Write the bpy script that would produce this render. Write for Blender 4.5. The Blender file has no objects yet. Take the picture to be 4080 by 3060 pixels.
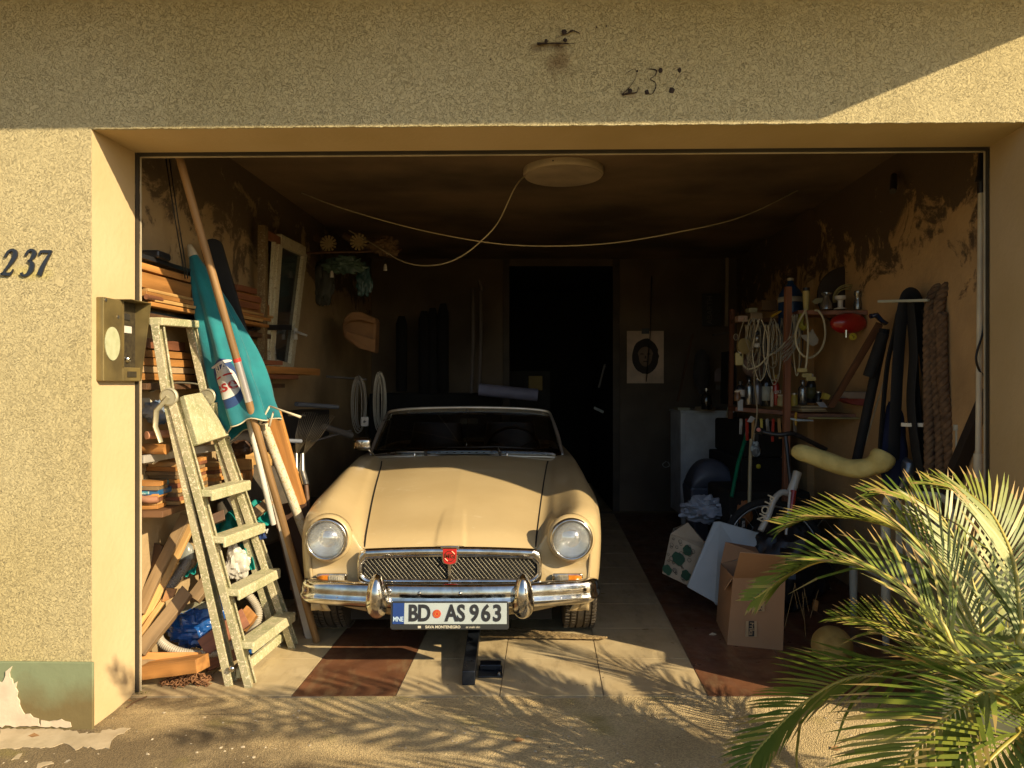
import bpy, math, random
import numpy as np
from mathutils import Vector, Matrix
V = Vector
R = random.Random(7)
SC = bpy.context.scene
COL = SC.collection

# ------------------------------------------------------------ camera, sky, sun
CAMZ = 1.34
FPX = 2950.0
cd = bpy.data.cameras.new('camera')
cd.sensor_width = 36.0
cd.lens = 36.0 * FPX / 4080.0
cd.clip_start = 0.05
cd.clip_end = 500
cam = bpy.data.objects.new('camera', cd)
COL.objects.link(cam)
cam.location = (0, 0, CAMZ)
cam.rotation_euler = (math.radians(90), 0, 0)
SC.camera = cam

SUNL = V((-1.4, 1.0, -0.90)).normalized()        # the way the light travels
w = bpy.data.worlds.new("World")
SC.world = w
w.use_nodes = True
nt = w.node_tree
sky = nt.nodes.new('ShaderNodeTexSky')
sky.sky_type = 'NISHITA'
sky.sun_disc = False
sky.sun_elevation = math.asin(-SUNL.z)
sky.sun_rotation = math.atan2(-SUNL.x, -SUNL.y)
bg = nt.nodes['Background']
nt.links.new(sky.outputs[0], bg.inputs[0])
bg.inputs[1].default_value = 0.10
sl = bpy.data.lights.new('sun', 'SUN')
sl.energy = 5.0
sl.angle = math.radians(0.5)
sl.color = (1.0, 0.81, 0.53)
so = bpy.data.objects.new('sun', sl)
COL.objects.link(so)
so.rotation_euler = SUNL.to_track_quat('-Z', 'Y').to_euler()
so.location = (6, -4, 6)
SC.view_settings.view_transform = 'Standard'
SC.view_settings.look = 'None'
SC.view_settings.exposure = 0.68
SC.view_settings.gamma = 1.0
SC.view_settings.use_curve_mapping = False
SC.cycles.max_bounces = 10
SC.cycles.diffuse_bounces = 6
SC.cycles.caustics_reflective = False
SC.cycles.caustics_refractive = False

def P(u, v, d):
    """world point at depth d seen at photo pixel (u, v)"""
    return V(((u - 2040) * d / FPX, d, CAMZ - (v - 1530) * d / FPX))

# ------------------------------------------------------------ materials
MATS = {}
def nn(t, typ, **kw):
    n = t.nodes.new(typ)
    for k, v in kw.items():
        setattr(n, k, v)
    return n
def M(name, col, rough=0.6, metal=0.0, col2=None, vs=6.0, bump=0.0, bs=60.0, stretch=None, coat=0.0,
      trans=0.0, alpha=1.0, rvar=0.0, ramp=(0.35, 0.65), detail=4.0, objvar=0.0, sheen=0.0, coords='Object', bdist=0.004):
    if name in MATS:
        return MATS[name]
    m = bpy.data.materials.new(name)
    m.use_nodes = True
    t = m.node_tree
    b = t.nodes['Principled BSDF']
    b.inputs['Roughness'].default_value = rough
    b.inputs['Metallic'].default_value = metal
    b.inputs['Coat Weight'].default_value = coat
    b.inputs['Transmission Weight'].default_value = trans
    b.inputs['Alpha'].default_value = alpha
    if sheen: b.inputs['Sheen Weight'].default_value = sheen
    tc = nn(t, 'ShaderNodeTexCoord')
    mp = nn(t, 'ShaderNodeMapping')
    t.links.new(tc.outputs[coords], mp.inputs[0])
    if stretch: mp.inputs['Scale'].default_value = stretch
    if col2 is None:
        col2 = tuple(c * 0.72 for c in col)
    oi = nn(t, 'ShaderNodeObjectInfo')
    ad = nn(t, 'ShaderNodeVectorMath', operation='ADD')
    ml = nn(t, 'ShaderNodeMath', operation='MULTIPLY')
    ml.inputs[1].default_value = 37.0
    t.links.new(oi.outputs['Random'], ml.inputs[0])
    t.links.new(mp.outputs[0], ad.inputs[0])
    t.links.new(ml.outputs[0], ad.inputs[1])
    no = nn(t, 'ShaderNodeTexNoise')
    no.inputs['Scale'].default_value = vs
    no.inputs['Detail'].default_value = detail
    t.links.new(ad.outputs[0], no.inputs['Vector'])
    rp = nn(t, 'ShaderNodeValToRGB')
    rp.color_ramp.elements[0].position = ramp[0]
    rp.color_ramp.elements[1].position = ramp[1]
    rp.color_ramp.elements[0].color = (*col2, 1)
    rp.color_ramp.elements[1].color = (*col, 1)
    t.links.new(no.outputs['Fac'], rp.inputs[0])
    out = rp.outputs[0]
    if objvar:
        hs = nn(t, 'ShaderNodeHueSaturation')
        mr = nn(t, 'ShaderNodeMapRange')
        mr.inputs['To Min'].default_value = 1 - objvar
        mr.inputs['To Max'].default_value = 1 + objvar
        t.links.new(oi.outputs['Random'], mr.inputs[0])
        t.links.new(mr.outputs[0], hs.inputs['Value'])
        t.links.new(out, hs.inputs['Color'])
        out = hs.outputs[0]
    t.links.new(out, b.inputs['Base Color'])
    if rvar:
        mr2 = nn(t, 'ShaderNodeMapRange')
        mr2.inputs['From Min'].default_value = 0.3
        mr2.inputs['From Max'].default_value = 0.7
        mr2.inputs['To Min'].default_value = max(0.02, rough - rvar)
        mr2.inputs['To Max'].default_value = rough + rvar
        n3 = nn(t, 'ShaderNodeTexNoise')
        n3.inputs['Scale'].default_value = vs * 2.3
        n3.inputs['Detail'].default_value = 6
        t.links.new(ad.outputs[0], n3.inputs['Vector'])
        t.links.new(n3.outputs['Fac'], mr2.inputs[0])
        t.links.new(mr2.outputs[0], b.inputs['Roughness'])
    if bump:
        n2 = nn(t, 'ShaderNodeTexNoise')
        n2.inputs['Scale'].default_value = bs
        n2.inputs['Detail'].default_value = 5
        t.links.new(ad.outputs[0], n2.inputs['Vector'])
        bp = nn(t, 'ShaderNodeBump')
        bp.inputs['Strength'].default_value = bump
        bp.inputs['Distance'].default_value = bdist
        t.links.new(n2.outputs['Fac'], bp.inputs['Height'])
        t.links.new(bp.outputs[0], b.inputs['Normal'])
    MATS[name] = m
    return m

def stucco():
    m = M('stucco', (0.54, 0.46, 0.25), 0.9, col2=(0.49, 0.405, 0.195), vs=1.3, detail=9, ramp=(.3, .62))
    t = m.node_tree
    b = t.nodes['Principled BSDF']
    tc = nn(t, 'ShaderNodeTexCoord')
    geo = nn(t, 'ShaderNodeNewGeometry')
    # domain-warped noise: short worm-like trowel marks
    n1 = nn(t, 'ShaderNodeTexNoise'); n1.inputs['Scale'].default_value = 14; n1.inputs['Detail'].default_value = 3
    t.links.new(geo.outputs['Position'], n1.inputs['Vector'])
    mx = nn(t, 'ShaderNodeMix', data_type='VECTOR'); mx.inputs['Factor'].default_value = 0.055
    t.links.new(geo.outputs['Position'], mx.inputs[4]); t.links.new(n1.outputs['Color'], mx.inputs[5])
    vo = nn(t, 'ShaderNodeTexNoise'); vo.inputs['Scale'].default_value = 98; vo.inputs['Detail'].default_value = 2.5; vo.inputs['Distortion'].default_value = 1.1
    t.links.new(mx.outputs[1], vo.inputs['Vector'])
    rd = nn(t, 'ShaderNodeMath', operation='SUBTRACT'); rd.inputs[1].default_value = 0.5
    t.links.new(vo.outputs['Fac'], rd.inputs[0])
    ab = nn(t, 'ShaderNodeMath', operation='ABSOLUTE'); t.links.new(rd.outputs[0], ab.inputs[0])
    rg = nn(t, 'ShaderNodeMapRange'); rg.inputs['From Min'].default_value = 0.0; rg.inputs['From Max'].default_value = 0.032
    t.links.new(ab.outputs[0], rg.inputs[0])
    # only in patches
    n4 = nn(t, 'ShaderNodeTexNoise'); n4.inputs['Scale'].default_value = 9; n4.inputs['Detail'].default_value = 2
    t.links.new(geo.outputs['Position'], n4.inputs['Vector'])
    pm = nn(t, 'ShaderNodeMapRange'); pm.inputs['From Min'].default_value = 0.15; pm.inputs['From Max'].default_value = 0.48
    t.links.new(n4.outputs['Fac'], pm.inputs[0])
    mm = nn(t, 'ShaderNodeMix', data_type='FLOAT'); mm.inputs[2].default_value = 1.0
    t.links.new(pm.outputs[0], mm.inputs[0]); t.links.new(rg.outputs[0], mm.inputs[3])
    n5 = nn(t, 'ShaderNodeTexNoise'); n5.inputs['Scale'].default_value = 120; n5.inputs['Detail'].default_value = 3
    t.links.new(geo.outputs['Position'], n5.inputs['Vector'])
    hm = nn(t, 'ShaderNodeMath', operation='MULTIPLY_ADD'); hm.inputs[1].default_value = 0.5
    t.links.new(n5.outputs['Fac'], hm.inputs[0]); t.links.new(mm.outputs[0], hm.inputs[2])
    bp = nn(t, 'ShaderNodeBump'); bp.inputs['Strength'].default_value = 0.85; bp.inputs['Distance'].default_value = 0.008
    t.links.new(hm.outputs[0], bp.inputs['Height']); t.links.new(bp.outputs[0], b.inputs['Normal'])
    # darker brown put into the colour of the trowel marks, and streaks washed down the wall
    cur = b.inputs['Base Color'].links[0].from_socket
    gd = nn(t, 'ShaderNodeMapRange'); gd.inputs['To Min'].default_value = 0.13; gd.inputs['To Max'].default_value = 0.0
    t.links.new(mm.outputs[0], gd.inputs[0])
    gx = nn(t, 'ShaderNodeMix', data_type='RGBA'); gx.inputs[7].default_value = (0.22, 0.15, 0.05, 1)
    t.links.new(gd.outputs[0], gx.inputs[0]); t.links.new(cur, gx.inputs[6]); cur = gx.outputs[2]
    ms = nn(t, 'ShaderNodeMapping'); ms.inputs['Scale'].default_value = (5.5, 5.5, .7); t.links.new(geo.outputs['Position'], ms.inputs[0])
    ns = nn(t, 'ShaderNodeTexNoise'); ns.inputs['Scale'].default_value = 1.6; ns.inputs['Detail'].default_value = 7; t.links.new(ms.outputs[0], ns.inputs['Vector'])
    rs = nn(t, 'ShaderNodeMapRange'); rs.inputs['From Min'].default_value = .55; rs.inputs['From Max'].default_value = .75; rs.inputs['To Max'].default_value = .16; t.links.new(ns.outputs['Fac'], rs.inputs[0])
    gs = nn(t, 'ShaderNodeMix', data_type='RGBA'); gs.inputs[7].default_value = (0.30, 0.24, 0.12, 1)
    t.links.new(rs.outputs[0], gs.inputs[0]); t.links.new(cur, gs.inputs[6]); cur = gs.outputs[2]
    # rust stain under the old lamp plate
    def blob(center, sx, sz, colr, amt):
        nonlocal cur
        s = nn(t, 'ShaderNodeVectorMath', operation='SUBTRACT'); s.inputs[1].default_value = center
        t.links.new(geo.outputs['Position'], s.inputs[0])
        q = nn(t, 'ShaderNodeVectorMath', operation='MULTIPLY'); q.inputs[1].default_value = (1 / sx, 0, 1 / sz)
        t.links.new(s.outputs[0], q.inputs[0])
        l = nn(t, 'ShaderNodeVectorMath', operation='LENGTH'); t.links.new(q.outputs[0], l.inputs[0])
        z = nn(t, 'ShaderNodeTexNoise'); z.inputs['Scale'].default_value = 16; z.inputs['Detail'].default_value = 6
        t.links.new(geo.outputs['Position'], z.inputs['Vector'])
        a = nn(t, 'ShaderNodeMath', operation='MULTIPLY_ADD'); a.inputs[1].default_value = 2.6
        t.links.new(z.outputs['Fac'], a.inputs[0]); t.links.new(l.outputs['Value'], a.inputs[2])
        r_ = nn(t, 'ShaderNodeMapRange'); r_.inputs['From Min'].default_value = 1.45; r_.inputs['From Max'].default_value = 2.5
        r_.inputs['To Min'].default_value = amt; r_.inputs['To Max'].default_value = 0
        t.links.new(a.outputs[0], r_.inputs[0])
        x = nn(t, 'ShaderNodeMix', data_type='RGBA'); x.inputs[7].default_value = (*colr, 1)
        t.links.new(r_.outputs[0], x.inputs[0]); t.links.new(cur, x.inputs[6])
        cur = x.outputs[2]
    blob(tuple(P(2225, 240, 2.86)), 0.055, 0.065, (0.20, 0.12, 0.045), 0.7)
    blob(tuple(P(2200, 180, 2.86)), 0.075, 0.022, (0.12, 0.065, 0.025), 0.85)
    blob(tuple(P(2510, 375, 2.86)), 0.03, 0.015, (0.25, 0.14, 0.06), 0.5)
    blob(tuple(P(100, 1090, 2.9)), 0.12, 0.03, (0.55, 0.46, 0.12), 0.6)
    t.links.new(cur, b.inputs['Base Color'])
    return m

def oldwall(name, base, dark, z0=1.9, amt=1.0, seed=0.0):
    """damp plaster: ochre with soot and mould patches that run down from the ceiling"""
    m = M(name, base, 0.92, col2=tuple(c * .62 for c in base), vs=2.4, detail=8, ramp=(0.3, 0.7))
    t = m.node_tree
    b = t.nodes['Principled BSDF']
    geo = nn(t, 'ShaderNodeNewGeometry')
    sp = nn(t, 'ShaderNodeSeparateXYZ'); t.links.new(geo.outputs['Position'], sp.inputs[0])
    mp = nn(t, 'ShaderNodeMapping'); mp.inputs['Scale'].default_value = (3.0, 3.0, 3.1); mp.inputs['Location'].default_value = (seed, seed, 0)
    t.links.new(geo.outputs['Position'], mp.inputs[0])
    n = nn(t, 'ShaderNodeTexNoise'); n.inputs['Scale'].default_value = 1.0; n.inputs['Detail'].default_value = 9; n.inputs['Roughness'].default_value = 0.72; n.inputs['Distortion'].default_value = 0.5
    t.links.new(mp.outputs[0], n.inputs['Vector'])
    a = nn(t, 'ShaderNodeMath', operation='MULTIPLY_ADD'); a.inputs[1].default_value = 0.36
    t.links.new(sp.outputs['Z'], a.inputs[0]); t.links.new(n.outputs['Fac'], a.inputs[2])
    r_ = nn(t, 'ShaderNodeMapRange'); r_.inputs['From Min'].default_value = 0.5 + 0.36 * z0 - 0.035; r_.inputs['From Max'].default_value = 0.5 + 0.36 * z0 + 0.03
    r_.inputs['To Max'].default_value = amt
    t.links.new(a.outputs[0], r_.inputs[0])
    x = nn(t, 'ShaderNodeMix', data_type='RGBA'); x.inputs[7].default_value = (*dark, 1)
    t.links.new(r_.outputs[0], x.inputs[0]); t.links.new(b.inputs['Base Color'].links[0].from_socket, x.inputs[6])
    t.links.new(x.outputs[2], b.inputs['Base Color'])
    n2 = nn(t, 'ShaderNodeTexNoise'); n2.inputs['Scale'].default_value = 26; n2.inputs['Detail'].default_value = 7
    t.links.new(geo.outputs['Position'], n2.inputs['Vector'])
    h = nn(t, 'ShaderNodeMath', operation='MULTIPLY_ADD'); h.inputs[1].default_value = -1.1
    t.links.new(r_.outputs[0], h.inputs[0]); t.links.new(n2.outputs['Fac'], h.inputs[2])
    bp = nn(t, 'ShaderNodeBump'); bp.inputs['Strength'].default_value = 0.6; bp.inputs['Distance'].default_value = 0.008
    t.links.new(h.outputs[0], bp.inputs['Height']); t.links.new(bp.outputs[0], b.inputs['Normal'])
    return m

def ground_mat():
    m = M('rough_concrete', (0.58, 0.445, 0.22), 0.95, col2=(0.45, 0.33, 0.15), vs=3.0, detail=8)
    t = m.node_tree
    b = t.nodes['Principled BSDF']
    geo = nn(t, 'ShaderNodeNewGeometry')
    sp = nn(t, 'ShaderNodeSeparateXYZ'); t.links.new(geo.outputs['Position'], sp.inputs[0])
    cur = b.inputs['Base Color'].links[0].from_socket
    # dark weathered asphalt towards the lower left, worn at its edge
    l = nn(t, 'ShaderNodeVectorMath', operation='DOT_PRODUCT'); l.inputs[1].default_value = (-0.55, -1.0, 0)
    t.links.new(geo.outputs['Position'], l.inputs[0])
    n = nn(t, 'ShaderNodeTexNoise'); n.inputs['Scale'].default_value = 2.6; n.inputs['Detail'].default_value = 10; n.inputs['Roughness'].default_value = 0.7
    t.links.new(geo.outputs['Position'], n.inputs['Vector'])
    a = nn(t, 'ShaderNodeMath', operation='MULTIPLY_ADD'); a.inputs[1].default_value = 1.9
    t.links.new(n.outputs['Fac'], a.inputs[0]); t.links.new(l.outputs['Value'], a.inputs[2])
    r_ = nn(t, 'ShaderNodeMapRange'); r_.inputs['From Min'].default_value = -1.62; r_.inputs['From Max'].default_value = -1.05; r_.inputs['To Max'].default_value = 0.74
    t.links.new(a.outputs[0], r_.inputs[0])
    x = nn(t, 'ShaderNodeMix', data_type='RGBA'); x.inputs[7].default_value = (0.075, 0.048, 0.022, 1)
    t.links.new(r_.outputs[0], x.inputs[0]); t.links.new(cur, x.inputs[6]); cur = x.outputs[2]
    # aggregate speckle
    v = nn(t, 'ShaderNodeTexVoronoi'); v.inputs['Scale'].default_value = 210
    t.links.new(geo.outputs['Position'], v.inputs['Vector'])
    hs = nn(t, 'ShaderNodeHueSaturation'); hs.inputs['Saturation'].default_value = 0.95
    mr = nn(t, 'ShaderNodeMapRange'); mr.inputs['To Min'].default_value = 0.72; mr.inputs['To Max'].default_value = 1.22
    sc = nn(t, 'ShaderNodeSeparateColor'); t.links.new(v.outputs['Color'], sc.inputs[0]); t.links.new(sc.outputs[0], mr.inputs[0])
    t.links.new(mr.outputs[0], hs.inputs['Value']); t.links.new(cur, hs.inputs['Color']); cur = hs.outputs[0]
    # moss tint and pale lime/paint crumbs
    n6 = nn(t, 'ShaderNodeTexNoise'); n6.inputs['Scale'].default_value = 4.2; n6.inputs['Detail'].default_value = 6
    mp = nn(t, 'ShaderNodeMapping'); mp.inputs['Location'].default_value = (4.1, 2.2, 0); t.links.new(geo.outputs['Position'], mp.inputs[0]); t.links.new(mp.outputs[0], n6.inputs['Vector'])
    g1 = nn(t, 'ShaderNodeMapRange'); g1.inputs['From Min'].default_value = 0.58; g1.inputs['From Max'].default_value = 0.72; g1.inputs['To Max'].default_value = 0.55
    t.links.new(n6.outputs['Fac'], g1.inputs[0])
    x2 = nn(t, 'ShaderNodeMix', data_type='RGBA'); x2.inputs[7].default_value = (0.26, 0.22, 0.05, 1)
    t.links.new(g1.outputs[0], x2.inputs[0]); t.links.new(cur, x2.inputs[6]); cur = x2.outputs[2]
    n7 = nn(t, 'ShaderNodeTexNoise'); n7.inputs['Scale'].default_value = 13; n7.inputs['Detail'].default_value = 3
    t.links.new(geo.outputs['Position'], n7.inputs['Vector'])
    g2 = nn(t, 'ShaderNodeMapRange'); g2.inputs['From Min'].default_value = 0.715; g2.inputs['From Max'].default_value = 0.735; g2.inputs['To Max'].default_value = 0.7
    t.links.new(n7.outputs['Fac'], g2.inputs[0])
    x3 = nn(t, 'ShaderNodeMix', data_type='RGBA'); x3.inputs[7].default_value = (0.6, 0.52, 0.38, 1)
    t.links.new(g2.outputs[0], x3.inputs[0]); t.links.new(cur, x3.inputs[6]); cur = x3.outputs[2]
    t.links.new(cur, b.inputs['Base Color'])
    n2 = nn(t, 'ShaderNodeTexNoise'); n2.inputs['Scale'].default_value = 95; n2.inputs['Detail'].default_value = 4
    t.links.new(geo.outputs['Position'], n2.inputs['Vector'])
    ha = nn(t, 'ShaderNodeMath', operation='ADD'); t.links.new(n2.outputs['Fac'], ha.inputs[0]); t.links.new(v.outputs['Distance'], ha.inputs[1])
    bp = nn(t, 'ShaderNodeBump'); bp.inputs['Strength'].default_value = 0.8; bp.inputs['Distance'].default_value = 0.0045
    t.links.new(ha.outputs[0], bp.inputs['Height']); t.links.new(bp.outputs[0], b.inputs['Normal'])
    return m

# ------------------------------------------------------------ mesh builder
def catmull(pts, n):
    """smooth polyline through pts (list of Vectors), n steps per span"""
    pts = [V(p) for p in pts]
    out = []
    L = len(pts)
    for i in range(L - 1):
        p0 = pts[max(0, i - 1)]; p1 = pts[i]; p2 = pts[i + 1]; p3 = pts[min(L - 1, i + 2)]
        for k in range(n):
            s = k / n
            out.append(0.5 * ((2 * p1) + (p2 - p0) * s + (2 * p0 - 5 * p1 + 4 * p2 - p3) * s * s + (3 * p1 - p0 - 3 * p2 + p3) * s ** 3))
    out.append(pts[-1])
    return out

def frame(d, up=V((0, 0, 1))):
    d = d.normalized()
    s = up.cross(d)
    if s.length < 1e-4: s = V((1, 0, 0)).cross(d)
    if s.length < 1e-4: s = V((0, 1, 0)).cross(d)
    s.normalize()
    return d, s, d.cross(s)

def jag(pts, step, amp, rng):
    """ragged outline: subdivide a 2-D polygon and jitter it"""
    out = []
    n = len(pts)
    for i in range(n):
        a, b = pts[i], pts[(i + 1) % n]
        L = math.hypot(b[0] - a[0], b[1] - a[1]); k = max(1, int(L / step))
        for j in range(k):
            t = j / k
            q = 0 if j == 0 else amp
            out.append((a[0] + (b[0] - a[0]) * t + rng.uniform(-q, q), a[1] + (b[1] - a[1]) * t + rng.uniform(-q, q)))
    return out

class MB:
    def __init__(self):
        self.v = []; self.f = []; self.m = []
    def add(self, vs, fs, mi=0):
        o = len(self.v)
        self.v += [V(p) for p in vs]
        self.f += [tuple(i + o for i in f) for f in fs]
        self.m += [mi] * len(fs)
        return self
    def box(self, lo, hi, mi=0):
        x0, y0, z0 = lo; x1, y1, z1 = hi
        return self.hexa([(x0, y0, z0), (x1, y0, z0), (x1, y1, z0), (x0, y1, z0), (x0, y0, z1), (x1, y0, z1), (x1, y1, z1), (x0, y1, z1)], mi)
    def hexa(self, p, mi=0):
        return self.add(p, [(3, 2, 1, 0), (4, 5, 6, 7), (0, 1, 5, 4), (1, 2, 6, 5), (2, 3, 7, 6), (3, 0, 4, 7)], mi)
    def slab(self, poly, n, mi=0):
        """polygon given thickness vector n"""
        k = len(poly); n = V(n); poly = [V(p) for p in poly]
        vs = poly + [p + n for p in poly]
        fs = [tuple(range(k - 1, -1, -1)), tuple(range(k, 2 * k))] + [(i, (i + 1) % k, k + (i + 1) % k, k + i) for i in range(k)]
        return self.add(vs, fs, mi)
    def beam(self, a, b, w_, h_, up=V((0, 0, 1)), mi=0, taper=1.0):
        a = V(a); b = V(b)
        d, s, u = frame(b - a, up)
        vs = []
        for p, q in ((a, 1.0), (b, taper)):
            for i, j in ((-1, -1), (1, -1), (1, 1), (-1, 1)):
                vs.append(p + s * (i * w_ * q / 2) + u * (j * h_ * q / 2))
        return self.add(vs, [(3, 2, 1, 0), (4, 5, 6, 7), (0, 1, 5, 4), (1, 2, 6, 5), (2, 3, 7, 6), (3, 0, 4, 7)], mi)
    def tube(self, pts, r, n=8, cap=True, mi=0, closed=False, flat=1.0):
        pts = [V(p) for p in pts]
        L = len(pts)
        rs = r if isinstance(r, (list, tuple)) else [r] * L
        o = len(self.v)
        s = None
        for i in range(L):
            if closed: d = pts[(i + 1) % L] - pts[i - 1]
            else: d = pts[min(L - 1, i + 1)] - pts[max(0, i - 1)]
            if d.length < 1e-7: d = V((0, 0, 1))
            d.normalize()
            if s is None:
                _, s, _ = frame(d)
            else:
                s = s - d * s.dot(d)
                if s.length < 1e-5: _, s, _ = frame(d)
                s.normalize()
            u = d.cross(s)
            for k in range(n):
                a = 2 * math.pi * k / n
                self.v.append(pts[i] + (s * math.cos(a) + u * math.sin(a) * flat) * rs[i])
        LL = L if closed else L - 1
        for i in range(LL):
            for k in range(n):
                a0 = o + i * n + k; a1 = o + i * n + (k + 1) % n
                j = (i + 1) % L
                self.f.append((a0, a1, o + j * n + (k + 1) % n, o + j * n + k)); self.m.append(mi)
        if cap and not closed:
            self.f.append(tuple(o + k for k in range(n - 1, -1, -1))); self.m.append(mi)
            self.f.append(tuple(o + (L - 1) * n + k for k in range(n))); self.m.append(mi)
        return self
    def cyl(self, a, b, r, n=20, mi=0, r2=None):
        return self.tube([a, b], [r, r if r2 is None else r2], n, True, mi)
    def lathe(self, c, axis, prof, n=28, mi=0, up=V((0, 0, 1)), sx=1.0):
        """prof: (radius, distance along axis)"""
        c = V(c); d, s, u = frame(V(axis), up)
        o = len(self.v)
        for r_, h in prof:
            for k in range(n):
                a = 2 * math.pi * k / n
                self.v.append(c + d * h + (s * math.cos(a) * sx + u * math.sin(a)) * r_)
        for i in range(len(prof) - 1):
            for k in range(n):
                self.f.append((o + i * n + k, o + i * n + (k + 1) % n, o + (i + 1) * n + (k + 1) % n, o + (i + 1) * n + k)); self.m.append(mi)
        if prof[0][0] > 1e-6: self.f.append(tuple(o + k for k in range(n - 1, -1, -1))); self.m.append(mi)
        if prof[-1][0] > 1e-6:
            q = o + (len(prof) - 1) * n
            self.f.append(tuple(q + k for k in range(n))); self.m.append(mi)
        return self
    def sphere(self, c, r, sc=(1, 1, 1), n=16, mi=0, wob=0.0, seed=1):
        rr = random.Random(seed); c = V(c); o = len(self.v)
        k2 = n // 2
        for i in range(k2 + 1):
            t = math.pi * i / k2
            for k in range(n):
                a = 2 * math.pi * k / n
                q = 1 + (rr.uniform(-wob, wob) if 0 < i < k2 else 0)
                self.v.append(c + V((math.sin(t) * math.cos(a) * sc[0], math.sin(t) * math.sin(a) * sc[1], math.cos(t) * sc[2])) * r * q)
        for i in range(k2):
            for k in range(n):
                self.f.append((o + i * n + k, o + (i + 1) * n + k, o + (i + 1) * n + (k + 1) % n, o + i * n + (k + 1) % n)); self.m.append(mi)
        return self
    def grid(self, fn, nu, nv, mi=0, closeu=False):
        o = len(self.v)
        for i in range(nu + (0 if closeu else 1)):
            for j in range(nv + 1):
                self.v.append(V(fn(i / nu, j / nv)))
        mm = nu if closeu else nu + 1
        for i in range(nu):
            for j in range(nv):
                a = o + i * (nv + 1) + j; b_ = o + ((i + 1) % mm) * (nv + 1) + j
                self.f.append((a, b_, b_ + 1, a + 1)); self.m.append(mi)
        return self
    def leaf(self, a, d, n, L, w_, mi=0, bend=0.0, tip=None):
        a = V(a); d = V(d).normalized(); s = V(n).cross(d)
        if s.length < 1e-4: s = V((1, 0, 0))
        s.normalize(); n = d.cross(s)
        vs = []
        for t, ww in ((0, .35), (.3, 1), (.7, .75), (1, .02)):
            c = a + d * (L * t) + n * (bend * L * t * t)
            vs += [c - s * (w_ * ww / 2), c + s * (w_ * ww / 2)]
        self.add(vs, [(0, 1, 3, 2), (2, 3, 5, 4), (4, 5, 7, 6)], mi)
        if tip is not None: self.m[-1] = tip
        return self
    def build(self, name, mat, parent=None, smooth=None, bevel=0.0, solid=0.0, sub=0, origin=None):
        vs = self.v
        if origin is None:
            lo = [min(p[i] for p in vs) for i in range(3)]; hi = [max(p[i] for p in vs) for i in range(3)]
            origin = V(((lo[0] + hi[0]) / 2, (lo[1] + hi[1]) / 2, lo[2]))
        me = bpy.data.meshes.new(name)
        me.from_pydata([tuple(p - origin) for p in vs], [], self.f)
        mats = mat if isinstance(mat, (list, tuple)) else [mat]
        for x in mats: me.materials.append(x)
        if len(mats) > 1:
            me.polygons.foreach_set('material_index', self.m)
        me.validate()
        me.update()
        if smooth is not None:
            me.polygons.foreach_set('use_smooth', [True] * len(me.polygons))
            if smooth < 180:
                me.set_sharp_from_angle(angle=math.radians(smooth))
        o = bpy.data.objects.new(name, me)
        COL.objects.link(o)
        o['wloc'] = tuple(origin)
        if parent is not None:
            o.parent = parent
            o.location = origin - V(parent['wloc'])
        else:
            o.location = origin
        if bevel:
            bm = o.modifiers.new('bevel', 'BEVEL'); bm.width = bevel; bm.segments = 2; bm.limit_method = 'ANGLE'; bm.angle_limit = math.radians(40)
        if solid:
            sm = o.modifiers.new('solid', 'SOLIDIFY'); sm.thickness = solid; sm.offset = 0
        if sub:
            ss = o.modifiers.new('sub', 'SUBSURF'); ss.levels = sub; ss.render_levels = sub
        return o

def tag(o, label=None, cat=None, group=None, kind=None):
    if label: o['label'] = label
    if cat: o['category'] = cat
    if group: o['group'] = group
    if kind: o['kind'] = kind
    return o
def thing(name, loc, label, cat, group=None):
    o = bpy.data.objects.new(name, None)
    COL.objects.link(o)
    o.location = loc; o['wloc'] = tuple(loc)
    o.empty_display_size = 0.1
    return tag(o, label, cat, group)
def beamobj(name, a, b, w_, h_, mat, parent=None, up=V((0, 0, 1)), bevel=0.002, taper=1.0, rnd=False, cut=0.0):
    """one board/rod whose local X runs along it (so wood grain follows it)"""
    a = V(a); b = V(b); L = (b - a).length
    d, s, u = frame(b - a, up)
    mb = MB()
    if rnd:
        mb.tube([V((L * i / 6, 0, 0)) for i in range(7)], [w_ / 2 * (1 + (taper - 1) * i / 6) for i in range(7)], 12)
    else:
        nseg = 4
        for i in range(nseg + 1):
            q = 1 + (taper - 1) * i / nseg
            jj = R.uniform(-1, 1) * 0.0012
            for y, z in ((-1, -1), (1, -1), (1, 1), (-1, 1)):
                xx = L * i / nseg
                if i == nseg: xx -= cut * (1 - y) / 2
                if i == 0: xx += cut * 0.3 * (1 + y) / 2
                mb.v.append(V((xx, y * w_ * q / 2 + jj, z * h_ * q / 2 + jj)))
        for i in range(nseg):
            for k in range(4):
                mb.f.append((i * 4 + k, i * 4 + (k + 1) % 4, (i + 1) * 4 + (k + 1) % 4, (i + 1) * 4 + k))
        mb.f += [(3, 2, 1, 0), tuple(nseg * 4 + k for k in range(4))]
        mb.m = [0] * len(mb.f)
    o = mb.build(name, mat, None, smooth=40 if rnd else None, bevel=0 if rnd else bevel, origin=V((0, 0, 0)))
    rot = Matrix((d, s, u)).transposed().to_4x4()
    if parent is not None:
        o.parent = parent
        o.matrix_local = Matrix.Translation(a - V(parent['wloc'])) @ rot
    else:
        o.matrix_world = Matrix.Translation(a) @ rot
    o['wloc'] = tuple(a)
    return o
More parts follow.
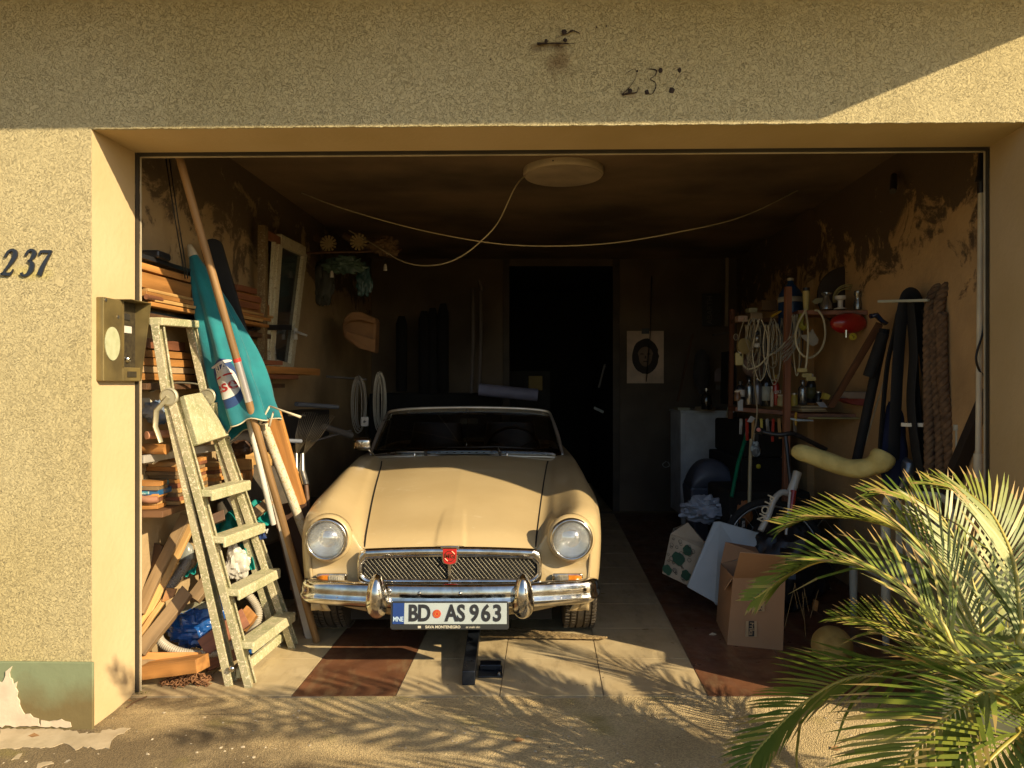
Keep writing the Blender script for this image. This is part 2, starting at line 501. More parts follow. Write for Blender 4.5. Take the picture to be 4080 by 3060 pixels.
def textverts(s, size, bold=0.0, extrude=0.001, shear=0.0, align='CENTER', sx=1.0):
    cu = bpy.data.curves.new('t', 'FONT')
    cu.body = s; cu.size = size; cu.offset = bold; cu.extrude = extrude; cu.shear = shear
    cu.align_x = align; cu.align_y = 'CENTER'; cu.resolution_u = 4
    ob = bpy.data.objects.new('t', cu)
    me = ob.to_mesh()
    vs = [(p.co.x * sx, p.co.y, p.co.z) for p in me.vertices]; fs = [tuple(p.vertices) for p in me.polygons]
    ob.to_mesh_clear()
    bpy.data.objects.remove(ob); bpy.data.curves.remove(cu)
    return vs, fs
def text(mb, s, size, c, ex, ey, mi=0, **kw):
    """flat lettering centred on c, reading along ex with its height along ey"""
    vs, fs = textverts(s, size, **kw)
    ex = V(ex).normalized(); ey = V(ey).normalized(); ez = ex.cross(ey); c = V(c)
    return mb.add([c + ex * x + ey * y + ez * z for x, y, z in vs], fs, mi)
def ribbon(pts, ws):
    """outline polygon (2-D list) around a stroke with varying width"""
    pts = catmull([V((p[0], p[1], 0)) for p in pts], 6)
    n = len(pts); L = []; Rr = []
    for i, p in enumerate(pts):
        d = pts[min(n - 1, i + 1)] - pts[max(0, i - 1)]
        d.normalize()
        q = V((-d.y, d.x, 0))
        t = i / (n - 1) * (len(ws) - 1); k = min(len(ws) - 2, int(t)); wv = ws[k] + (ws[k + 1] - ws[k]) * (t - k)
        L.append(p + q * wv / 2); Rr.append(p - q * wv / 2)
    return L, Rr
def stroke(mb, pts, ws, c, ex, ey, th, mi=0):
    L, Rr = ribbon(pts, ws)
    c = V(c); ex = V(ex); ey = V(ey); ez = ex.cross(ey).normalized()
    W = lambda p, z: c + ex * p.x + ey * p.y + ez * z
    n = len(L)
    vs = [W(p, th) for p in L] + [W(p, th) for p in Rr] + [W(p, 0) for p in L] + [W(p, 0) for p in Rr]
    fs = []
    for i in range(n - 1):
        fs += [(i, n + i, n + i + 1, i + 1), (2 * n + i, i, i + 1, 2 * n + i + 1), (n + i, 3 * n + i, 3 * n + i + 1, n + i + 1)]
    fs += [(0, 2 * n, 3 * n, n), (n - 1, 2 * n - 1, 4 * n - 1, 3 * n - 1)]
    return mb.add(vs, fs, mi)
def dup(root, delta, label=None, rotz=0.0, group=None):
    r_ = root.copy(); COL.objects.link(r_)
    r_.location = root.location + V(delta); r_['wloc'] = tuple(V(root['wloc']) + V(delta))
    if rotz: r_.rotation_euler[2] += rotz
    if label: r_['label'] = label
    if group: r_['group'] = group
    for ch in list(root.children):
        c = ch.copy(); COL.objects.link(c); c.parent = r_
        for g in ch.children:
            d = g.copy(); COL.objects.link(d); d.parent = c
    return r_

wood = lambda name, c, c2=None, **k: M(name, c, 0.55, col2=c2 or tuple(x * .55 for x in c), vs=1.0, stretch=(2.5, 28, 28), bump=0.25, bs=5, objvar=0.22, detail=6, **k)
W_OR = wood('orange_pine', (0.52, 0.24, 0.065))
W_YE = wood('yellow_pine', (0.60, 0.36, 0.13))
W_GR = wood('grey_old_wood', (0.30, 0.20, 0.10))
W_DK = wood('dark_wood', (0.13, 0.065, 0.03))
W_RED = wood('red_brown_wood', (0.27, 0.105, 0.05))
BLACK = M('black_rubber', (0.012, 0.012, 0.012), 0.85, bump=0.1)
BLKPL = M('black_plastic', (0.022, 0.022, 0.024), 0.35, bump=0.08)
CHROME = M('chrome', (0.74, 0.73, 0.70), 0.15, 1.0, rvar=0.11, vs=16, bump=0.12, bs=90, col2=(0.50, 0.46, 0.38), bdist=0.001, detail=8)
STEEL = M('grey_steel', (0.42, 0.41, 0.38), 0.35, 0.9, rvar=0.15)
WHITE = M('white_plastic', (0.66, 0.64, 0.58), 0.45, bump=0.05)
CREAM = M('cream_paint', (0.62, 0.54, 0.38), 0.55, bump=0.15)
VOID = M('void_black', (0.008, 0.008, 0.008), 0.9)  # near-black; the dark of openings and hollows is put into this colour
PALECORD = M('pale_cord', (0.68, 0.60, 0.40), 0.5)
CARD = M('cardboard', (0.36, 0.21, 0.11), 0.85, col2=(0.31, 0.175, 0.09), vs=5, bump=0.1)

# ------------------------------------------------------------ the house
XL = lambda y: -1.852 + 0.0475 * y     # inside wall, left
XR = lambda y: 2.0 + 0.0475 * y        # inside wall, right
ZC = 2.66
YB = 7.8
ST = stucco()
JAMB = M('jamb_paint', (0.56, 0.43, 0.245), 0.8, col2=(0.50, 0.375, 0.195), vs=2.2, bump=0.5, bs=38, detail=7)
AL = V((-1.635, 3.21, 0)); AR = V((2.02, 3.13, 0))      # inner corners of the opening
BL = V((-1.652, 2.91, 0)); BR = V((1.975, 2.83, 0))     # outer corners
ZT = 2.343
up3 = V((0, 0, 1))
house = thing('house', (0, 3.1, 0), 'sand coloured stucco house front with an open garage and the number 237', 'house')
dirx = (BR - BL).normalized()
FL = BL - dirx * 5.0; FR = BR + dirx * 5.0
mb = MB()
def fq(a, b, z0, z1, mi=0):
    mb.add([V((a.x, a.y, z0)), V((b.x, b.y, z0)), V((b.x, b.y, z1)), V((a.x, a.y, z1))], [(0, 1, 2, 3)], mi)
fq(FL, BL, -.05, 4.4); fq(BR, FR, -.05, 4.4); fq(BL, BR, ZT, 4.4)
bk = V((0, .29, 0))
mb.add([FL + bk, FR + bk, FR + bk + up3 * 4.4, FL + bk + up3 * 4.4, FL, FR, FR + up3 * 4.4, FL + up3 * 4.4], [(7, 6, 2, 3), (0, 3, 7, 4), (1, 5, 6, 2)])
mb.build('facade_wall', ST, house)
mb = MB()
def rq(a, b):
    mb.grid(lambda s, t: (a[0] * (1 - s) + b[0] * s) * (1 - t) + (a[1] * (1 - s) + b[1] * s) * t, 4, 8)
rq((BL - up3 * .05, BL + up3 * ZT), (AL - up3 * .05, AL + up3 * ZT))
rq((AR - up3 * .05, AR + up3 * ZT), (BR - up3 * .05, BR + up3 * ZT))
rq((BL + up3 * ZT, BR + up3 * ZT), (AL + up3 * ZT, AR + up3 * ZT))
mb.build('reveal', JAMB, house)
# ragged render bead along the lintel arris
mb = MB()
mb.tube([BL.lerp(BR, i / 260) + V((0, .002, ZT + .001 + R.uniform(-.0015, .0015))) for i in range(261)], [R.uniform(.0025, .0055) for i in range(261)], 6)
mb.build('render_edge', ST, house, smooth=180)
# door frame left in the opening: dark gap and a thin cream angle
mb = MB()
fr = lambda a, b, w_, h_, mi: mb.beam(a, b, w_, h_, V((0, 1, 0)), mi)
L1 = AL + V((.006, .012, 0)); R1 = AR + V((-.004, .012, 0)); T = up3 * (ZT - .006)
fr(L1, L1 + T, .012, .014, 0); fr(R1, R1 + T, .008, .012, 0); fr(L1 + T, R1 + T, .012, .010, 0)
L2 = AL + V((.016, .020, 0)); R2 = AR + V((-.010, .020, 0)); T2 = up3 * (ZT - .014)
fr(L2, L2 + T2, .004, .007, 1); fr(R2, R2 + T2, .004, .007, 1); fr(L2 + T2, R2 + T2, .007, .004, 1)
mb.build('door_frame', [M('old_brown_frame', (0.05, 0.04, 0.025), 0.7), CREAM], house)
# plinth, flaking
PL = M('green_brown_plinth', (0.20, 0.22, 0.12), 0.9, col2=(0.17, 0.115, 0.05), vs=3.5, bump=0.5, bs=25, detail=9, ramp=(.42, .6))
for a, b in ((FL, BL + dirx * .012), (BR - dirx * .012, FR)):
    nrm = V((-dirx.y, dirx.x, 0)) * -1
    mb = MB().slab([a + up3 * -.05, b + up3 * -.05, b + up3 * .25, a + up3 * .25], nrm * .014)
    mb.build('plinth', PL, house, bevel=.003)
t_ = PL.node_tree; b_ = t_.nodes['Principled BSDF']; g_ = nn(t_, 'ShaderNodeNewGeometry'); s_ = nn(t_, 'ShaderNodeSeparateXYZ'); t_.links.new(g_.outputs['Position'], s_.inputs[0])
n_ = nn(t_, 'ShaderNodeTexNoise'); n_.inputs['Scale'].default_value = 7; n_.inputs['Detail'].default_value = 8; t_.links.new(g_.outputs['Position'], n_.inputs['Vector'])
a_ = nn(t_, 'ShaderNodeMath', operation='MULTIPLY_ADD'); a_.inputs[1].default_value = .22; t_.links.new(n_.outputs['Fac'], a_.inputs[0]); t_.links.new(s_.outputs['Z'], a_.inputs[2])
r_ = nn(t_, 'ShaderNodeMapRange'); r_.inputs['From Min'].default_value = .29; r_.inputs['From Max'].default_value = .17; t_.links.new(a_.outputs[0], r_.inputs[0])
x_ = nn(t_, 'ShaderNodeMix', data_type='RGBA'); x_.inputs[6].default_value = (.20, .235, .13, 1); x_.inputs[7].default_value = (.15, .115, .045, 1); t_.links.new(r_.outputs[0], x_.inputs[0]); t_.links.new(x_.outputs[2], b_.inputs['Base Color'])
mb = MB()
q = BL + V((0, -.0155, 0))
def patch(pts, th=.005, base=None):
    mb.slab([q + dirx * x + up3 * z for x, z in jag(pts, .014, .005, R)], V((0, -th, 0)))
patch([(-1.2, 0), (-.19, 0), (-.20, .03), (-.235, .05), (-.255, .048), (-.275, .085), (-.29, .15), (-.285, .175), (-.30, .165), (-.315, .21), (-.305, .235), (-.33, .215), (-.345, .17), (-.40, .18), (-1.2, .2)])
patch([(-.19, 0), (-.07, 0), (-.075, .018), (-.11, .03), (-.16, .02), (-.19, .025)])
mb.build('flaked_plaster', M('bare_lime', (0.72, 0.6, 0.44), .9, bump=.5, bs=30), house)
# balcony slab above the door, out of the picture; its edge draws the shade line on the wall
mb = MB()
mb.slab([V((-7, 2.30, 3.0)), V((2.18, 2.128, 3.0)), V((2.78, 2.83, 3.0)), V((-7, 3.02, 3.0))], V((0, 0, .18)))
mb.build('balcony_slab', JAMB, house)
# inside
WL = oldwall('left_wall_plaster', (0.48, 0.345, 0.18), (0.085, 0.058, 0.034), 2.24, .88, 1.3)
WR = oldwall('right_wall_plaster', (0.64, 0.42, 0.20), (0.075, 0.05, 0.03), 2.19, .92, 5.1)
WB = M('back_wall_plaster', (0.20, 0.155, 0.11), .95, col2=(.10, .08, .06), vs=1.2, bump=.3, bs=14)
CE = M('ceiling_plaster', (0.27, 0.185, 0.11), .95, col2=(.11, .078, .05), vs=1.3, stretch=(1, 1.2, 1), bump=.3, bs=12, detail=8)
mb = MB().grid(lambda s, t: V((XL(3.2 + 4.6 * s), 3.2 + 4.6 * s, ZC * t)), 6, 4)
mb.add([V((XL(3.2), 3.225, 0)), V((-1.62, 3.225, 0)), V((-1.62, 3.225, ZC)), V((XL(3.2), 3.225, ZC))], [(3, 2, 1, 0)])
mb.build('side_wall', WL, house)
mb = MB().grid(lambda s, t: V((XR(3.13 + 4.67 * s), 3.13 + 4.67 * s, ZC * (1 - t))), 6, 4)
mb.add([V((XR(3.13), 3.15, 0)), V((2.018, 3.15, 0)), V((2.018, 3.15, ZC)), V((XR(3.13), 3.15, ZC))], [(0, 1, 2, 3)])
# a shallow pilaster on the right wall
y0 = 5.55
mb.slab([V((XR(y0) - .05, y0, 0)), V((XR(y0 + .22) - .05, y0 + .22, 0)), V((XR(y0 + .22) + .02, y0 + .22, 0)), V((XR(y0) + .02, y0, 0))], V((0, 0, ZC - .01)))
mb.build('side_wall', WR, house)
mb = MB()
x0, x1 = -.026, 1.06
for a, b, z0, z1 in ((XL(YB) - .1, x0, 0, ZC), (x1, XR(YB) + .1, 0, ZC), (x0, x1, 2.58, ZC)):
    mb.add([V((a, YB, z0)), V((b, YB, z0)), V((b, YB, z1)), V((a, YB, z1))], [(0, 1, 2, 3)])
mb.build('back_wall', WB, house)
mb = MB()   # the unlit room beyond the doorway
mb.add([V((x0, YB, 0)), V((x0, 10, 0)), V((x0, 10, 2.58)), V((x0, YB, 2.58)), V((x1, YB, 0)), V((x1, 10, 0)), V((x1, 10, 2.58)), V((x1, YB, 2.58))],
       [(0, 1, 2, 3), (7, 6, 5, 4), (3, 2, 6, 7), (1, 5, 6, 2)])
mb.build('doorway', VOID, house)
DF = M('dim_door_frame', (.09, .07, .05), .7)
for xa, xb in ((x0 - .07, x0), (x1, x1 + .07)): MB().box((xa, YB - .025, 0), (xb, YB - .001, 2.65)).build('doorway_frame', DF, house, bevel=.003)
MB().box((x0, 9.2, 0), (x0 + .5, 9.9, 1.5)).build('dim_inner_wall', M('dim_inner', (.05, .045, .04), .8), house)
mb = MB()
mb.add([V((-2.4, 3.2, ZC)), V((2.7, 3.1, ZC)), V((2.7, YB + .1, ZC)), V((-2.4, YB + .1, ZC))], [(0, 1, 2, 3)])
mb.slab([V((-1.9, 3.23, ZT - .0)), V((2.3, 3.14, ZT)), V((2.3, 3.16, ZT)), V((-1.9, 3.25, ZT))], V((0, 0, ZC - ZT - .002)))
mb.build('ceiling', CE, house)
mb = MB()   # closed outer shell so no daylight leaks in
mb.add([V((-2.3, 3.2, ZC + .05)), V((2.8, 3.2, ZC + .05)), V((2.8, 10.2, ZC + .05)), V((-2.3, 10.2, ZC + .05)),
        V((-2.3, 3.2, -.03)), V((2.8, 3.2, -.03)), V((2.8, 10.2, -.03)), V((-2.3, 10.2, -.03))], [(0, 1, 2, 3), (0, 3, 7, 4), (1, 5, 6, 2), (2, 6, 7, 3)])
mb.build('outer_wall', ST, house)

# big black number on the left wall, italic with serifs
NUMB = M('black_enamel', (0.018, 0.018, 0.022), 0.25, coat=.5)
PF = lambda u, v: V(((u - 2040) * 2.915 / FPX, 2.915, CAMZ - (v - 1530) * 2.915 / FPX))
px = 2.915 / FPX
def numeral(which, u, v, h, mb2, ex, ey, th):
    """u,v = lower-left pixel, h = height in pixels"""
    k = h / 100.0
    D = {
        '2': [([(12, 72), (20, 90), (38, 99), (55, 92), (58, 74), (46, 52), (26, 26), (8, 4)], [10, 12, 12, 20, 21, 18, 12, 9]), ([(3, 6), (22, 8), (44, 6), (55, 14), (60, 26)], [11, 17, 16, 8, 3])],
        '3': [([(14, 78), (24, 94), (40, 99), (54, 90), (54, 76), (42, 62), (28, 56)], [9, 12, 12, 19, 19, 12, 5]), ([(28, 57), (44, 54), (54, 42), (52, 20), (36, 4), (16, 2), (6, 12)], [5, 14, 20, 22, 15, 9, 14])],
        '7': [([(10, 78), (16, 92), (40, 93), (66, 93)], [5, 13, 15, 13]), ([(66, 96), (50, 66), (36, 36), (26, 2)], [8, 15, 19, 23])]}
    for pts, ws in D[which]:
        pts = [(x * k * .80 + y * k * 0.17, y * k) for x, y in pts]
        stroke(mb2, pts, [a * k * .82 for a in ws], PF(u, v), ex * px, ey * px, th)
for ch, u in (('2', 2), ('3', 80), ('7', 138)):
    nb = MB()
    numeral(ch, u, 1100, 104, nb, dirx, up3, .007)
    nb.build('house_number', NUMB, house, bevel=.001)
# the ghost of the old number above the door
DK = M('dark_fixing_mark', (0.035, 0.02, 0.012), .9)
def ghost(pts, ws, nm='old_number_stroke'):
    pts = catmull([P(u, v, 2.860) for u, v in pts], 5); n = len(pts); W_ = [float(np.interp(i / (n - 1) * (len(ws) - 1), range(len(ws)), ws)) for i in range(n)]
    MB().tube(pts, [x * .0014 * R.uniform(.5, 1.3) for x in W_], 5, flat=.8).build(nm, DK, house)
ghost([(2490, 300), (2505, 285), (2530, 275), (2534, 305), (2510, 345), (2480, 375), (2500, 372), (2535, 368), (2545, 345)], [.6, 1, .8, 1, 1, 3, 4, 1.5, 1])
ghost([(2565, 290), (2580, 275), (2615, 280), (2610, 300), (2592, 315), (2612, 330), (2610, 355), (2595, 375), (2575, 368)], [.5, .6, 3, 1.5, 2, 1.2, 2.5, 1.2, 3])
ghost([(2676, 290), (2690, 272), (2738, 268), (2705, 305), (2688, 335), (2675, 360)], [.5, .8, .8, 1.4, 1, 2.2])
for u, v, r_ in ((2539, 283, .004), (2510, 363, .009), (2631, 281, .010), (2577, 367, .009), (2706, 280, .011), (2676, 362, .013), (2176, 163, .007), (2252, 160, .008), (2248, 128, .010),
                 (2376, 108, .003), (2416, 104, .003), (2700, 128, .003), (1955, 236, .003)):
    MB().sphere(P(u, v, 2.862), r_, (1, .4, 1.1), 10, wob=.2, seed=int(u)).build('fixing_hole', DK, house, smooth=180)
ghost([(2140, 174), (2200, 172), (2250, 173), (2290, 174)], [4, 2, 2, 1], 'rusty_bracket_edge')
ghost([(2215, 152), (2240, 140), (2262, 132), (2280, 122), (2300, 128), (2312, 134)], [.6, 1, 3, 3, 2, 1], 'crack_mark')

# ------------------------------------------------------------ ground
mb = MB()
mb.add([V((-60, -80, -.012)), V((60, -80, -.012)), V((60, 3.22, -.012)), V((-60, 3.22, -.012))], [(0, 1, 2, 3)])
mb.add([V((-60, 3.22, -.012)), V((60, 3.22, -.012)), V((60, 80, -.045)), V((-60, 80, -.045))], [(0, 1, 2, 3)])
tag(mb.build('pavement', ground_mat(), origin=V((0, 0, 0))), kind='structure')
# tiled garage floor, 45 cm tiles in light and brown columns
TL = M('beige_tile', (0.58, 0.47, 0.28), 0.42, col2=(0.49, 0.38, 0.21), vs=5, bump=.12, bs=30, rvar=.15, detail=8)
TD = M('brown_tile', (0.20, 0.088, 0.042), 0.42, col2=(0.12, 0.052, 0.027), vs=7, bump=.12, bs=40, rvar=.15, detail=9)
for m__ in (TL, TD):
    t = m__.node_tree; b__ = t.nodes['Principled BSDF']; g = nn(t, 'ShaderNodeNewGeometry'); mp = nn(t, 'ShaderNodeMapping'); mp.inputs['Scale'].default_value = (6, 1.6, 1)
    n = nn(t, 'ShaderNodeTexNoise'); n.inputs['Scale'].default_value = 2.2; n.inputs['Detail'].default_value = 9; n.inputs['Roughness'].default_value = .7
    t.links.new(g.outputs['Position'], mp.inputs[0]); t.links.new(mp.outputs[0], n.inputs['Vector'])
    r_ = nn(t, 'ShaderNodeMapRange'); r_.inputs['From Min'].default_value = .50; r_.inputs['From Max'].default_value = .68; r_.inputs['To Max'].default_value = .6
    t.links.new(n.outputs['Fac'], r_.inputs[0]); x = nn(t, 'ShaderNodeMix', data_type='RGBA'); x.inputs[7].default_value = (.26, .19, .10, 1)
    t.links.new(r_.outputs[0], x.inputs[0]); t.links.new(b__.inputs['Base Color'].links[0].from_socket, x.inputs[6]); t.links.new(x.outputs[2], b__.inputs['Base Color'])
GRT = M('grout', (0.40, 0.33, 0.22), .9)
mb = MB()
mb.box((-2.0, 3.17, -.03), (2.6, YB, -.003), 2)
rows = [3.178] + [3.61 + .45 * i for i in range(10)]
for r_ in range(len(rows) - 1):
    for c in range(-3, 6):
        fx = lambda y, c=c: -.499 + .447 * c + .0475 * (y - 3.2)
        ya, yb = rows[r_] + .0025, rows[r_ + 1] - .0025
        g = .0025
        pts = [V((fx(ya) + g, ya, -.002)), V((fx(ya) + .447 - g, ya, -.002)), V((fx(yb) + .447 - g, yb, -.002)), V((fx(yb) + g, yb, -.002))]
        jz = R.uniform(0, .0006)
        mb.slab([p + V((0, 0, jz)) for p in pts], V((0, 0, .003)), 1 if c in (-1, 3, 4, 5) else 0)
tag(mb.build('garage_floor', [TL, TD, GRT], origin=V((0, 3.2, 0))), kind='structure')
# cement ramp lip between tiles and pavement
mb = MB()
mb.grid(lambda s, t: V((-1.64 + 3.66 * s, 3.19 - .16 * t - .02 * s, -.002 - .0095 * t - .0015 * math.sin(s * 40))), 40, 4)
tag(mb.build('threshold', ground_mat() if False else MATS['rough_concrete'], origin=V((0, 3.1, 0)), smooth=180), kind='structure')
# ------------------------------------------------------------ the car
XC = -0.302
PAINT = M('cream_car_paint', (0.50, 0.385, 0.205), 0.33, col2=(0.43, 0.32, 0.16), vs=2.2, detail=9, coat=.4, rvar=.05, bump=.22, bs=3.5, bdist=.012, ramp=(.3, .62))
GLASS = M('glass', (0.9, 0.95, 0.92), 0.02, trans=1.0)
GAP = M('panel_gap', (0.012, 0.01, 0.008), .8)
TYRE = M('tyre_rubber', (0.045, 0.037, 0.028), .8, col2=(.07, .055, .035), vs=20, bump=.3, bs=90)
t = PAINT.node_tree; b__ = t.nodes['Principled BSDF']; g = nn(t, 'ShaderNodeNewGeometry')
n = nn(t, 'ShaderNodeTexNoise'); n.inputs['Scale'].default_value = 5.5; n.inputs['Detail'].default_value = 9; n.inputs['Roughness'].default_value = .75; n.inputs['Distortion'].default_value = 1.2
mp = nn(t, 'ShaderNodeMapping'); mp.inputs['Scale'].default_value = (.8, 1.8, 1.8); mp.inputs['Rotation'].default_value = (0, 0, .5)
t.links.new(g.outputs['Position'], mp.inputs[0]); t.links.new(mp.outputs[0], n.inputs['Vector'])
r_ = nn(t, 'ShaderNodeMapRange'); r_.inputs['From Min'].default_value = .60; r_.inputs['From Max'].default_value = .72; r_.inputs['To Max'].default_value = .45
t.links.new(n.outputs['Fac'], r_.inputs[0]); x = nn(t, 'ShaderNodeMix', data_type='RGBA'); x.inputs[7].default_value = (.68, .59, .40, 1)
t.links.new(r_.outputs[0], x.inputs[0]); t.links.new(b__.inputs['Base Color'].links[0].from_socket, x.inputs[6]); t.links.new(x.outputs[2], b__.inputs['Base Color'])
car = thing('vintage_roadster', (XC, 5.4, 0), 'cream open two-seat classic sports car with chrome bumper parked nose-out in the garage', 'car')
KY = [3.600, 3.68, 3.78, 4.1, 4.5, 4.9, 6.2, 7.0, 7.35]
KP = {  # control points of the half section: list per station of (x, z)
 0: [(.60, .235), (.66, .215), (.69, .20), (.70, .20), (.70, .20), (.70, .18), (.70, .18), (.69, .22), (.60, .30)],
 1: [(.690, .38), (.730, .38), (.745, .38), (.752, .40), (.752, .40), (.745, .40), (.745, .42), (.73, .42), (.64, .42)],
 2: [(.705, .55), (.742, .57), (.755, .58), (.765, .61), (.765, .64), (.755, .65), (.76, .66), (.74, .62), (.66, .55)],
 3: [(.685, .655), (.722, .675), (.736, .69), (.745, .73), (.745, .775), (.735, .80), (.74, .80), (.72, .72), (.63, .62)],
 4: [(.60, .692), (.635, .722), (.650, .738), (.66, .785), (.670, .835), (.685, .868), (.69, .85), (.66, .78), (.56, .66)],
 5: [(.495, .63), (.512, .655), (.525, .672), (.548, .742), (.578, .815), (.61, .868), (.6, .86), (.5, .80), (.45, .67)],
 6: [(.425, .540), (.432, .585), (.44, .620), (.472, .715), (.51, .795), (.548, .852), (.54, .86), (.4, .81), (.3, .68)],
 7: [(.22, .547), (.225, .598), (.23, .635), (.245, .735), (.265, .818), (.28, .874), (.28, .87), (.2, .82), (.15, .68)],
 8: [(.0, .552), (.0, .604), (.0, .642), (.0, .743), (.0, .827), (.0, .885), (.0, .875), (.0, .825), (.0, .68)]}
def cinterp(xs, ys, x):
    if x <= xs[0]: return ys[0]
    if x >= xs[-1]: return ys[-1]
    i = max(j for j in range(len(xs)) if xs[j] <= x)
    def m(j):
        if j <= 0: return (ys[1] - ys[0]) / (xs[1] - xs[0])
        if j >= len(xs) - 1: return (ys[-1] - ys[-2]) / (xs[-1] - xs[-2])
        a = (ys[j] - ys[j - 1]) / (xs[j] - xs[j - 1]); b = (ys[j + 1] - ys[j]) / (xs[j + 1] - xs[j])
        return 0 if a * b <= 0 else 2 * a * b / (a + b)
    h = xs[i + 1] - xs[i]; t = (x - xs[i]) / h
    return ((2 * t**3 - 3 * t**2 + 1) * ys[i] + (t**3 - 2 * t**2 + t) * h * m(i) + (-2 * t**3 + 3 * t**2) * ys[i + 1] + (t**3 - t**2) * h * m(i + 1))
TT = [0, 1, 2, 3, 4, 5, 6, 7, 8]
def section(y):
    return [(cinterp(KY, [k[0] for k in KP[p]], y), cinterp(KY, [k[1] for k in KP[p]], y)) for p in range(9)]
_sec = {}
def bodypt(y, t):
    key = round(y, 4)
    if key not in _sec: _sec[key] = section(y)
    s = _sec[key]
    x = cinterp(TT, [a[0] for a in s], t); z = cinterp(TT, [a[1] for a in s], t)
    # wheel arches: lift the lower side over the wheel
    for yc in (4.12, 6.40):
        dy = abs(y - yc)
        if dy < .335 and t < 3:
            za = .30 + math.sqrt(.335**2 - dy * dy)
            z0 = s[0][1]; zt = s[3][1]
            if za > z0: z = za + (z - z0) * (zt - za) / (zt - z0)
    return x, z
def body_w(y, t, sgn):
    x, z = bodypt(y, t)
    return V((XC + sgn * x, y, z))
ys = [3.600, 3.607, 3.62, 3.64, 3.66, 3.70] + [3.74 + .035 * i for i in range(104)]
ys = [y for y in ys if y <= 7.35]
ts = [i * 8 / 64 for i in range(65)]
def inset(y):       # round the leading edge
    return {3.600: (.965, .992), 3.607: (.982, .996), 3.62: (.994, .999)}.get(y, (1, 1))
mb = MB()
for sgn in (-1, 1):
    cols = []
    for y in ys:
        kx, kz = inset(y)
        row = []
        for t in ts:
            x, z = bodypt(y, t)
            if 4.97 < y < 5.98 and t > 5.0: z = .86 if t < 5.4 else z
            row.append(V((XC + sgn * x * kx, y, .45 + (z - .45) * kz)))
        cols.append(row)
    o = len(mb.v)
    for row in cols: mb.v += row
    n = len(ts)
    for i in range(len(ys) - 1):
        for j in range(n - 1):
            if 4.97 < ys[i] and ys[i + 1] < 6.0 and ts[j] >= 5.0: continue   # the cockpit
            a, b_, c, d = o + i * n + j, o + i * n + j + 1, o + (i + 1) * n + j + 1, o + (i + 1) * n + j
            mb.f.append((a, b_, c, d) if sgn < 0 else (d, c, b_, a)); mb.m.append(0)
# front fascia between the top outline and the lower valance
def topline(x):
    a = abs(x); best = None
    y = 3.600; kx, kz = inset(y)
    pts = sorted([(bodypt(y, t)[0] * kx, .45 + (bodypt(y, t)[1] - .45) * kz) for t in [2 + 6 * i / 80 for i in range(81)]])
    xs_ = [p[0] for p in pts]; zs_ = [p[1] for p in pts]
    return float(np.interp(a, xs_, zs_))
TX = [i / 60 * .678 for i in range(61)]
TLn = [topline(x) for x in TX]
def tl(x): return float(np.interp(abs(x), TX, TLn))
def bl(x): return .205 + .11 * (abs(x) / .68) ** 2.6
HL = (.588, .594)
def fy(x, z):
    y = 3.592 + .012 * (x / .68) ** 2
    d = math.hypot(abs(x) - HL[0], z - HL[1])
    y -= .020 * math.exp(-(max(0, d - .085) / .04) ** 2)
    y += .03 * max(0, (.30 - z) / .1) ** 2 * .6
    # scallop under the lamp
    e = math.hypot((abs(x) - HL[0]) / .10, (z - (HL[1] - .10)) / .085)
    if z < HL[1]: y += .016 * math.exp(-(e * 1.1) ** 4)
    if z > tl(x) - .03: y += .008 * ((z - tl(x) + .03) / .03) ** 2
    return y
def fas(s, t):
    x = (s * 2 - 1) * .678
    z = bl(x) * (1 - t) + tl(x) * t
    return V((XC + x, fy(x, z), z))
mb.grid(fas, 96, 30, 0)
# join fascia sides to the body skin
for sgn in (-1, 1):
    def sidej(s, t, sgn=sgn):
        z = .235 + .0 + s * (.60 - .235)
        a = V((XC + sgn * .678, fy(.678, z), z)); k = [bodypt(3.62, q * .05) for q in range(0, 61)]
        zz = [p[1] for p in k]; xx = [p[0] for p in k]
        b_ = V((XC + sgn * float(np.interp(z, zz, xx)) * .994, 3.625, z))
        return a.lerp(b_, t)
    mb.grid(sidej, 14, 3, 0)
body = mb.build('body', PAINT, car, smooth=50)
body.modifiers.new('solid', 'SOLIDIFY').thickness = .002
# dark belly, engine bay and cockpit
mb = MB()
mb.box((XC - .50, 3.68, .17), (XC + .50, 7.1, .40)); mb.box((XC - .40, 3.66, .25), (XC + .40, 3.9, .50))
mb.box((XC - .60, 4.85, .25), (XC + .60, 6.0, .45)); mb.box((XC - .56, 4.5, .3), (XC + .56, 4.84, .78))
mb.box((XC - .66, 5.0, .30), (XC - .60, 6.0, .83)); mb.box((XC + .60, 5.0, .30), (XC + .66, 6.0, .83))
mb.build('underbody', VOID, car)
# hood
mb = MB()
def hoodpt(s, t, lift):
    y = 3.597 + (4.775 - 3.597) * t
    u = (s * 2 - 1)
    hw = float(np.interp(y, [3.6, 4.1, 4.5, 4.775], [.412, .462, .500, .528]))
    x = u * hw
    yy = y
    if t > .9: yy = y - .03 * (t - .9) * 10 * abs(u) ** 3
    a = abs(x)
    sec_t = [4 + 4 * i / 40 for i in range(41)]
    key = ('h', round(y, 3))
    if key not in _sec:
        pp = sorted([bodypt(y, q) for q in sec_t]); _sec[key] = ([p[0] for p in pp], [p[1] for p in pp])
    xs_, zs_ = _sec[key]
    z = float(np.interp(a, xs_, zs_)) + lift
    # raised centre creases that start behind the badge
    g = max(0, 1 - (y - 3.60) / .30)
    cw = .072 - .02 * (1 - g)
    if y < 3.92: z += .007 * g ** .7 * (1 / (1 + math.exp((a - cw) / .0035)))
    if t < .03: z -= .010 * (1 - t / .03) ** 2
    return V((XC + x, yy, z))
mb.grid(lambda s, t: hoodpt(s, t, .006), 110, 60, 0)
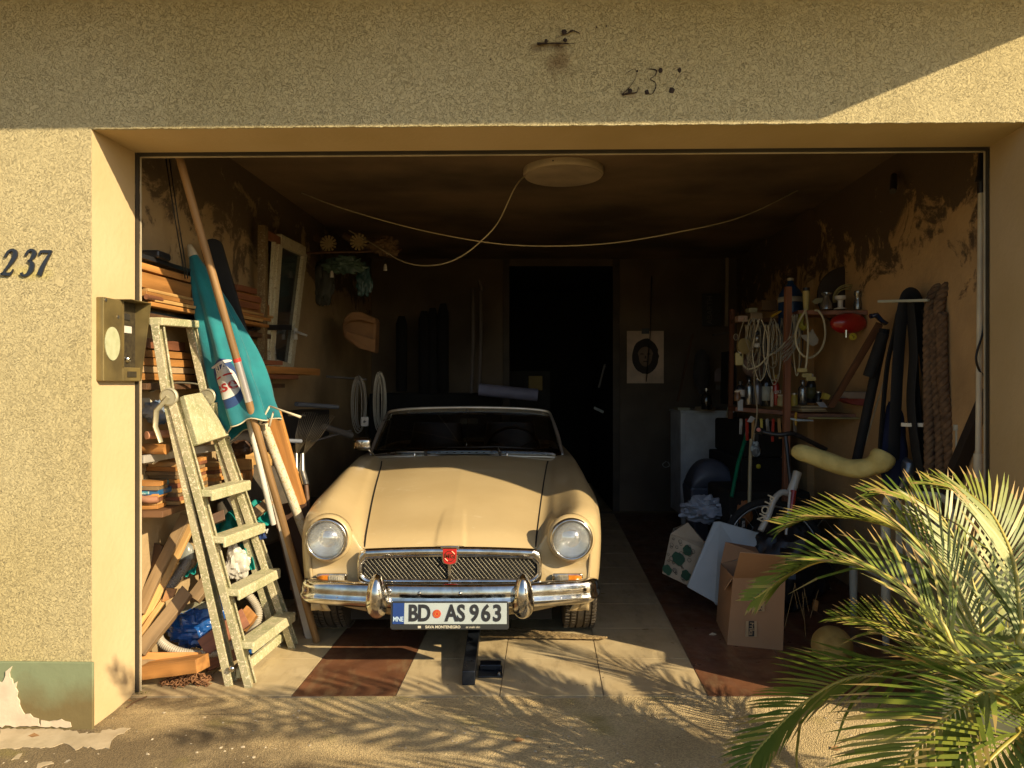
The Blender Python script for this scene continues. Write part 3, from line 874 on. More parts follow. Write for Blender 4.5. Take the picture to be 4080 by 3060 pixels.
hood = mb.build('hood', PAINT, car, smooth=180)
mb = MB()
for sgn in (0, 1):
    pts = [hoodpt(sgn, i / 30, .0025) + V(((.0045 if sgn else -.0045), 0, 0)) for i in range(31)]
    mb.tube(pts, .0042, 5, flat=.6)
mb.tube([hoodpt(i / 30, 0, -.012) + V((0, -.002, 0)) for i in range(31)], .008, 5)
mb.tube([hoodpt(i / 30, 1, .0) + V((0, .006, .001)) for i in range(31)], .005, 5, flat=.6)
mb.build('panel_gap', GAP, hood, smooth=60)
# grille
gc = V((XC + .002, 3.575, .4550))
def rrect(hw, hh, r_, bow=0.0, n=8):
    out = []
    for cx, cz, a0 in ((hw - r_, hh - r_, 0), (-hw + r_, hh - r_, 90), (-hw + r_, -hh + r_, 180), (hw - r_, -hh + r_, 270)):
        for i in range(n + 1):
            a = math.radians(a0 + 90 * i / n)
            x = cx + r_ * math.cos(a); z = cz + r_ * math.sin(a)
            out.append((x, z))
        # bow is added on the top run
    dense = []
    for i, p in enumerate(out):
        q = out[(i + 1) % len(out)]
        m = max(1, int(math.hypot(p[0] - q[0], p[1] - q[1]) / .03))
        for k in range(m): dense.append((p[0] + (q[0] - p[0]) * k / m, p[1] + (q[1] - p[1]) * k / m))
    return [(x, z + (bow * (1 - (x / hw) ** 2) if z > 0 else 0)) for x, z in dense]
grille = None
mb = MB()
ring = rrect(.432, .066, .042, .012)
mb.add([gc + V((x, -.002, z)) for x, z in ring], [tuple(range(len(ring)))])
grille = mb.build('grille', VOID, car)
mb = MB()
prof = [(-.002, .012), (-.018, .010), (-.024, .002), (-.020, -.008), (-.006, -.014), (.0, -.014)]
outer = ring; nR = len(ring)
o = 0
for (dy, dr) in prof:
    for x, z in ring:
        sx = (1 + dr / .432); k = 1.0
        top = z > 0
        zz = z + (dr * (2.0 if top else 1.2)) * (1 if z > 0 else -1) * min(1, abs(z) / .05)
        mb.v.append(gc + V((x * sx, dy - (.006 if top and abs(x) < .4 else 0), zz)))
for i in range(len(prof) - 1):
    for k in range(nR):
        mb.f.append((i * nR + k, i * nR + (k + 1) % nR, (i + 1) * nR + (k + 1) % nR, (i + 1) * nR + k)); mb.m.append(0)
mb.build('grille_surround', CHROME, grille, smooth=60)
mb = MB()   # slanting wires with a finer crossing set
def clipseg(x0, z0, dx, dz, hw, hh):
    ts_ = [0, 3]
    lo, hi = -3.0, 3.0
    for p, d, l in ((x0, dx, hw), (z0, dz, hh)):
        if abs(d) < 1e-6: continue
        a, b_ = (-l - p) / d, (l - p) / d
        if a > b_: a, b_ = b_, a
        lo = max(lo, a); hi = min(hi, b_)
    return lo, hi
def wires(step, ang, r_, yo, hw=.412, hh=.062):
    dx, dz = math.cos(ang), math.sin(ang)
    for i in range(-60, 61):
        x0 = i * step
        lo, hi = clipseg(x0, 0, dx, dz, hw, hh)
        if hi - lo < .02: continue
        a = gc + V((x0 + dx * lo, yo, dz * lo)); b_ = gc + V((x0 + dx * hi, yo, dz * hi))
        if min(abs(x0 + dx * lo), abs(x0 + dx * hi)) < .012: pass
        mb.tube([a, b_], r_, 5, False)
wires(.0205, math.radians(-50), .0013, -.010)
mb.build('grille_wire', M('grille_wire_metal', (.26, .24, .18), .45, .8), grille, smooth=180)
mb = MB()
wires(.0185, math.radians(40), .0009, -.006)
mb.build('grille_wire', M('dull_wire', (.20, .18, .13), .5, .8), grille, smooth=180)
mb = MB()
mb.box((gc.x - .008, gc.y - .022, gc.z - .072), (gc.x + .008, gc.y - .004, gc.z + .06))
mb.build('grille_divider', CHROME, grille, bevel=.003)
# badge
bc = V((XC + .004, 3.548, .517))
shield = [(-.034, .040), (.034, .040), (.034, .020), (.031, -.022), (.026, -.034), (.010, -.039), (0, -.041), (-.010, -.039), (-.026, -.034), (-.031, -.022), (-.034, .020)]
mb = MB().slab([bc + V((x * 1.22, .012, z * 1.13)) for x, z in shield], V((0, -.012, 0)))
mb.slab([bc + V((x, 0, z)) for x, z in [(-.044, .047), (.044, .047), (.043, .032), (-.043, .032)]], V((0, -.004, 0)))
badge = mb.build('badge', CHROME, grille, bevel=.002)
mb = MB().slab([bc + V((x * .98, .0, z * .98 - .001)) for x, z in shield], V((0, -.004, 0)))
mb.build('badge_shield', M('red_enamel', (.52, .025, .02), .25, coat=.6, col2=(.42, .02, .02)), badge, bevel=.001)
mb = MB()
RE2 = M('dull_red_relief', (.36, .09, .05), .3, .6)
oc = []
for k in range(8):
    a = math.radians(22.5 + 45 * k); oc.append(bc + V((.026 * math.cos(a), -.005, .026 * math.sin(a) - .001)))
mb.tube(oc, .0018, 5, closed=True)
text(mb, 'MG', .030, bc + V((0, -.0045, -.001)), (1, 0, 0), (0, 0, 1), bold=.0006, extrude=.0012)
mb.build('badge_letters', RE2, badge)
# headlamps
for sgn in (-1, 1):
    c = V((XC + sgn * HL[0], 3.583, HL[1]))
    ax = V((0, -1, 0))
    mb = MB().lathe(c, ax, [(.118, -.02), (.116, .004), (.108, .020), (.100, .024)], 40)
    hl = mb.build('headlight', PAINT, car, smooth=180)
    mb = MB().lathe(c, ax, [(.1035, .015), (.1035, .026), (.101, .036), (.096, .042), (.090, .042), (.0865, .036), (.086, .026)], 48)
    mb.build('headlight_rim', CHROME, hl, smooth=180)
    mb = MB().lathe(c, ax, [(.0, -.045), (.03, -.041), (.055, -.028), (.074, -.006), (.084, .022), (.087, .03)], 40)
    mb.build('reflector', M('lamp_reflector', (.86, .86, .84), .06, 1.0, bump=.1, bs=12, bdist=.004), hl, smooth=180)
    mb = MB().lathe(c, ax, [(.010, -.04), (.012, .002), (.009, .010), (.0, .012)], 16)
    mb.build('bulb', M('bulb_frost', (.5, .5, .45), .2), hl, smooth=180)
    LENS = M('fluted_glass', (.75, .82, .86), .04, alpha=.22, coat=1.0)
    if not LENS.get('w'):
        LENS['w'] = 1
        t = LENS.node_tree; bb = t.nodes['Principled BSDF']
        tc = nn(t, 'ShaderNodeTexCoord'); wv = nn(t, 'ShaderNodeTexWave'); wv.inputs['Scale'].default_value = 70
        t.links.new(tc.outputs['Object'], wv.inputs['Vector'])
        br = nn(t, 'ShaderNodeTexBrick'); br.inputs['Scale'].default_value = 38; br.inputs['Mortar Size'].default_value = .02
        mp = nn(t, 'ShaderNodeMapping'); mp.inputs['Rotation'].default_value = (math.radians(90), 0, 0)
        t.links.new(tc.outputs['Object'], mp.inputs[0]); t.links.new(mp.outputs[0], br.inputs['Vector'])
        ad = nn(t, 'ShaderNodeMath', operation='ADD'); t.links.new(wv.outputs['Fac'], ad.inputs[0]); t.links.new(br.outputs['Fac'], ad.inputs[1])
        bp = nn(t, 'ShaderNodeBump'); bp.inputs['Strength'].default_value = .55; bp.inputs['Distance'].default_value = .0025
        t.links.new(ad.outputs[0], bp.inputs['Height']); t.links.new(bp.outputs[0], bb.inputs['Normal'])
    mb = MB().lathe(c, ax, [(.087, .034), (.075, .044), (.055, .053), (.03, .059), (.0, .061)], 40)
    mb.build('lens', LENS, hl, smooth=180)
# front indicators
AMB = M('amber_plastic', (.85, .30, .02), .25, coat=.4, trans=.25, col2=(.75, .22, .01), vs=40)
CLR = M('clear_plastic', (.62, .58, .46), .2, coat=.4, trans=.3, col2=(.4, .36, .28), vs=60, stretch=(3, 1, 1))
for sgn in (-1, 1):
    c = V((XC + sgn * .570, 3.585, .387))
    mb = MB().slab([c + V((x, .004, z)) for x, z in rrect(.074, .037, .012)], V((0, -.014, 0)))
    ind = mb.build('indicator_lamp', CHROME, car, bevel=.003, smooth=40)
    def lensblk(x0, x1, m, nm, rib):
        mb = MB(); k = 14
        for i in range(k):
            a = x0 + (x1 - x0) * i / k; b_ = x0 + (x1 - x0) * (i + 1) / k
            e = .003 if (i % 2 and rib) else 0
            endk = lambda q: .032 * (1 - .25 * max(0, (abs(q) - .045) / .025))
            dep = lambda q: -.034 + .018 * max(0, (abs(q) - .035) / .035) ** 1.5
            ya, yb = dep(a) - e, dep(b_) - e
            mb.hexa([c + V(p) for p in ((a, ya, -endk(a)), (b_, yb, -endk(b_)), (b_, -.01, -endk(b_)), (a, -.01, -endk(a)), (a, ya, endk(a)), (b_, yb, endk(b_)), (b_, -.01, endk(b_)), (a, -.01, endk(a)))])
        mb.build(nm, m, ind)
    if sgn < 0: lensblk(-.068, -.012, AMB, 'amber_lens', 0); lensblk(-.010, .062, CLR, 'clear_lens', 1)
    else: lensblk(.004, .068, AMB, 'amber_lens', 0); lensblk(-.062, .002, CLR, 'clear_lens', 1)
# bumper: swept blade
bp_prof = [(.020, .052), (.004, .051), (-.010, .044), (-.017, .030), (-.020, .006), (-.019, -.006), (-.026, -.014), (-.028, -.024), (-.022, -.034), (-.008, -.046), (.008, -.052), (.020, -.052)]
path = []
for i in range(41):
    x = -.66 + 1.32 * i / 40
    path.append((x, 3.462 + .085 * (abs(x) / .66) ** 2.3))
left = []
for i in range(1, 10):
    a = math.radians(10 * i)
    left.append((.655 + .055 * math.sin(a) , 3.547 + .10 * (1 - math.cos(a)) + .012 * i / 9))
left.append((.712, 3.70)); left.append((.712, 3.76))
path = [(-x, y) for x, y in left[::-1]] + path + left
mb = MB(); nP = len(bp_prof)
for i, (x, y) in enumerate(path):
    a = path[max(0, i - 1)]; b_ = path[min(len(path) - 1, i + 1)]
    d = V((b_[0] - a[0], b_[1] - a[1], 0)).normalized(); nrm = V((-d.y, d.x, 0))
    e = min(i, len(path) - 1 - i); k = min(1, .55 + e * .07)
    for dy, dz in bp_prof:
        mb.v.append(V((XC + x, y, .345)) + nrm * dy + V((0, 0, dz * k * 1.14)))
for i in range(len(path) - 1):
    for j in range(nP - 1):
        mb.f.append((i * nP + j, i * nP + j + 1, (i + 1) * nP + j + 1, (i + 1) * nP + j)); mb.m.append(0)
bumper = mb.build('front_bumper', CHROME, car, smooth=50)
for x, z in ((-.52, -.018), (.53, -.018), (-.13, .02), (.06, .02), (-.27, .03)):
    yb = 3.462 + .085 * (abs(x) / .66) ** 2.3 - .020
    MB().sphere(V((XC + x, yb, .345 + z)), .0095, (1, .6, 1), 12).build('bumper_bolt', CHROME, bumper, smooth=180)
for sgn in (-1, 1):
    c = V((XC + sgn * .338 + .015, 3.425, .357))
    def orr(s, t):
        a = s * 2 * math.pi; h = (t * 2 - 1)
        rad = math.sqrt(max(0, 1 - abs(h) ** 2.4))
        wx = .049 * rad * (1 - .22 * h)
        x = math.cos(a) * wx; y = math.sin(a) * (.040 * rad + .004)
        if y < 0: x *= 1 - .25 * abs(y) / .044
        return c + V((x, y - .012 * (1 - h * h) + .010 * h * h, h * .106))
    mb = MB().grid(orr, 36, 26, closeu=True)
    mb.build('overrider', CHROME, bumper, smooth=180)
# number plate
pc = V((-.282, 3.352, .300)); pt = V((0, .16, 1)).normalized(); pe = V((1, 0, 0)); pn = -pe.cross(pt)
FR_ = M('plate_frame', (.02, .02, .02), .3, coat=.4)
mb = MB().slab([pc + pe * x + pt * (z - .008) for x, z in rrect(.268, .062, .012)], pn * .012)
plate = mb.build('number_plate', FR_, car, bevel=.002, smooth=40)
off = pn * -.003
mb = MB().slab([pc + pe * x + pt * z + off for x, z in [(-.206, -.045), (.258, -.045), (.258, .047), (-.206, .047)]], pn * .004)
mb.build('plate_panel', M('plate_white', (.40, .46, .46), .35, coat=.2, col2=(.36, .41, .41), vs=9), plate, bevel=.001)
mb = MB().slab([pc + pe * x + pt * z + off for x, z in [(-.258, -.045), (-.206, -.045), (-.206, .047), (-.258, .047)]], pn * .004)
mb.build('plate_band', M('plate_blue', (.01, .045, .22), .35, coat=.3), plate, bevel=.001)
mb = MB()
o2 = pc + pn * -.0045
for s_, x_, k_ in (('B', -.165, .80), ('D', -.115, .80), ('A', .008, .80), ('S', .052, .80), ('9', .112, .86), ('6', .164, .86), ('3', .216, .86)):
    mb = MB(); text(mb, s_, .100, o2 + pe * x_, pe, pt, bold=.0030, extrude=.0012, sx=k_)
    mb.build('plate_character', BLKPL, plate)
mb = MB(); text(mb, 'MNE', .030, o2 + pe * -.232 + pt * -.024, pe, pt, bold=.0004, extrude=.0006, sx=.78)
mb.build('plate_characters', M('pale_blue_letters', (.45, .6, .75), .4), plate)
mb = MB().lathe(o2 + pe * -.058, -pn, [(.0185, -.002), (.0185, .0006), (0, .0008)], 28)
seal = mb.build('plate_seal', M('seal_red', (.62, .045, .02), .35), plate)
mb = MB()
for k in range(10):
    a = k * .628
    mb.sphere(o2 + pe * (-.058 + .008 * math.cos(a)) + pt * .008 * math.sin(a) - pn * .001, .0022, n=6)
mb.tube([o2 + pe * (-.058 + .014 * math.cos(k * .3)) + pt * .014 * math.sin(k * .3) - pn * .001 for k in range(21)], .0008, 4, closed=True)
mb.build('seal_emblem', M('seal_gold', (.65, .28, .05), .4), seal)
mb = MB(); FT = M('frame_lettering', (.62, .58, .45), .4)
text(mb, 'SAVA MONTENEGRO', .0165, pc + pe * -.030 + pt * -.058 - pn * .0018, pe, pt, extrude=.0006, bold=.0004)
text(mb, 'za svaki dan', .0135, pc + pe * .105 + pt * -.058 - pn * .0018, pe, pt, extrude=.0006, bold=.0001, shear=.3)
mb.slab([pc + pe * (x - .135) + pt * (z - .058) - pn * .0012 for x, z in [(-.008, -.005), (.006, -.005), (.006, .005), (-.008, .005)]], -pn * .001)
mb.build('frame_lettering', FT, plate)
# wheels
def wheel(x, y, sgn):
    c = V((XC + x, y, .300)); ax = V((sgn, 0, 0))
    prof = [(.19, -.078), (.255, -.086), (.280, -.082), (.294, -.072), (.2945, -.060), (.287, -.058), (.287, -.052), (.2985, -.050), (.2995, -.024), (.290, -.022), (.290, -.016), (.300, -.014),
            (.300, .014), (.290, .016), (.290, .022), (.2995, .024), (.2985, .050), (.287, .052), (.287, .058), (.2945, .060), (.294, .072), (.280, .082), (.255, .086), (.19, .078)]
    mb = MB().lathe(c, ax, prof, 60)
    ty = mb.build('wheel', TYRE, car, smooth=50)
    mb = MB()
    for k in range(70):
        a = 2 * math.pi * k / 70
        for q in (-.070, .070, -.037, .037):
            p = c + V((q, math.sin(a) * .2965, math.cos(a) * .2965)); t_ = V((0, math.cos(a), -math.sin(a)))
            mb.beam(p - V((.011, 0, 0)) , p + V((.011, 0, 0)) + t_ * .004 * (1 if q > 0 else -1), .010, .010, V((0, math.sin(a), math.cos(a))))
    mb.build('tread', TYRE, ty)
    mb = MB().lathe(c, ax, [(.0, .05), (.05, .052), (.06, .03), (.12, .02), (.165, .03), (.19, .065), (.195, .075)], 40)
    mb.lathe(c, -ax, [(.0, .02), (.17, .02), (.195, .07)], 30)
    mb.build('rim', STEEL, ty, smooth=40)
for x, y, s in ((.662, 4.12, 1), (-.662, 4.12, -1), (.650, 6.40, 1), (-.650, 6.40, -1)): wheel(x, y, s)
# windscreen: two posts, header rail and a slightly curved pane
BASE = [(-.645, 4.93, .850), (-.60, 4.885, .862), (-.40, 4.85, .872), (0, 4.835, .882), (.40, 4.85, .872), (.60, 4.885, .862), (.640, 4.93, .850)]
HEAD = [(-.568, 5.20, 1.128), (-.53, 5.17, 1.150), (-.36, 5.15, 1.168), (0, 5.14, 1.176), (.36, 5.15, 1.168), (.53, 5.17, 1.150), (.568, 5.20, 1.128)]
w3 = lambda L: [V((XC + a, b_, c)) for a, b_, c in L]
bs_, hs_ = catmull(w3(BASE), 8), catmull(w3(HEAD), 8)
ALU = M('alloy_trim', (.62, .60, .52), .38, .85, rvar=.1, bump=.05)
mb = MB()
mb.tube([bs_[0] + V((-.01, .02, -.03))] + [bs_[0].lerp(hs_[0], k / 6) + V((-.012 * math.sin(k / 6 * 3.1), 0, 0)) for k in range(7)] + hs_[1:-1] + [hs_[-1].lerp(bs_[-1], k / 6) + V((.012 * math.sin(k / 6 * 3.1), 0, 0)) for k in range(7)] + [bs_[-1] + V((.01, .02, -.03))], .0125, 8, flat=.8)
ws = mb.build('windscreen', ALU, car, smooth=180)
mb = MB().tube([p + V((0, .0, -.006)) for p in bs_], .012, 8, flat=.8)
mb.build('lower_rail', ALU, ws, smooth=180)
mb = MB().grid(lambda s, t: bs_[int(s * (len(bs_) - 1) + .5)].lerp(hs_[int(s * (len(bs_) - 1) + .5)], t), len(bs_) - 1, 6)
TINT = M('windscreen_glass', (.55, .58, .56), 0.02, trans=1.0)
mb.build('pane', TINT, ws, smooth=180, solid=.004)
mid = bs_[len(bs_) // 2].lerp(hs_[len(hs_) // 2], .5)
mb = MB().tube([bs_[len(bs_) // 2] + V((0, .006, 0)), hs_[len(hs_) // 2] + V((0, .006, 0))], .0022, 6)
mb.sphere(bs_[24].lerp(hs_[24], .86) + V((0, .006, 0)), .006, (1, 1, 1.4), 8)
mb.build('tie_rod', CHROME, ws, smooth=180)
def onpane(s, t, off_=-.004):
    i = s * (len(bs_) - 1); k = min(len(bs_) - 2, int(i)); f = i - k
    return bs_[k].lerp(bs_[k + 1], f).lerp(hs_[k].lerp(hs_[k + 1], f), t) + V((0, off_, 0))
mb = MB().add([onpane(.095, .80), onpane(.165, .80), onpane(.170, .93), onpane(.103, .91)], [(0, 1, 2, 3)])
st_ = mb.build('registration_sticker', M('sticker_green_white', (.62, .66, .48), .5), ws, solid=.0008)
mb = MB()
e1 = (onpane(.165, .80) - onpane(.095, .80)).normalized(); e2 = (onpane(.10, .91) - onpane(.095, .80)).normalized()
text(mb, 'BD  AS 963', .017, onpane(.131, .835, -.007), e1, e2, extrude=.0003, bold=.0003)
mb.build('sticker_lettering', DK, st_)
mb = MB().add([onpane(.93, .10), onpane(.955, .10), onpane(.955, .20), onpane(.93, .20)], [(0, 1, 2, 3)])
mb.build('registration_sticker', M('sticker_grey', (.3, .32, .32), .5), ws, solid=.0008)
# wipers
for (x0, x1, t1, x2) in ((-.255, -.45, .045, -.62), (.225, .10, .16, -.06)):
    piv = V((XC + x0, 4.785, .893))
    mb = MB().cyl(piv - V((0, 0, .015)), piv + V((0, -.003, .012)), .010, 14)
    wp = mb.build('wiper', BLKPL, car, smooth=40)
    s1 = (x1 + .645) / 1.285
    e = onpane(s1, t1, -.022)
    mb = MB().tube([piv + V((0, 0, .008)), piv.lerp(e, .5) + V((0, -.006, .014)), e], [.0045, .004, .003], 6)
    mb.build('wiper_arm', STEEL, wp, smooth=180)
    sA = s1 - .13; sB = s1 + .115
    mb = MB().tube([onpane(max(.01, sA), t1 - .02, -.010), onpane(s1, t1 + .005, -.012), onpane(sB, t1 - .02, -.010)], .0036, 6)
    mb.build('wiper_blade', BLKPL, wp, smooth=180)
# cowl vent
mb = MB(); vc = V((XC + .0, 4.805, .8905))
mb.slab([vc + V((x, y, z)) for x, y, z in [(-.19, -.018, -.004), (.19, -.018, -.004), (.155, .028, .003), (-.155, .028, .003)]], V((0, 0, .004)))
vent = mb.build('cowl_vent', VOID, car, bevel=.001)
mb = MB()
mb.tube([vc + V(p) for p in ((-.192, -.019, .001), (.192, -.019, .001), (.157, .030, .008), (-.157, .030, .008))], .0025, 6, closed=True)
for i in range(7): mb.slab([vc + V((x + (-.144 + .048 * i), y, .002)) for x, y in ((-.018, .004), (.018, .004), (.015, .018), (-.015, .018))], V((0, 0, .004)))
mb.build('vent_bar', M('grey_blue_alloy', (.30, .36, .38), .4, .7), vent, bevel=.001)
for x in (-.33, .27):
    MB().lathe(V((XC + x, 4.80, .885)), V((0, 0, 1)), [(.008, -.01), (.008, .006), (.004, .010), (0, .011)], 12).build('washer_jet', CHROME, car, smooth=60)
# door mirror on the left of the picture
mp_ = V((-.970, 4.80, .952))
mb = MB().grid(lambda s, t: mp_ + V((math.copysign(abs(math.cos(s * 6.2832)) ** .5, math.cos(s * 6.2832)) * .060 * (math.sin(t * 1.5708)) ** .5, -.03 * math.cos(t * 1.5708) - .0,
                                       math.copysign(abs(math.sin(s * 6.2832)) ** .5, math.sin(s * 6.2832)) * .040 * (math.sin(t * 1.5708)) ** .5)), 40, 10, closeu=True)
mir = mb.build('door_mirror', CHROME, car, smooth=180, solid=.004)
MB().slab([mp_ + V((x, .002, z)) for x, z in rrect(.058, .038, .016)], V((0, .003, 0))).build('mirror_glass', M('mirror', (.8, .8, .8), .03, 1.0), mir)
MB().tube([mp_ + V((.03, .0, -.03)), mp_ + V((.065, .05, -.075)), V((XC - .66, 4.99, .845))], [.008, .007, .010], 8).build('mirror_arm', CHROME, mir, smooth=180)
# seats, dash, steering wheel
for sgn in (-1, 1):
    c = V((XC + sgn * .29, 5.75, .45))
    mb = MB().grid(lambda s, t: c + V((math.cos(s * 6.2832) * .22 * (1 - .35 * max(0, t - .6)), math.sin(s * 6.2832) * .07 + .16 * t, .02 + .56 * t if t < 1 else .58)), 20, 8, closeu=True)
    seat = mb.build('seat', M('black_leather', (.02, .02, .022), .4), car, smooth=180)
    MB().box((c.x - .22, 5.28, .45), (c.x + .22, 5.78, .60)).build('seat_cushion', MATS['black_leather'], seat, bevel=.04)
MB().box((XC - .60, 5.03, .70), (XC + .60, 5.10, .86)).build('dashboard', MATS['black_leather'], car, bevel=.02)
sw = V((XC + .31, 5.32, .86)); sd = V((0, 1, .45)).normalized(); _, s_, u_ = frame(sd)
mb = MB().tube([sw + s_ * .19 * math.cos(k * .2618) + u_ * .19 * math.sin(k * .2618) for k in range(24)], .011, 8, closed=True)
for a in (0.5, 2.64, 4.71): mb.tube([sw, sw + s_ * .19 * math.cos(a) + u_ * .19 * math.sin(a)], .006, 6)
mb.tube([sw, sw - sd * .25], .02, 8)
mb.build('steering_wheel', M('dark_leather', (.05, .04, .035), .4), car, smooth=180)
MB().grid(lambda s, t: V((XC - .06 + .12 * s, 5.19, 1.06 + .035 * t)), 2, 2).build('interior_mirror', BLKPL, car, solid=.012)
for sgn in (-1, 1):
    MB().tube([body_w(5.02 + .9 * k / 12, 5.0, sgn) + V((0, 0, .006)) for k in range(13)], .010, 8).build('cockpit_trim', BLKPL, car, smooth=180)
# ------------------------------------------------------------ LEFT SIDE
# intercom panel on the left reveal
BR_ = M('aged_brass', (.30, .23, .09), .45, .6, col2=(.17, .13, .06), vs=6, rvar=.15, bump=.1)
def jp(y, z, out):      # point on the left reveal
    t = (y - 2.91) / .30
    return V((-1.652 + .017 * t + out, y, z))
def ipx(u, v, out):     # on the reveal (plus out) under pixel
    a = (u - 2040) / FPX
    y = (-1.652 - .017 * 2.91 / .3 + out) / (a - .017 / .3)
    return V((a * y, y, CAMZ - (v - 1530) * y / FPX))
ic = thing('intercom', jp(3.05, 1.34, .03), 'aged brass intercom panel with a pale oval speaker cover, fixed to the left door reveal', 'intercom')
mb = MB()
A, B, C_, D_ = jp(2.945, 1.69, 0), jp(3.19, 1.69, 0), jp(3.19, 1.36, 0), jp(2.945, 1.36, 0)
mb.slab([jp(2.938, 1.352, 0), jp(3.07, 1.352, 0), jp(3.07, 1.686, 0), jp(2.938, 1.686, 0)], V((.030, 0, 0)))
mb.slab([jp(3.07, 1.352, 0), jp(3.20, 1.352, 0), jp(3.20, 1.41, 0), jp(3.07, 1.41, 0)], V((.0302, 0, 0)))
mb.build('faceplate', BR_, ic, bevel=.003)
mb = MB().slab([jp(3.07, 1.41, 0), jp(3.20, 1.41, 0), jp(3.20, 1.688, 0), jp(3.07, 1.688, 0)], V((.008, 0, 0)))
rec = mb.build('camera_recess', M('dark_speckled', (.05, .04, .022), .5, col2=(.02, .015, .01), vs=60), ic)
mb = MB()
mb.slab([jp(3.05, 1.687, .0), jp(3.20, 1.687, 0), jp(3.20, 1.690, 0), jp(3.05, 1.690, 0)], V((.075, 0, 0)))
mb.slab([jp(3.199, 1.352, .0), jp(3.203, 1.352, 0), jp(3.203, 1.69, 0), jp(3.199, 1.69, 0)], V((.032, 0, 0)))
mb.slab([jp(3.199, 1.352, .032), jp(3.199, 1.69, .075), jp(3.199, 1.69, .032)], V((0, .004, 0)))
mb.slab([jp(3.068, 1.41, .0), jp(3.072, 1.41, 0), jp(3.072, 1.69, 0), jp(3.068, 1.69, 0)], V((.034, 0, 0)))
mb.build('rain_hood', BR_, ic)
el = [jp(2.994 + .050 * math.cos(k * .2618), 1.503 + .068 * math.sin(k * .2618), .0303) for k in range(24)]
MB().slab(el, V((.003, 0, 0))).build('speaker_cover', M('pale_green_sticker', (.46, .47, .30), .7, col2=(.36, .38, .22), vs=20, bump=.4, bs=40), ic)
for y_, z_ in ((3.035, 1.615), (2.951, 1.675)):
    MB().lathe(jp(y_, z_, .030), V((1, 0, 0)), [(.007, 0), (.007, .003), (.002, .004)], 14).build('screw', STEEL, ic, smooth=60)
MB().slab([jp(3.10, 1.555, .008), jp(3.165, 1.555, .008), jp(3.165, 1.585, .008), jp(3.10, 1.585, .008)], V((.005, 0, 0))).build('name_plate', WHITE, rec, bevel=.002)
MB().slab([jp(3.10, 1.61, .008), jp(3.155, 1.61, .008), jp(3.155, 1.637, .008), jp(3.10, 1.637, .008)], V((.004, 0, 0))).build('call_button', BLKPL, rec, bevel=.002)
MB().lathe(jp(3.135, 1.445, .008), V((1, 0, 0)), [(.016, 0), (.015, .008), (.009, .014), (.004, .012), (0, .012)], 20).build('lock', CHROME, rec, smooth=50)
MB().slab([jp(3.10, 1.368, .0304), jp(3.165, 1.368, .0304), jp(3.165, 1.393, .0304), jp(3.10, 1.393, .0304)], V((.003, 0, 0))).build('label_slot', MATS['dark_speckled'], ic, bevel=.001)

# step ladder
def splat(name, base, c2, c3, metal=.5):
    m = M(name, base, .55, metal, col2=c2, vs=9, bump=.3, bs=40, detail=6)
    if m.get('w'): return m
    m['w'] = 1
    t = m.node_tree; b = t.nodes['Principled BSDF']; geo = nn(t, 'ShaderNodeNewGeometry')
    n = nn(t, 'ShaderNodeTexNoise'); n.inputs['Scale'].default_value = 75; n.inputs['Detail'].default_value = 7; n.inputs['Distortion'].default_value = 1.6
    t.links.new(geo.outputs['Position'], n.inputs['Vector'])
    r_ = nn(t, 'ShaderNodeMapRange'); r_.inputs['From Min'].default_value = .56; r_.inputs['From Max'].default_value = .60
    t.links.new(n.outputs['Fac'], r_.inputs[0])
    x = nn(t, 'ShaderNodeMix', data_type='RGBA'); x.inputs[7].default_value = (*c3, 1)
    t.links.new(r_.outputs[0], x.inputs[0]); t.links.new(b.inputs['Base Color'].links[0].from_socket, x.inputs[6]); t.links.new(x.outputs[2], b.inputs['Base Color'])
    iv = nn(t, 'ShaderNodeMapRange'); iv.inputs['To Min'].default_value = metal; iv.inputs['To Max'].default_value = 0
    t.links.new(r_.outputs[0], iv.inputs[0]); t.links.new(iv.outputs[0], b.inputs['Metallic'])
    return m
LAD = splat('paint_splashed_aluminium', (.46, .42, .27), (.33, .32, .18), (.70, .61, .44), .15)
LADT = splat('paint_caked_tread', (.52, .48, .30), (.36, .37, .20), (.70, .62, .42), .05)
lad = thing('step_ladder', (-1.2, 3.5, 0), 'paint splashed aluminium step ladder standing folded against the left wall', 'ladder')
YN, YF = 3.30, 3.78
def LP(u, v, d): return P(u, v, d)
tA, tB = LP(628, 1292, 3.26), LP(763, 1300, 3.62)
hA, hB = LP(672, 1580, 3.27), LP(825, 1580, 3.64)
fA, fB = V((-1.255, 3.31, .0)), V((-1.115, 3.78, .0))      # climbing rails A(lower) left... feet
fC, fD = V((-1.160, 3.29, .0)), V((-1.195, 3.80, .0))
def rail(nm, a, b, w_=.034, h_=.062):
    # open C section: broad web facing the side, thin lips
    d_, s_, u_ = frame(b - a, V((1, 0, 0)))
    if u_.x < 0: u_ = -u_; s_ = -s_
    H, W, T = h_ / 2, w_, .005
    sec = [(-H, 0), (-H, W), (-H + .012, W), (-H + .012, W - T), (-H + T, W - T), (-H + T, T), (H - T, T), (H - T, W - T), (H - .012, W - T), (H - .012, W), (H, W), (H, 0)]
    L = (b - a).length; n = 8; k = len(sec); mb = MB()
    for i in range(n + 1):
        for p, q_ in sec: mb.v.append(a + d_ * (L * i / n) + s_ * p - u_ * (q_ - W / 2) * -1)
    for i in range(n):
        for j in range(k): mb.f.append((i * k + j, i * k + (j + 1) % k, (i + 1) * k + (j + 1) % k, (i + 1) * k + j))
    mb.f += [tuple(range(k - 1, -1, -1)), tuple(n * k + j for j in range(k))]; mb.m = [0] * len(mb.f)
    return mb.build(nm, LAD, lad, bevel=.0015)
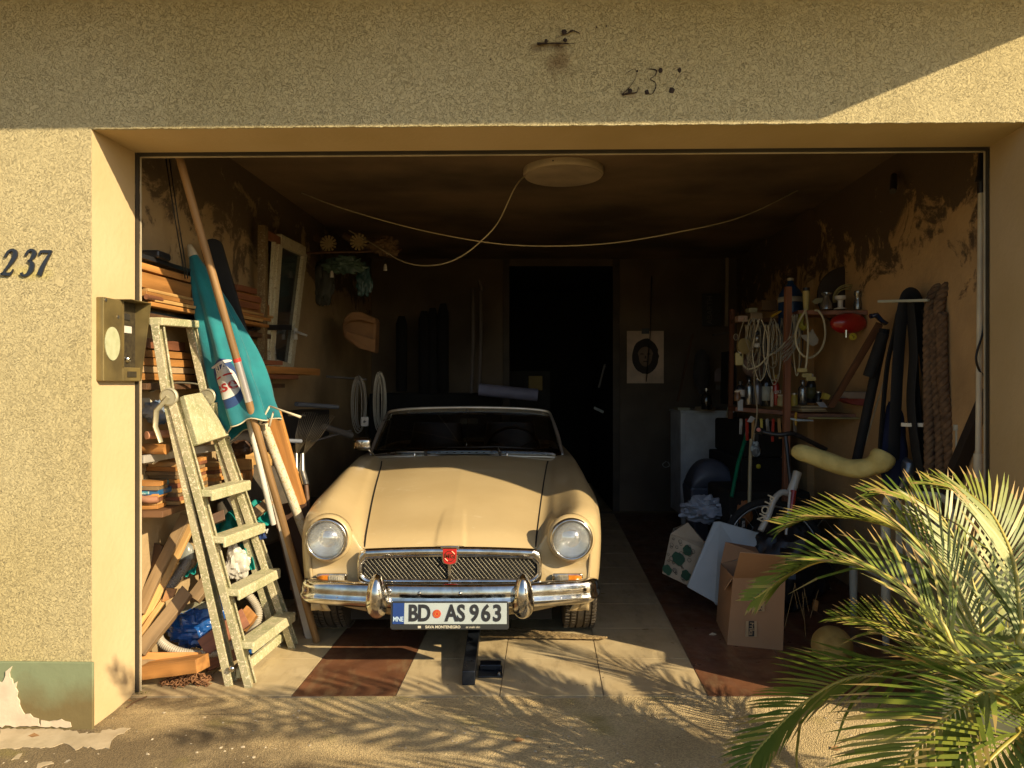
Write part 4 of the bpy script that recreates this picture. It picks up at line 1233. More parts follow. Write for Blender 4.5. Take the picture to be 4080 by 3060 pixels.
# guard frame above the hinges
rail('rail', tA, hA); rail('rail', tB, hB)
beamobj('top_bar', tA + V((0, -.02, .012)), tB + V((0, .02, .012)), .06, .035, LADT, lad, bevel=.005)
# support legs (outer pair) and climbing legs (inner pair)
rail('leg', hA, fA + V((0, 0, .001))); rail('leg', hB + V((-.005, 0, 0)), fD)
hA2, hB2 = LP(694, 1592, 3.26), LP(852, 1600, 3.63)
rail('leg', hA2, fC); rail('leg', LP(872, 1700, 3.65), fB)
rail('rail', hB2 + V((.01, 0, 0)), LP(872, 1700, 3.65))
for h in (hA, hB):
    MB().lathe(h + V((.02, -.034, 0)), V((0, -1, 0)), [(.040, 0), (.040, .010), (.033, .014), (.033, .010), (0, .010)], 28).build('hinge', M('cast_aluminium', (.46, .43, .30), .5, .5, bump=.4, bs=60), lad, smooth=50)
    MB().tube([h + V((.02, -.04, 0)), h + V((-.035, -.04, -.06)), h + V((-.04, -.04, -.13)), h + V((-.015, -.04, -.20))], [.022, .020, .018, .016], 8, flat=.5).build('hinge_arm', MATS['cast_aluminium'], lad, smooth=60)
# folded platform
mb = MB()
pq = [LP(712, 1585, 3.27), LP(782, 1572, 3.58), LP(893, 1742, 3.62), LP(768, 1782, 3.29)]
mb.slab(pq, V((.03, -.01, .012)))
mb.build('platform', LADT, lad, bevel=.006)
MB().slab([p + V((.034, -.012, .013)) for p in (LP(765, 1668, 3.42), LP(772, 1666, 3.46), LP(782, 1690, 3.47), LP(774, 1692, 3.43))], V((.004, 0, 0))).build('platform_slot', VOID, lad)
# treads between the near and far climbing rails
for (u0, v0, u1, v1) in ((812, 1965, 972, 1925), (868, 2150, 1030, 2095), (920, 2360, 1080, 2275), (975, 2570, 1142, 2448)):
    # point on near leg line hA2->fC and far leg line
    def online(a, b, v):
        lo, hi = 0.0, 1.0
        for _ in range(40):
            m_ = (lo + hi) / 2; p = a.lerp(b, m_); vv = 1530 + (CAMZ - p.z) * FPX / p.y
            if vv < v: lo = m_
            else: hi = m_
        return a.lerp(b, lo)
    a = online(hA2, fC, v0); b_ = online(LP(872, 1700, 3.65), fB, v1)
    off = V((.035, 0, 0))
    mb = MB().beam(a + off * .6 + V((0, -.01, 0)), b_ + off * .6, .085, .030, V((0, 0, 1)))
    mb.beam(a + off * 1.7 + V((0, -.012, -.012)), b_ + off * 1.7 + V((0, 0, -.012)), .012, .042, V((0, 0, 1)))
    mb.build('tread', LADT, lad, bevel=.004)
    MB().lathe(a + V((.0, -.020, -.01)), V((0, -1, 0)), [(.011, 0), (.011, .006), (.004, .008), (0, .008)], 12).build('rivet', STEEL, lad, smooth=50)
MB().beam(fA + V((0.03, .0, .045)), fD + V((0.02, 0, .05)), .02, .045).build('lower_brace', LADT, lad, bevel=.004)
MB().sphere(fC + V((-.075, -.03, .085)), .014, (1, .6, 1), 12).build('rivet', CHROME, lad, smooth=180)

# closed beach umbrella
TEAL = M('teal_canvas', (.0, .19, .215), .8, col2=(.0, .125, .155), vs=7, bump=.5, bs=16, bdist=.01, sheen=.3, detail=8)
NAVY = M('navy_canvas', (.012, .035, .14), .8, bump=.2, bs=160)
uax0, uax1 = P(768, 1015, 3.74), P(1005, 1695, 3.66)
umb = thing('beach_umbrella', uax1 - V((0, 0, .1)), 'closed turquoise beach umbrella with a navy and red emblem leaning behind the ladder', 'umbrella')
ud, us, uu = frame(uax1 - uax0, V((0, -1, 0)))
def urad(t): return float(np.interp(t, [0, .12, .35, .6, .85, 1], [.018, .048, .088, .118, .138, .142]))
def usurf(s, t, off_=0.0):
    a = s * 2 * math.pi
    r_ = urad(t) * (1 + .13 * math.cos(7 * a + 2.2 * math.sin(3 * t + .5)) * min(1, t * 3) + .10 * math.sin(3 * a + 4 * t) * t + .05 * math.sin(11 * a + 6 * t) * t) + off_
    hem = (.010 * math.cos(7 * a) + .018 * math.sin(2 * a + 1)) * max(0, t - .8) / .2
    c = uax0.lerp(uax1, t)
    return c + us * (math.cos(a) * r_) + uu * (math.sin(a) * r_ * .75) + ud * (hem * t)
mb = MB().grid(lambda s, t: usurf(s, t), 128, 60, closeu=True)
cano = mb.build('canopy', TEAL, umb, smooth=180, solid=.002)
tip = uax0 - ud * .012
MB().lathe(tip - ud * .045, ud, [(.0, 0), (.012, .004), (.019, .03), (.026, .062), (.025, .066)], 20).build('cap', CREAM, umb, smooth=180)
MB().tube([usurf(k / 64, 1.0) for k in range(64)], .0035, 6, closed=True).build('hem', CREAM, umb, smooth=180)
for (p, q) in (((1075, 1618, 3.58), (1198, 1662, 3.54)), ((1075, 1618, 3.58), (1035, 1690, 3.58)), ((1090, 1640, 3.59), (1072, 1700, 3.59))):
    MB().tube([P(*p), P(*p).lerp(P(*q), .5), P(*q)], [.0045, .0045, .007], 8).build('rib_tip', CREAM, umb, smooth=180)
MB().cyl(uax1 - ud * .1, V((uax1.x + .06, 3.80, .62)), .014).build('pole', WHITE, umb, smooth=60)
# emblem mapped to the cloth: find angle facing the camera
def uv_at(u, v):
    best = None
    for i in range(96):
        for j in range(80):
            p = usurf(i / 96, .3 + .7 * j / 80)
            if (p - uax0.lerp(uax1, .3 + .7 * j / 80)).y > 0: continue
            e = (2040 + p.x * FPX / p.y - u) ** 2 + (1530 + (CAMZ - p.z) * FPX / p.y - v) ** 2
            if best is None or e < best[0]: best = (e, i / 96, .3 + .7 * j / 80)
    return best[1:]
ec = uv_at(893, 1530)
su = 1 / (2 * math.pi * .115); tv = 1 / (uax1 - uax0).length
def emb(mb, vs, fs, mi=0, lift=.003):
    pts = [usurf(ec[0] + x * su * emb_sign, min(.995, ec[1] - y * tv), lift + z) for x, y, z in vs]
    mb.add(pts, fs, mi)
p1_ = usurf(ec[0] + .02, ec[1]); p0_ = usurf(ec[0], ec[1])
emb_sign = 1 if p1_.x > p0_.x else -1
def disc(hx, hz, n=14, pw=2.6):
    vs = []; fs = []
    for i in range(n + 1):
        for j in range(n + 1):
            x = (i / n * 2 - 1); y = (j / n * 2 - 1)
            r_ = (abs(x) ** pw + abs(y) ** pw) ** (1 / pw); m_ = max(abs(x), abs(y)); k = m_ / r_ if r_ > 0 else 1
            vs.append((x * k * hx, y * k * hz, 0))
    for i in range(n):
        for j in range(n): a = i * (n + 1) + j; fs.append((a, a + n + 1, a + n + 2, a + 1))
    return vs, fs
mb = MB(); emb(mb, *disc(.062, .125), lift=.0025); em = mb.build('emblem', M('emblem_navy', (.008, .04, .15), .7), cano, smooth=180)
mb = MB(); emb(mb, *disc(.052, .075), lift=.0045)
vs, fs = disc(.055, .008); emb(mb, [(x, y + .105, z) for x, y, z in vs], fs, lift=.0045)
emw = mb.build('emblem_white', M('emblem_pale', (.62, .62, .58), .7), em, smooth=180)
mb = MB()
vs, fs = textverts('RIA', .045, bold=.001, extrude=.0004); emb(mb, [(x, y + .085 - .3 * abs(x), z) for x, y, z in vs], fs, lift=.006)
mb.build('emblem_letters', MATS['emblem_pale'], em)
mb = MB()
vs, fs = textverts('ese', .085, bold=.001, extrude=.0004, sx=.85); emb(mb, [(x - .004, y - .010, z) for x, y, z in vs], fs, lift=.0065)
for x0 in (-.022, .022):
    vs, fs = disc(.018, .0045); emb(mb, [(x + x0, y + .040, z) for x, y, z in vs], fs, lift=.0065)
mb.build('emblem_letters', M('emblem_red', (.45, .02, .02), .7), em)

# poles and boards leaning behind the ladder
tag(beamobj('broom_pole', V((-1.013, 3.845, 0)), P(710, 610, 3.30), .036, .036, wood('pole_wood', (.38, .22, .085)), rnd=True), 'long round wooden pole with a silver wrapped joint, leaning across the umbrella', 'pole')
pa, pb = V((-1.013, 3.845, 0)), P(710, 610, 3.30)
o = bpy.data.objects['broom_pole']
def onpole(t): return pa.lerp(pb, t)
def child_tube(nm, parent, pts, r_, mat):
    # child of a rotated parent: build in world and use the inverse
    ob = MB().tube(pts, r_, 16).build(nm, mat, None, smooth=60)
    mw = ob.location.copy()
    ob.parent = parent; ob.matrix_parent_inverse = Matrix.Identity(4)
    loc, rot = Matrix.Translation(V(parent['wloc'])), parent.matrix_world
    ob.matrix_local = parent.matrix_world.inverted() @ Matrix.Translation(mw)
bpy.context.view_layer.update()
child_tube('silver_sleeve', o, [onpole(.53), onpole(.61)], .0185, M('silver_tape', (.70, .68, .68), .3, .6))
child_tube('red_band', o, [onpole(.61), onpole(.617)], .019, M('red_tape', (.5, .04, .03), .5))
def lean(name, u0, v0, d0, u1, v1, d1, w_, h_, mat, label, cat='board', rnd=False, up=V((0, 1, 0)), **k):
    ob = beamobj(name, P(u1, v1, d1), P(u0, v0, d0), w_, h_, mat, rnd=rnd, up=up, **k)
    return tag(ob, label, cat)
lean('plank', 1028, 1720, 3.80, 1232, 2546, 3.90, .035, .012, M('white_painted_trim', (.62, .55, .44), .5, bump=.1), 'narrow white painted trim strip leaning between the ladder and the brown pole', 'trim strip')
lean('round_pole', 1050, 1690, 3.85, 1232, 2170, 3.98, .050, .05, splat('chipped_white_pole', (.58, .52, .40), (.52, .45, .32), (.42, .30, .12), 0), 'thick round pole with chipped white paint and a bare lower end', 'pole', rnd=True)
lean('plank', 1088, 1640, 3.90, 1190, 2010, 3.98, .075, .040, W_OR, 'thick orange pine batten leaning right of the white round pole')
lean('board', 1160, 2000, 4.05, 1260, 2480, 4.02, .16, .018, M('dark_brown_board', (.10, .05, .03), .6, bump=.2), 'dark brown flat board leaning in the shade beside the left headlight')
lean('plank', 1230, 2530, 3.95, 1110, 2050, 4.0, .05, .02, W_DK, 'dark thin plank leaning just left of the car headlight')
lean('tube', 1255, 2330, 4.05, 1165, 1960, 4.2, .05, .05, M('grey_tube', (.12, .11, .10), .5), 'dark grey tube leaning in the shade behind the wooden poles', 'tube', rnd=True)
# long black padded board with a round top behind the umbrella
mb = MB()
a, b_ = P(840, 985, 3.80), P(985, 1500, 3.78)
d_, s_, u_ = frame(b_ - a, V((0, 1, 0)))
pts = [a + s_ * (.055 * math.cos(math.pi * k / 10)) - d_ * (.045 * math.sin(math.pi * k / 10)) for k in range(11)] + [b_ - s_ * .06, b_ + s_ * .06]
mb.slab(pts, V((0, .03, 0)))
tag(mb.build('padded_board', BLACK, bevel=.006), 'black padded board with a rounded top standing behind the umbrella', 'board')
for k, (u0, u1) in enumerate(((660, 738), (674, 748))):
    tag(MB().tube([P(u0, 625, 3.50), P(u0 + (u1 - u0) * .45, 860, 3.54), P(u1, 1110, 3.60)], .003, 6).build('cable', BLKPL, smooth=180),
        ['thin black cable hanging down the left wall, the outer of two', 'thin black cable hanging down the left wall, nearer the pole'][k], 'cable', 'thin cables on the left wall')

# planks on the upper shelf
GP = 'long pine planks on the upper left shelf'
upper = [(1.862, .030, -1.60, 3.24, 4.62, .12, W_OR, 'topmost orange pine plank on the upper left shelf'),
         (1.800, .068, -1.585, 3.26, 4.70, .10, W_OR, 'thick broad pine plank under the topmost one on the upper shelf'),
         (1.757, .014, -1.575, 3.28, 4.72, .12, W_YE, 'thin yellow strip below the broad plank on the upper shelf'),
         (1.738, .020, -1.565, 3.25, 4.66, .11, W_OR, 'orange plank under the thin yellow strip on the upper shelf'),
         (1.716, .016, -1.555, 3.30, 4.50, .12, W_YE, 'second lowest pale plank on the upper shelf'),
         (1.694, .018, -1.56, 3.27, 4.60, .13, W_OR, 'lowest orange plank on the upper shelf')]
for z, th, x, ya, yb, w_, m_, lb in upper:
    x -= .075
    o = beamobj('plank', V((x + .0475 * (ya - 3.3), ya, z)), V((x + .0475 * (yb - 3.3) + .02, yb, z + R.uniform(-.004, .01))), w_ * .7, th, m_)
    tag(o, lb, 'plank', GP)
tag(beamobj('plank', V((-1.60, 3.24, 1.722)), V((-1.592, 3.36, 1.722)), .024, .024, W_RED, rnd=True), 'short red brown dowel end lying on the upper shelf planks', 'dowel')
for z, lb in ((1.905, 'black metal rail lying on top of the upper planks'), (1.66, 'dark shelf bar carrying the upper planks')):
    tag(beamobj('metal_bar', V((-1.655, 3.24, z)), V((-1.60, 4.5, z)), .05, .02, BLKPL), lb, 'bar')
tag(MB().box((-1.69, 3.36, 1.915), (-1.60, 3.48, 1.95)).build('metal_clamp', BLKPL, bevel=.01), 'black clamp block resting on the rail above the upper planks', 'clamp')
# small dark red boards at the far end of the upper shelf
for i, (z, y, L) in enumerate(((1.89, 4.35, .42), (1.845, 4.38, .50), (1.80, 4.36, .46), (1.755, 4.42, .50))):
    tag(beamobj('board', V((-1.60, y - .15, z)), V((-1.575, y + L * .6 - .15, z + .005)), .09, .034, W_RED), ['top', 'second', 'third', 'lowest'][i] + ' red brown board at the far end of the upper shelf right of the umbrella', 'board', 'red brown boards right of the umbrella')
# middle shelf stack
for i, (z, th, dx, y1, m_) in enumerate(((1.372, .030, 0, 3.66, W_OR), (1.405, .028, -.01, 3.63, M('pale_ply', (.50, .34, .18), .6, bump=.15)), (1.440, .034, 0, 3.64, W_OR), (1.478, .032, -.01, 3.60, W_OR), (1.525, .045, -.03, 3.50, W_RED))):
    tag(beamobj('plank', V((-1.672 + dx * .3, 3.24, z)), V((-1.640 + dx, y1 + .2, z)), .075, th, m_), ['lowest', 'second', 'third', 'fourth', 'topmost'][i] + ' board of the short stack seen through the ladder frame', 'plank', 'short boards stacked on the middle left shelf')
tag(beamobj('plank', V((-1.62, 3.85, 1.430)), V((-1.42, 5.22, 1.424)), .14, .045, W_OR), 'long thick plank on the middle shelf sticking out right of the umbrella', 'plank')
tag(beamobj('plank', V((-1.62, 3.85, 1.388)), V((-1.46, 4.90, 1.385)), .10, .030, W_RED), 'shorter red plank under the long one on the middle shelf', 'plank')
tag(beamobj('plank', V((-1.55, 3.90, 1.468)), V((-1.44, 4.55, 1.468)), .07, .026, W_RED), 'small red batten lying on the long middle plank', 'plank')
# shelves fixed on the wall
for z, yb, w_, lb in ((1.345, 4.95, .10, 'rough dark shelf board on the left wall, the middle one'), (.785, 4.55, .17, 'dark lower shelf board carrying the small board stacks'), (1.655, 4.7, .1, 'thin dark shelf board under the upper planks')):
    mb = MB(); mb.slab([V((XL(3.24) - .0, 3.24, z - .03)), V((XL(3.24) + w_, 3.24, z - .03)), V((XL(yb) + w_, yb, z - .03)), V((XL(yb), yb, z - .03))], V((0, 0, .028)))
    tag(mb.build('wall_shelf', W_DK, bevel=.002), lb, 'shelf')
# bits between the shelves
tag(beamobj('pipe', V((-1.60, 3.24, 1.115)), V((-1.50, 3.40, 1.118)), .036, .036, M('terracotta_pipe', (.45, .22, .13), .5), rnd=True), 'pinkish plastic pipe end poking out on the left, upper one', 'pipe')
tag(MB().lathe(P(568, 1788, 3.30), V((1, -.2, 0)), [(0, 0), (.020, .002), (.023, .01), (.023, .12)], 20).build('round_log', W_OR, smooth=50), 'round cut end of a pale log under the upper pipe', 'log')
tag(beamobj('metal_bar', V((-1.62, 3.24, 1.01)), V((-1.50, 3.75, 1.02)), .02, .034, M('white_grey_metal', (.55, .52, .46), .4, .3)), 'white and grey metal bar lying above the small board stacks', 'bar')
tag(MB().tube(catmull([P(600, 1560, 3.33), P(640, 1540, 3.4), P(700, 1525, 3.5), P(780, 1530, 3.6), P(800, 1545, 3.65)], 6), [.012] * 25, 8, flat=.4).build('metal_strip', M('bent_tin', (.4, .38, .3), .35, .8), smooth=180), 'bent tin strip lying under the middle board stack', 'tin strip')
from mathutils import noise as NZ
def crumple(name, c, r_, sc, mat, label, cat, seed=1, amp=.25, n=40, group=None, sub=0, fold=3.0):
    c = V(c); off_ = V((seed * 3.7, seed * 1.3, seed * 2.1))
    def f(s, t):
        a = s * 6.28318; b_ = t * math.pi
        d_ = V((math.sin(b_) * math.cos(a), math.sin(b_) * math.sin(a), -math.cos(b_)))
        q = 1 + amp * 1.1 * (NZ.noise(d_ * 1.1 + off_)) - amp * 1.3 * (1 - abs(NZ.noise(d_ * fold * .9 + off_ * 2)) * 2.4) * .5
        q += amp * .55 * (abs(NZ.noise(d_ * fold * 2.3 + off_ * 3)) - .2)
        return c + V((d_.x * sc[0], d_.y * sc[1], d_.z * sc[2])) * r_ * q
    mb = MB().grid(f, n, n // 2, closeu=True)
    return tag(mb.build(name, mat, smooth=28), label, cat, group)
PLB = M('blue_plastic_film', (.01, .09, .34), .22, coat=.5, bump=.6, bs=18, bdist=.02)
crumple('plastic_sheet', P(640, 1640, 3.4), .07, (1.4, .6, .8), M('blue_white_film', (.35, .40, .45), .3, col2=(.03, .10, .25), vs=16, bump=.5, bs=30), 'crumpled blue and white plastic beside the ladder hinge', 'plastic', 4)
tag(MB().slab([P(548, 1585, 3.36), P(590, 1585, 3.40), P(612, 1610, 3.42), P(568, 1645, 3.38), P(548, 1645, 3.36)], V((0, .01, 0))).build('paper_scrap', M('white_paper', (.6, .54, .40), .8)), 'torn pale sheet below the intercom at the edge of the opening', 'paper')
# small boards in stacks on the lower shelf
rr = random.Random(3)
SLM = [W_OR, W_YE, W_RED, W_GR]
def slatstack(x, y, z0, nS, w_, L, th, rot, k):
    z = z0
    for i in range(nS):
        a = rot + rr.uniform(-.12, .12); dx, dy = rr.uniform(-.008, .008), rr.uniform(-.008, .008)
        h = th * rr.uniform(.85, 1.15)
        mdir = V((math.cos(a), math.sin(a), 0))
        c = V((x + dx, y + dy, z + h / 2))
        o = beamobj('short_board', c - mdir * L / 2, c + mdir * L / 2, w_, h - .001, SLM[(i * 7 + k) % 3] if rr.random() < .75 else W_GR, bevel=.001)
        tag(o, ['short sawn board in the leftmost stack on the lower shelf', 'short sawn board in the second stack on the lower shelf', 'short sawn board in the tall stack between the ladder rails', 'short sawn board in the low stack just left of the far ladder rail'][k], 'board', ['leftmost stack of short boards', 'second stack of short boards', 'tall stack of short boards', 'low stack of short boards'][k])
        z += h
slatstack(-1.635, 3.32, .785, 7, .09, .13, .017, .1, 0)
slatstack(-1.605, 3.46, .785, 10, .11, .15, .019, -.1, 1)
slatstack(-1.590, 3.65, .785, 11, .10, .14, .018, .05, 2)
slatstack(-1.575, 3.82, .785, 8, .10, .13, .020, -.05, 3)
for i, (x, y, z, s, m_, lb) in enumerate(((-1.50, 4.02, .80, .062, W_OR, 'dark orange wood block left in the row at the shelf end'), (-1.49, 4.12, .865, .06, W_YE, 'pale cut block on top at the shelf end'), (-1.50, 4.14, .795, .07, W_OR, 'lower orange block beside the white trim'),
                                          (-1.47, 4.30, .86, .09, W_YE, 'largest pale wood block behind the trim strip'), (-1.48, 4.28, .79, .08, W_YE, 'lower pale wood block under the largest'), (-1.47, 4.42, .93, .06, W_YE, 'small wood block on top with a round hole'))):
    tag(MB().box((x - s * .7, y - s / 2, z), (x + s * .7, y + s / 2, z + s * .95)).build('wood_block', m_, bevel=.003), lb, 'block', 'wood blocks at the end of the lower shelf')
crumple('leather_pouch', P(955, 1785, 4.0), .055, (1.3, .8, .8), M('brown_leather', (.07, .035, .02), .4, bump=.2), 'dark brown leather pouch lying on the wood blocks', 'pouch', 8, .15)
crumple('rag', P(595, 1836, 3.33), .035, (1.4, .8, .5), M('pale_rag', (.5, .42, .28), .9, bump=.5), 'pale crumpled rag on top of the leftmost boards', 'rag', 5, .3)
for i, (v, c2) in enumerate(((1930, (.02, .18, .32)), (1958, (.01, .12, .30)))):
    t = thing('blue_case', P(590 + i * 10, v + 14, 3.32), ['light blue plastic case lying on the left shelf edge, upper one', 'blue plastic case lying under the light blue one'][i], 'case', 'blue plastic cases')
    c = P(583 + i * 12, v, 3.32)
    MB().hexa([c + V(p) for p in ((-.09, -.05, -.014), (.06, -.035, -.014), (.06, .10, -.014), (-.09, .08, -.014), (-.09, -.05, .014), (.06, -.035, .012), (.06, .10, .012), (-.09, .08, .014))]).build('shell', M('blue_case_%d' % i, c2 if i else (.10, .30, .36), .3, coat=.4), t, bevel=.004)
    MB().hexa([c + V(p) for p in ((-.088, -.0535, -.006), (.02, -.045, -.006), (.02, -.042, -.006), (-.088, -.05, -.006), (-.088, -.0535, .006), (.02, -.045, .006), (.02, -.042, .006), (-.088, -.05, .006))]).build('label', M('case_label', (.45, .55, .50), .5, col2=(.1, .3, .35), vs=60, ramp=(.45, .5)), t)
tag(MB().tube(catmull([P(548, 1985, 3.27), P(590, 1992, 3.27), P(630, 1990, 3.28)], 5), .016, 12).build('pipe', MATS['terracotta_pipe'], smooth=60), 'bent brown pipe under the blue cases', 'pipe')
# car tyre behind
mb = MB().lathe(P(1035, 2010, 4.15), V((.35, -.8, .4)), [(.13, -.05), (.20, -.06), (.225, -.045), (.228, -.02), (.221, -.018), (.221, -.012), (.228, -.010), (.228, .012), (.221, .014), (.221, .02), (.228, .022), (.222, .045), (.20, .06), (.13, .05)], 40)
tag(mb.build('spare_tyre', TYRE, smooth=50), 'old tyre with ribbed tread lying behind the ladder', 'tyre')
# scrap wood leaning in the bottom left corner
scr = [(742, 2050, 3.55, 553, 2440, 3.36, .05, .028, W_GR, 'grey flat batten leaning in the corner, the leftmost long one'),
       (768, 2080, 3.58, 556, 2520, 3.35, .035, .022, W_YE, 'yellow sunlit batten leaning beside the grey one in the corner'),
       (752, 2350, 3.46, 556, 2600, 3.30, .060, .040, W_GR, 'thick grey brown beam slanting down to the bottom left corner'),
       (655, 2390, 3.42, 552, 2535, 3.31, .022, .016, W_YE, 'thin yellow stick slanting in the bottom left corner'),
       (625, 2160, 3.50, 560, 2420, 3.42, .07, .02, W_DK, 'short dark brown board standing against the wall in the corner'),
       (780, 2230, 3.60, 690, 2330, 3.55, .03, .03, W_GR, 'short grey stick lying against the near ladder rail'),
       (845, 2290, 3.60, 770, 2390, 3.52, .06, .045, W_GR, 'square grey profile end seen between the ladder rails'),
       (985, 2455, 3.50, 805, 2585, 3.40, .085, .035, W_RED, 'red brown board lying across the blue bag behind the rails'),
       (1010, 2430, 3.62, 955, 2500, 3.58, .07, .05, W_OR, 'orange split log stub right of the front rails'),
       (900, 2050, 3.72, 700, 2130, 3.62, .05, .03, W_DK, 'dark stick crossing behind the upper rails'),
       (545 + 5, 2622, 3.30, 800, 2622, 3.36, .05, .020, W_OR, 'flat orange board lying on the floor in the corner'),
       (548, 2650, 3.29, 690, 2652, 3.31, .05, .012, W_GR, 'thin pale board lying under the flat orange board'),
       (560, 2590, 3.33, 645, 2470, 3.40, .05, .012, W_GR, 'perforated thin grey strip leaning at the bottom left'),
       (955, 2600, 3.50, 820, 2655, 3.38, .05, .04, W_RED, 'dark red plank lying behind the orange block on the floor'),
       (1085, 1990, 3.85, 1000, 2060, 3.75, .05, .03, W_GR, 'grey split stick lying on the turquoise cloth')]
for u0, v0, d0, u1, v1, d1, w_, h_, m_, lb in scr:
    lean('scrap_wood', u0, v0, d0, u1, v1, d1, w_, h_, m_, lb, 'scrap wood', up=V((0, -1, .3)), cut=.012)
tag(beamobj('wood_block', P(578, 2672, 3.27), P(822, 2640, 3.27), .07, .060, W_OR, up=V((0, 0, 1)), cut=.03), 'large bright orange squared timber lying on the floor by the chain', 'timber')
mb = MB().slab([P(645, 2395, 3.40), P(663, 2345, 3.42), P(703, 2348, 3.44), P(690, 2380, 3.42), P(655, 2398, 3.40)], V((0, .012, 0)))
tag(mb.build('scrap_wood', W_OR), 'small orange offcut with a drilled hole', 'scrap wood')
# corrugated hose
def hose(name, pts, r_, mat, label):
    path_ = catmull(pts, 14); P2 = []; rs = []
    L = 0; last = path_[0]
    dense = []
    for i in range(len(path_) - 1):
        for k in range(4): dense.append(path_[i].lerp(path_[i + 1], k / 4))
    s = 0
    for i, p in enumerate(dense):
        if i: s += (p - dense[i - 1]).length
        P2.append(p); rs.append(r_ * (1 + .10 * math.sin(s * 2 * math.pi / .0095)))
    return tag(MB().tube(P2, rs, 14).build(name, mat, smooth=180), label, 'hose')
HG = M('grey_hose', (.42, .38, .30), .4, bump=.05)
hose('corrugated_hose', [P(627, 2500, 3.42), P(640, 2555, 3.38), P(700, 2592, 3.36), P(782, 2606, 3.38), P(862, 2601, 3.42), P(934, 2570, 3.50), P(985, 2535, 3.60), P(1020, 2490, 3.66), P(1030, 2440, 3.68), P(1010, 2395, 3.70), P(980, 2360, 3.70)], .019, HG, 'long grey corrugated hose curling round the blue bag behind the ladder')
hose('corrugated_hose', [P(665, 2350, 3.46), P(690, 2320, 3.48), P(720, 2280, 3.52), P(745, 2240, 3.58)], .022, M('dark_hose', (.22, .20, .17), .4), 'short piece of corrugated hose above the drilled offcut')
crumple('plastic_bag', P(775, 2505, 3.56), .115, (1.25, .7, .85), PLB, 'shiny blue plastic bag lying inside the hose loop', 'bag', 11, .28, 56)
crumple('plastic_bag', P(880, 2430, 3.60), .06, (.7, .6, 1.2), PLB, 'small blue plastic bag squeezed between the ladder rails', 'bag', 12, .3, 40)
crumple('plastic_bag', P(985, 2580, 3.62), .07, (1.5, .6, .5), PLB, 'flat blue plastic bag on the floor under the lowest tread', 'bag', 13, .3, 40)
crumple('cement_sack', P(790, 2440, 3.62), .10, (1.3, .5, .55), M('translucent_beige', (.36, .34, .22), .4, col2=(.25, .26, .2), bump=.4, bs=15), 'beige translucent sack lying on the blue bag', 'sack', 14, .15, 48)
crumple('plastic_bag', P(945, 2245, 3.66), .075, (.9, .5, 1.2), M('white_film', (.62, .60, .52), .35, bump=.4, bs=20), 'white plastic bag hanging behind the lower treads', 'bag', 15, .3, 48)
crumple('plastic_bottle', P(742, 2220, 3.60), .05, (.8, .6, 1.5), M('clear_grey_film', (.26, .28, .25), .25), 'squashed clear grey plastic bottle left of the near rail', 'bottle', 16, .1, 30)
# folded turquoise awning cloth
TQ = M('turquoise_cloth', (.0, .24, .21), .75, col2=(.0, .18, .16), vs=8, bump=.3, bs=60)
def cloth(nm, quad, folds, amp, mat, label, cat='cloth', n=40, group=None):
    a, b_, c, d = [V(p) for p in quad]
    nrm = (b_ - a).cross(d - a).normalized()
    mb = MB().grid(lambda s, t: a.lerp(b_, s).lerp(d.lerp(c, s), t) + nrm * (amp * math.sin(folds * math.pi * s + 1.3 * math.sin(3 * t)) + amp * .4 * math.sin(7 * t + 5 * s)), n, n // 2)
    return tag(mb.build(nm, mat, smooth=60, solid=.004), label, cat, group)
cloth('folded_cloth', [P(845, 2070, 3.80), P(1085, 1985, 3.95), P(1090, 2075, 3.88), P(880, 2160, 3.70)], 5, .03, TQ, 'turquoise folded cloth lying behind the middle treads')
cloth('folded_cloth', [P(958, 2165, 3.72), P(990, 2160, 3.74), P(1015, 2270, 3.70), P(965, 2270, 3.68)], 3, .015, TQ, 'turquoise cloth flap hanging behind the third tread')
cloth('folded_cloth', [P(725, 2270, 3.58), P(790, 2240, 3.62), P(780, 2285, 3.58), P(735, 2292, 3.55)], 3, .01, TQ, 'small turquoise cloth corner left of the near rail')
cloth('folded_cloth', [P(1010, 2085, 3.72), P(1060, 2110, 3.76), P(1062, 2145, 3.74), P(1040, 2150, 3.72)], 2, .008, NAVY, 'navy striped cloth corner beside the second tread')
t = bpy.data.objects[[o.name for o in COL.objects if o.get('label', '').startswith('navy striped')][0]]
mb = MB(); text(mb, 'AM', .032, P(1050, 2112, 3.705), V((1, .1, -.35)), V((.3, 0, 1)), bold=.001)
mb.build('cloth_lettering', MATS['emblem_pale'], t)
# chain heap
mb = MB(); rr = random.Random(9)
RUST = M('rusty_chain', (.20, .09, .035), .75, .3, col2=(.33, .17, .08), vs=30, bump=.5, bs=90)
for i in range(150):
    a = rr.uniform(0, 6.28); q = rr.random() ** .6
    x = math.cos(a) * q * .115; y = math.sin(a) * q * .055; h = .050 * (1 - q) + .010
    c = P(745, 2705, 3.31) + V((x, y, 0)); c.z = rr.uniform(.005, h + .006)
    d_, s_, u_ = frame(V((rr.uniform(-1, 1), rr.uniform(-1, 1), rr.uniform(-.5, .5))), V((rr.uniform(-1, 1), rr.uniform(-1, 1), 1)))
    mb.tube([c + d_ * (.013 * math.cos(k * .785)) + s_ * (.0075 * math.sin(k * .785)) for k in range(8)], .0026, 5, closed=True)
tag(mb.build('chain', RUST, smooth=180), 'rusty chain heaped on the floor in front of the orange timber', 'chain')
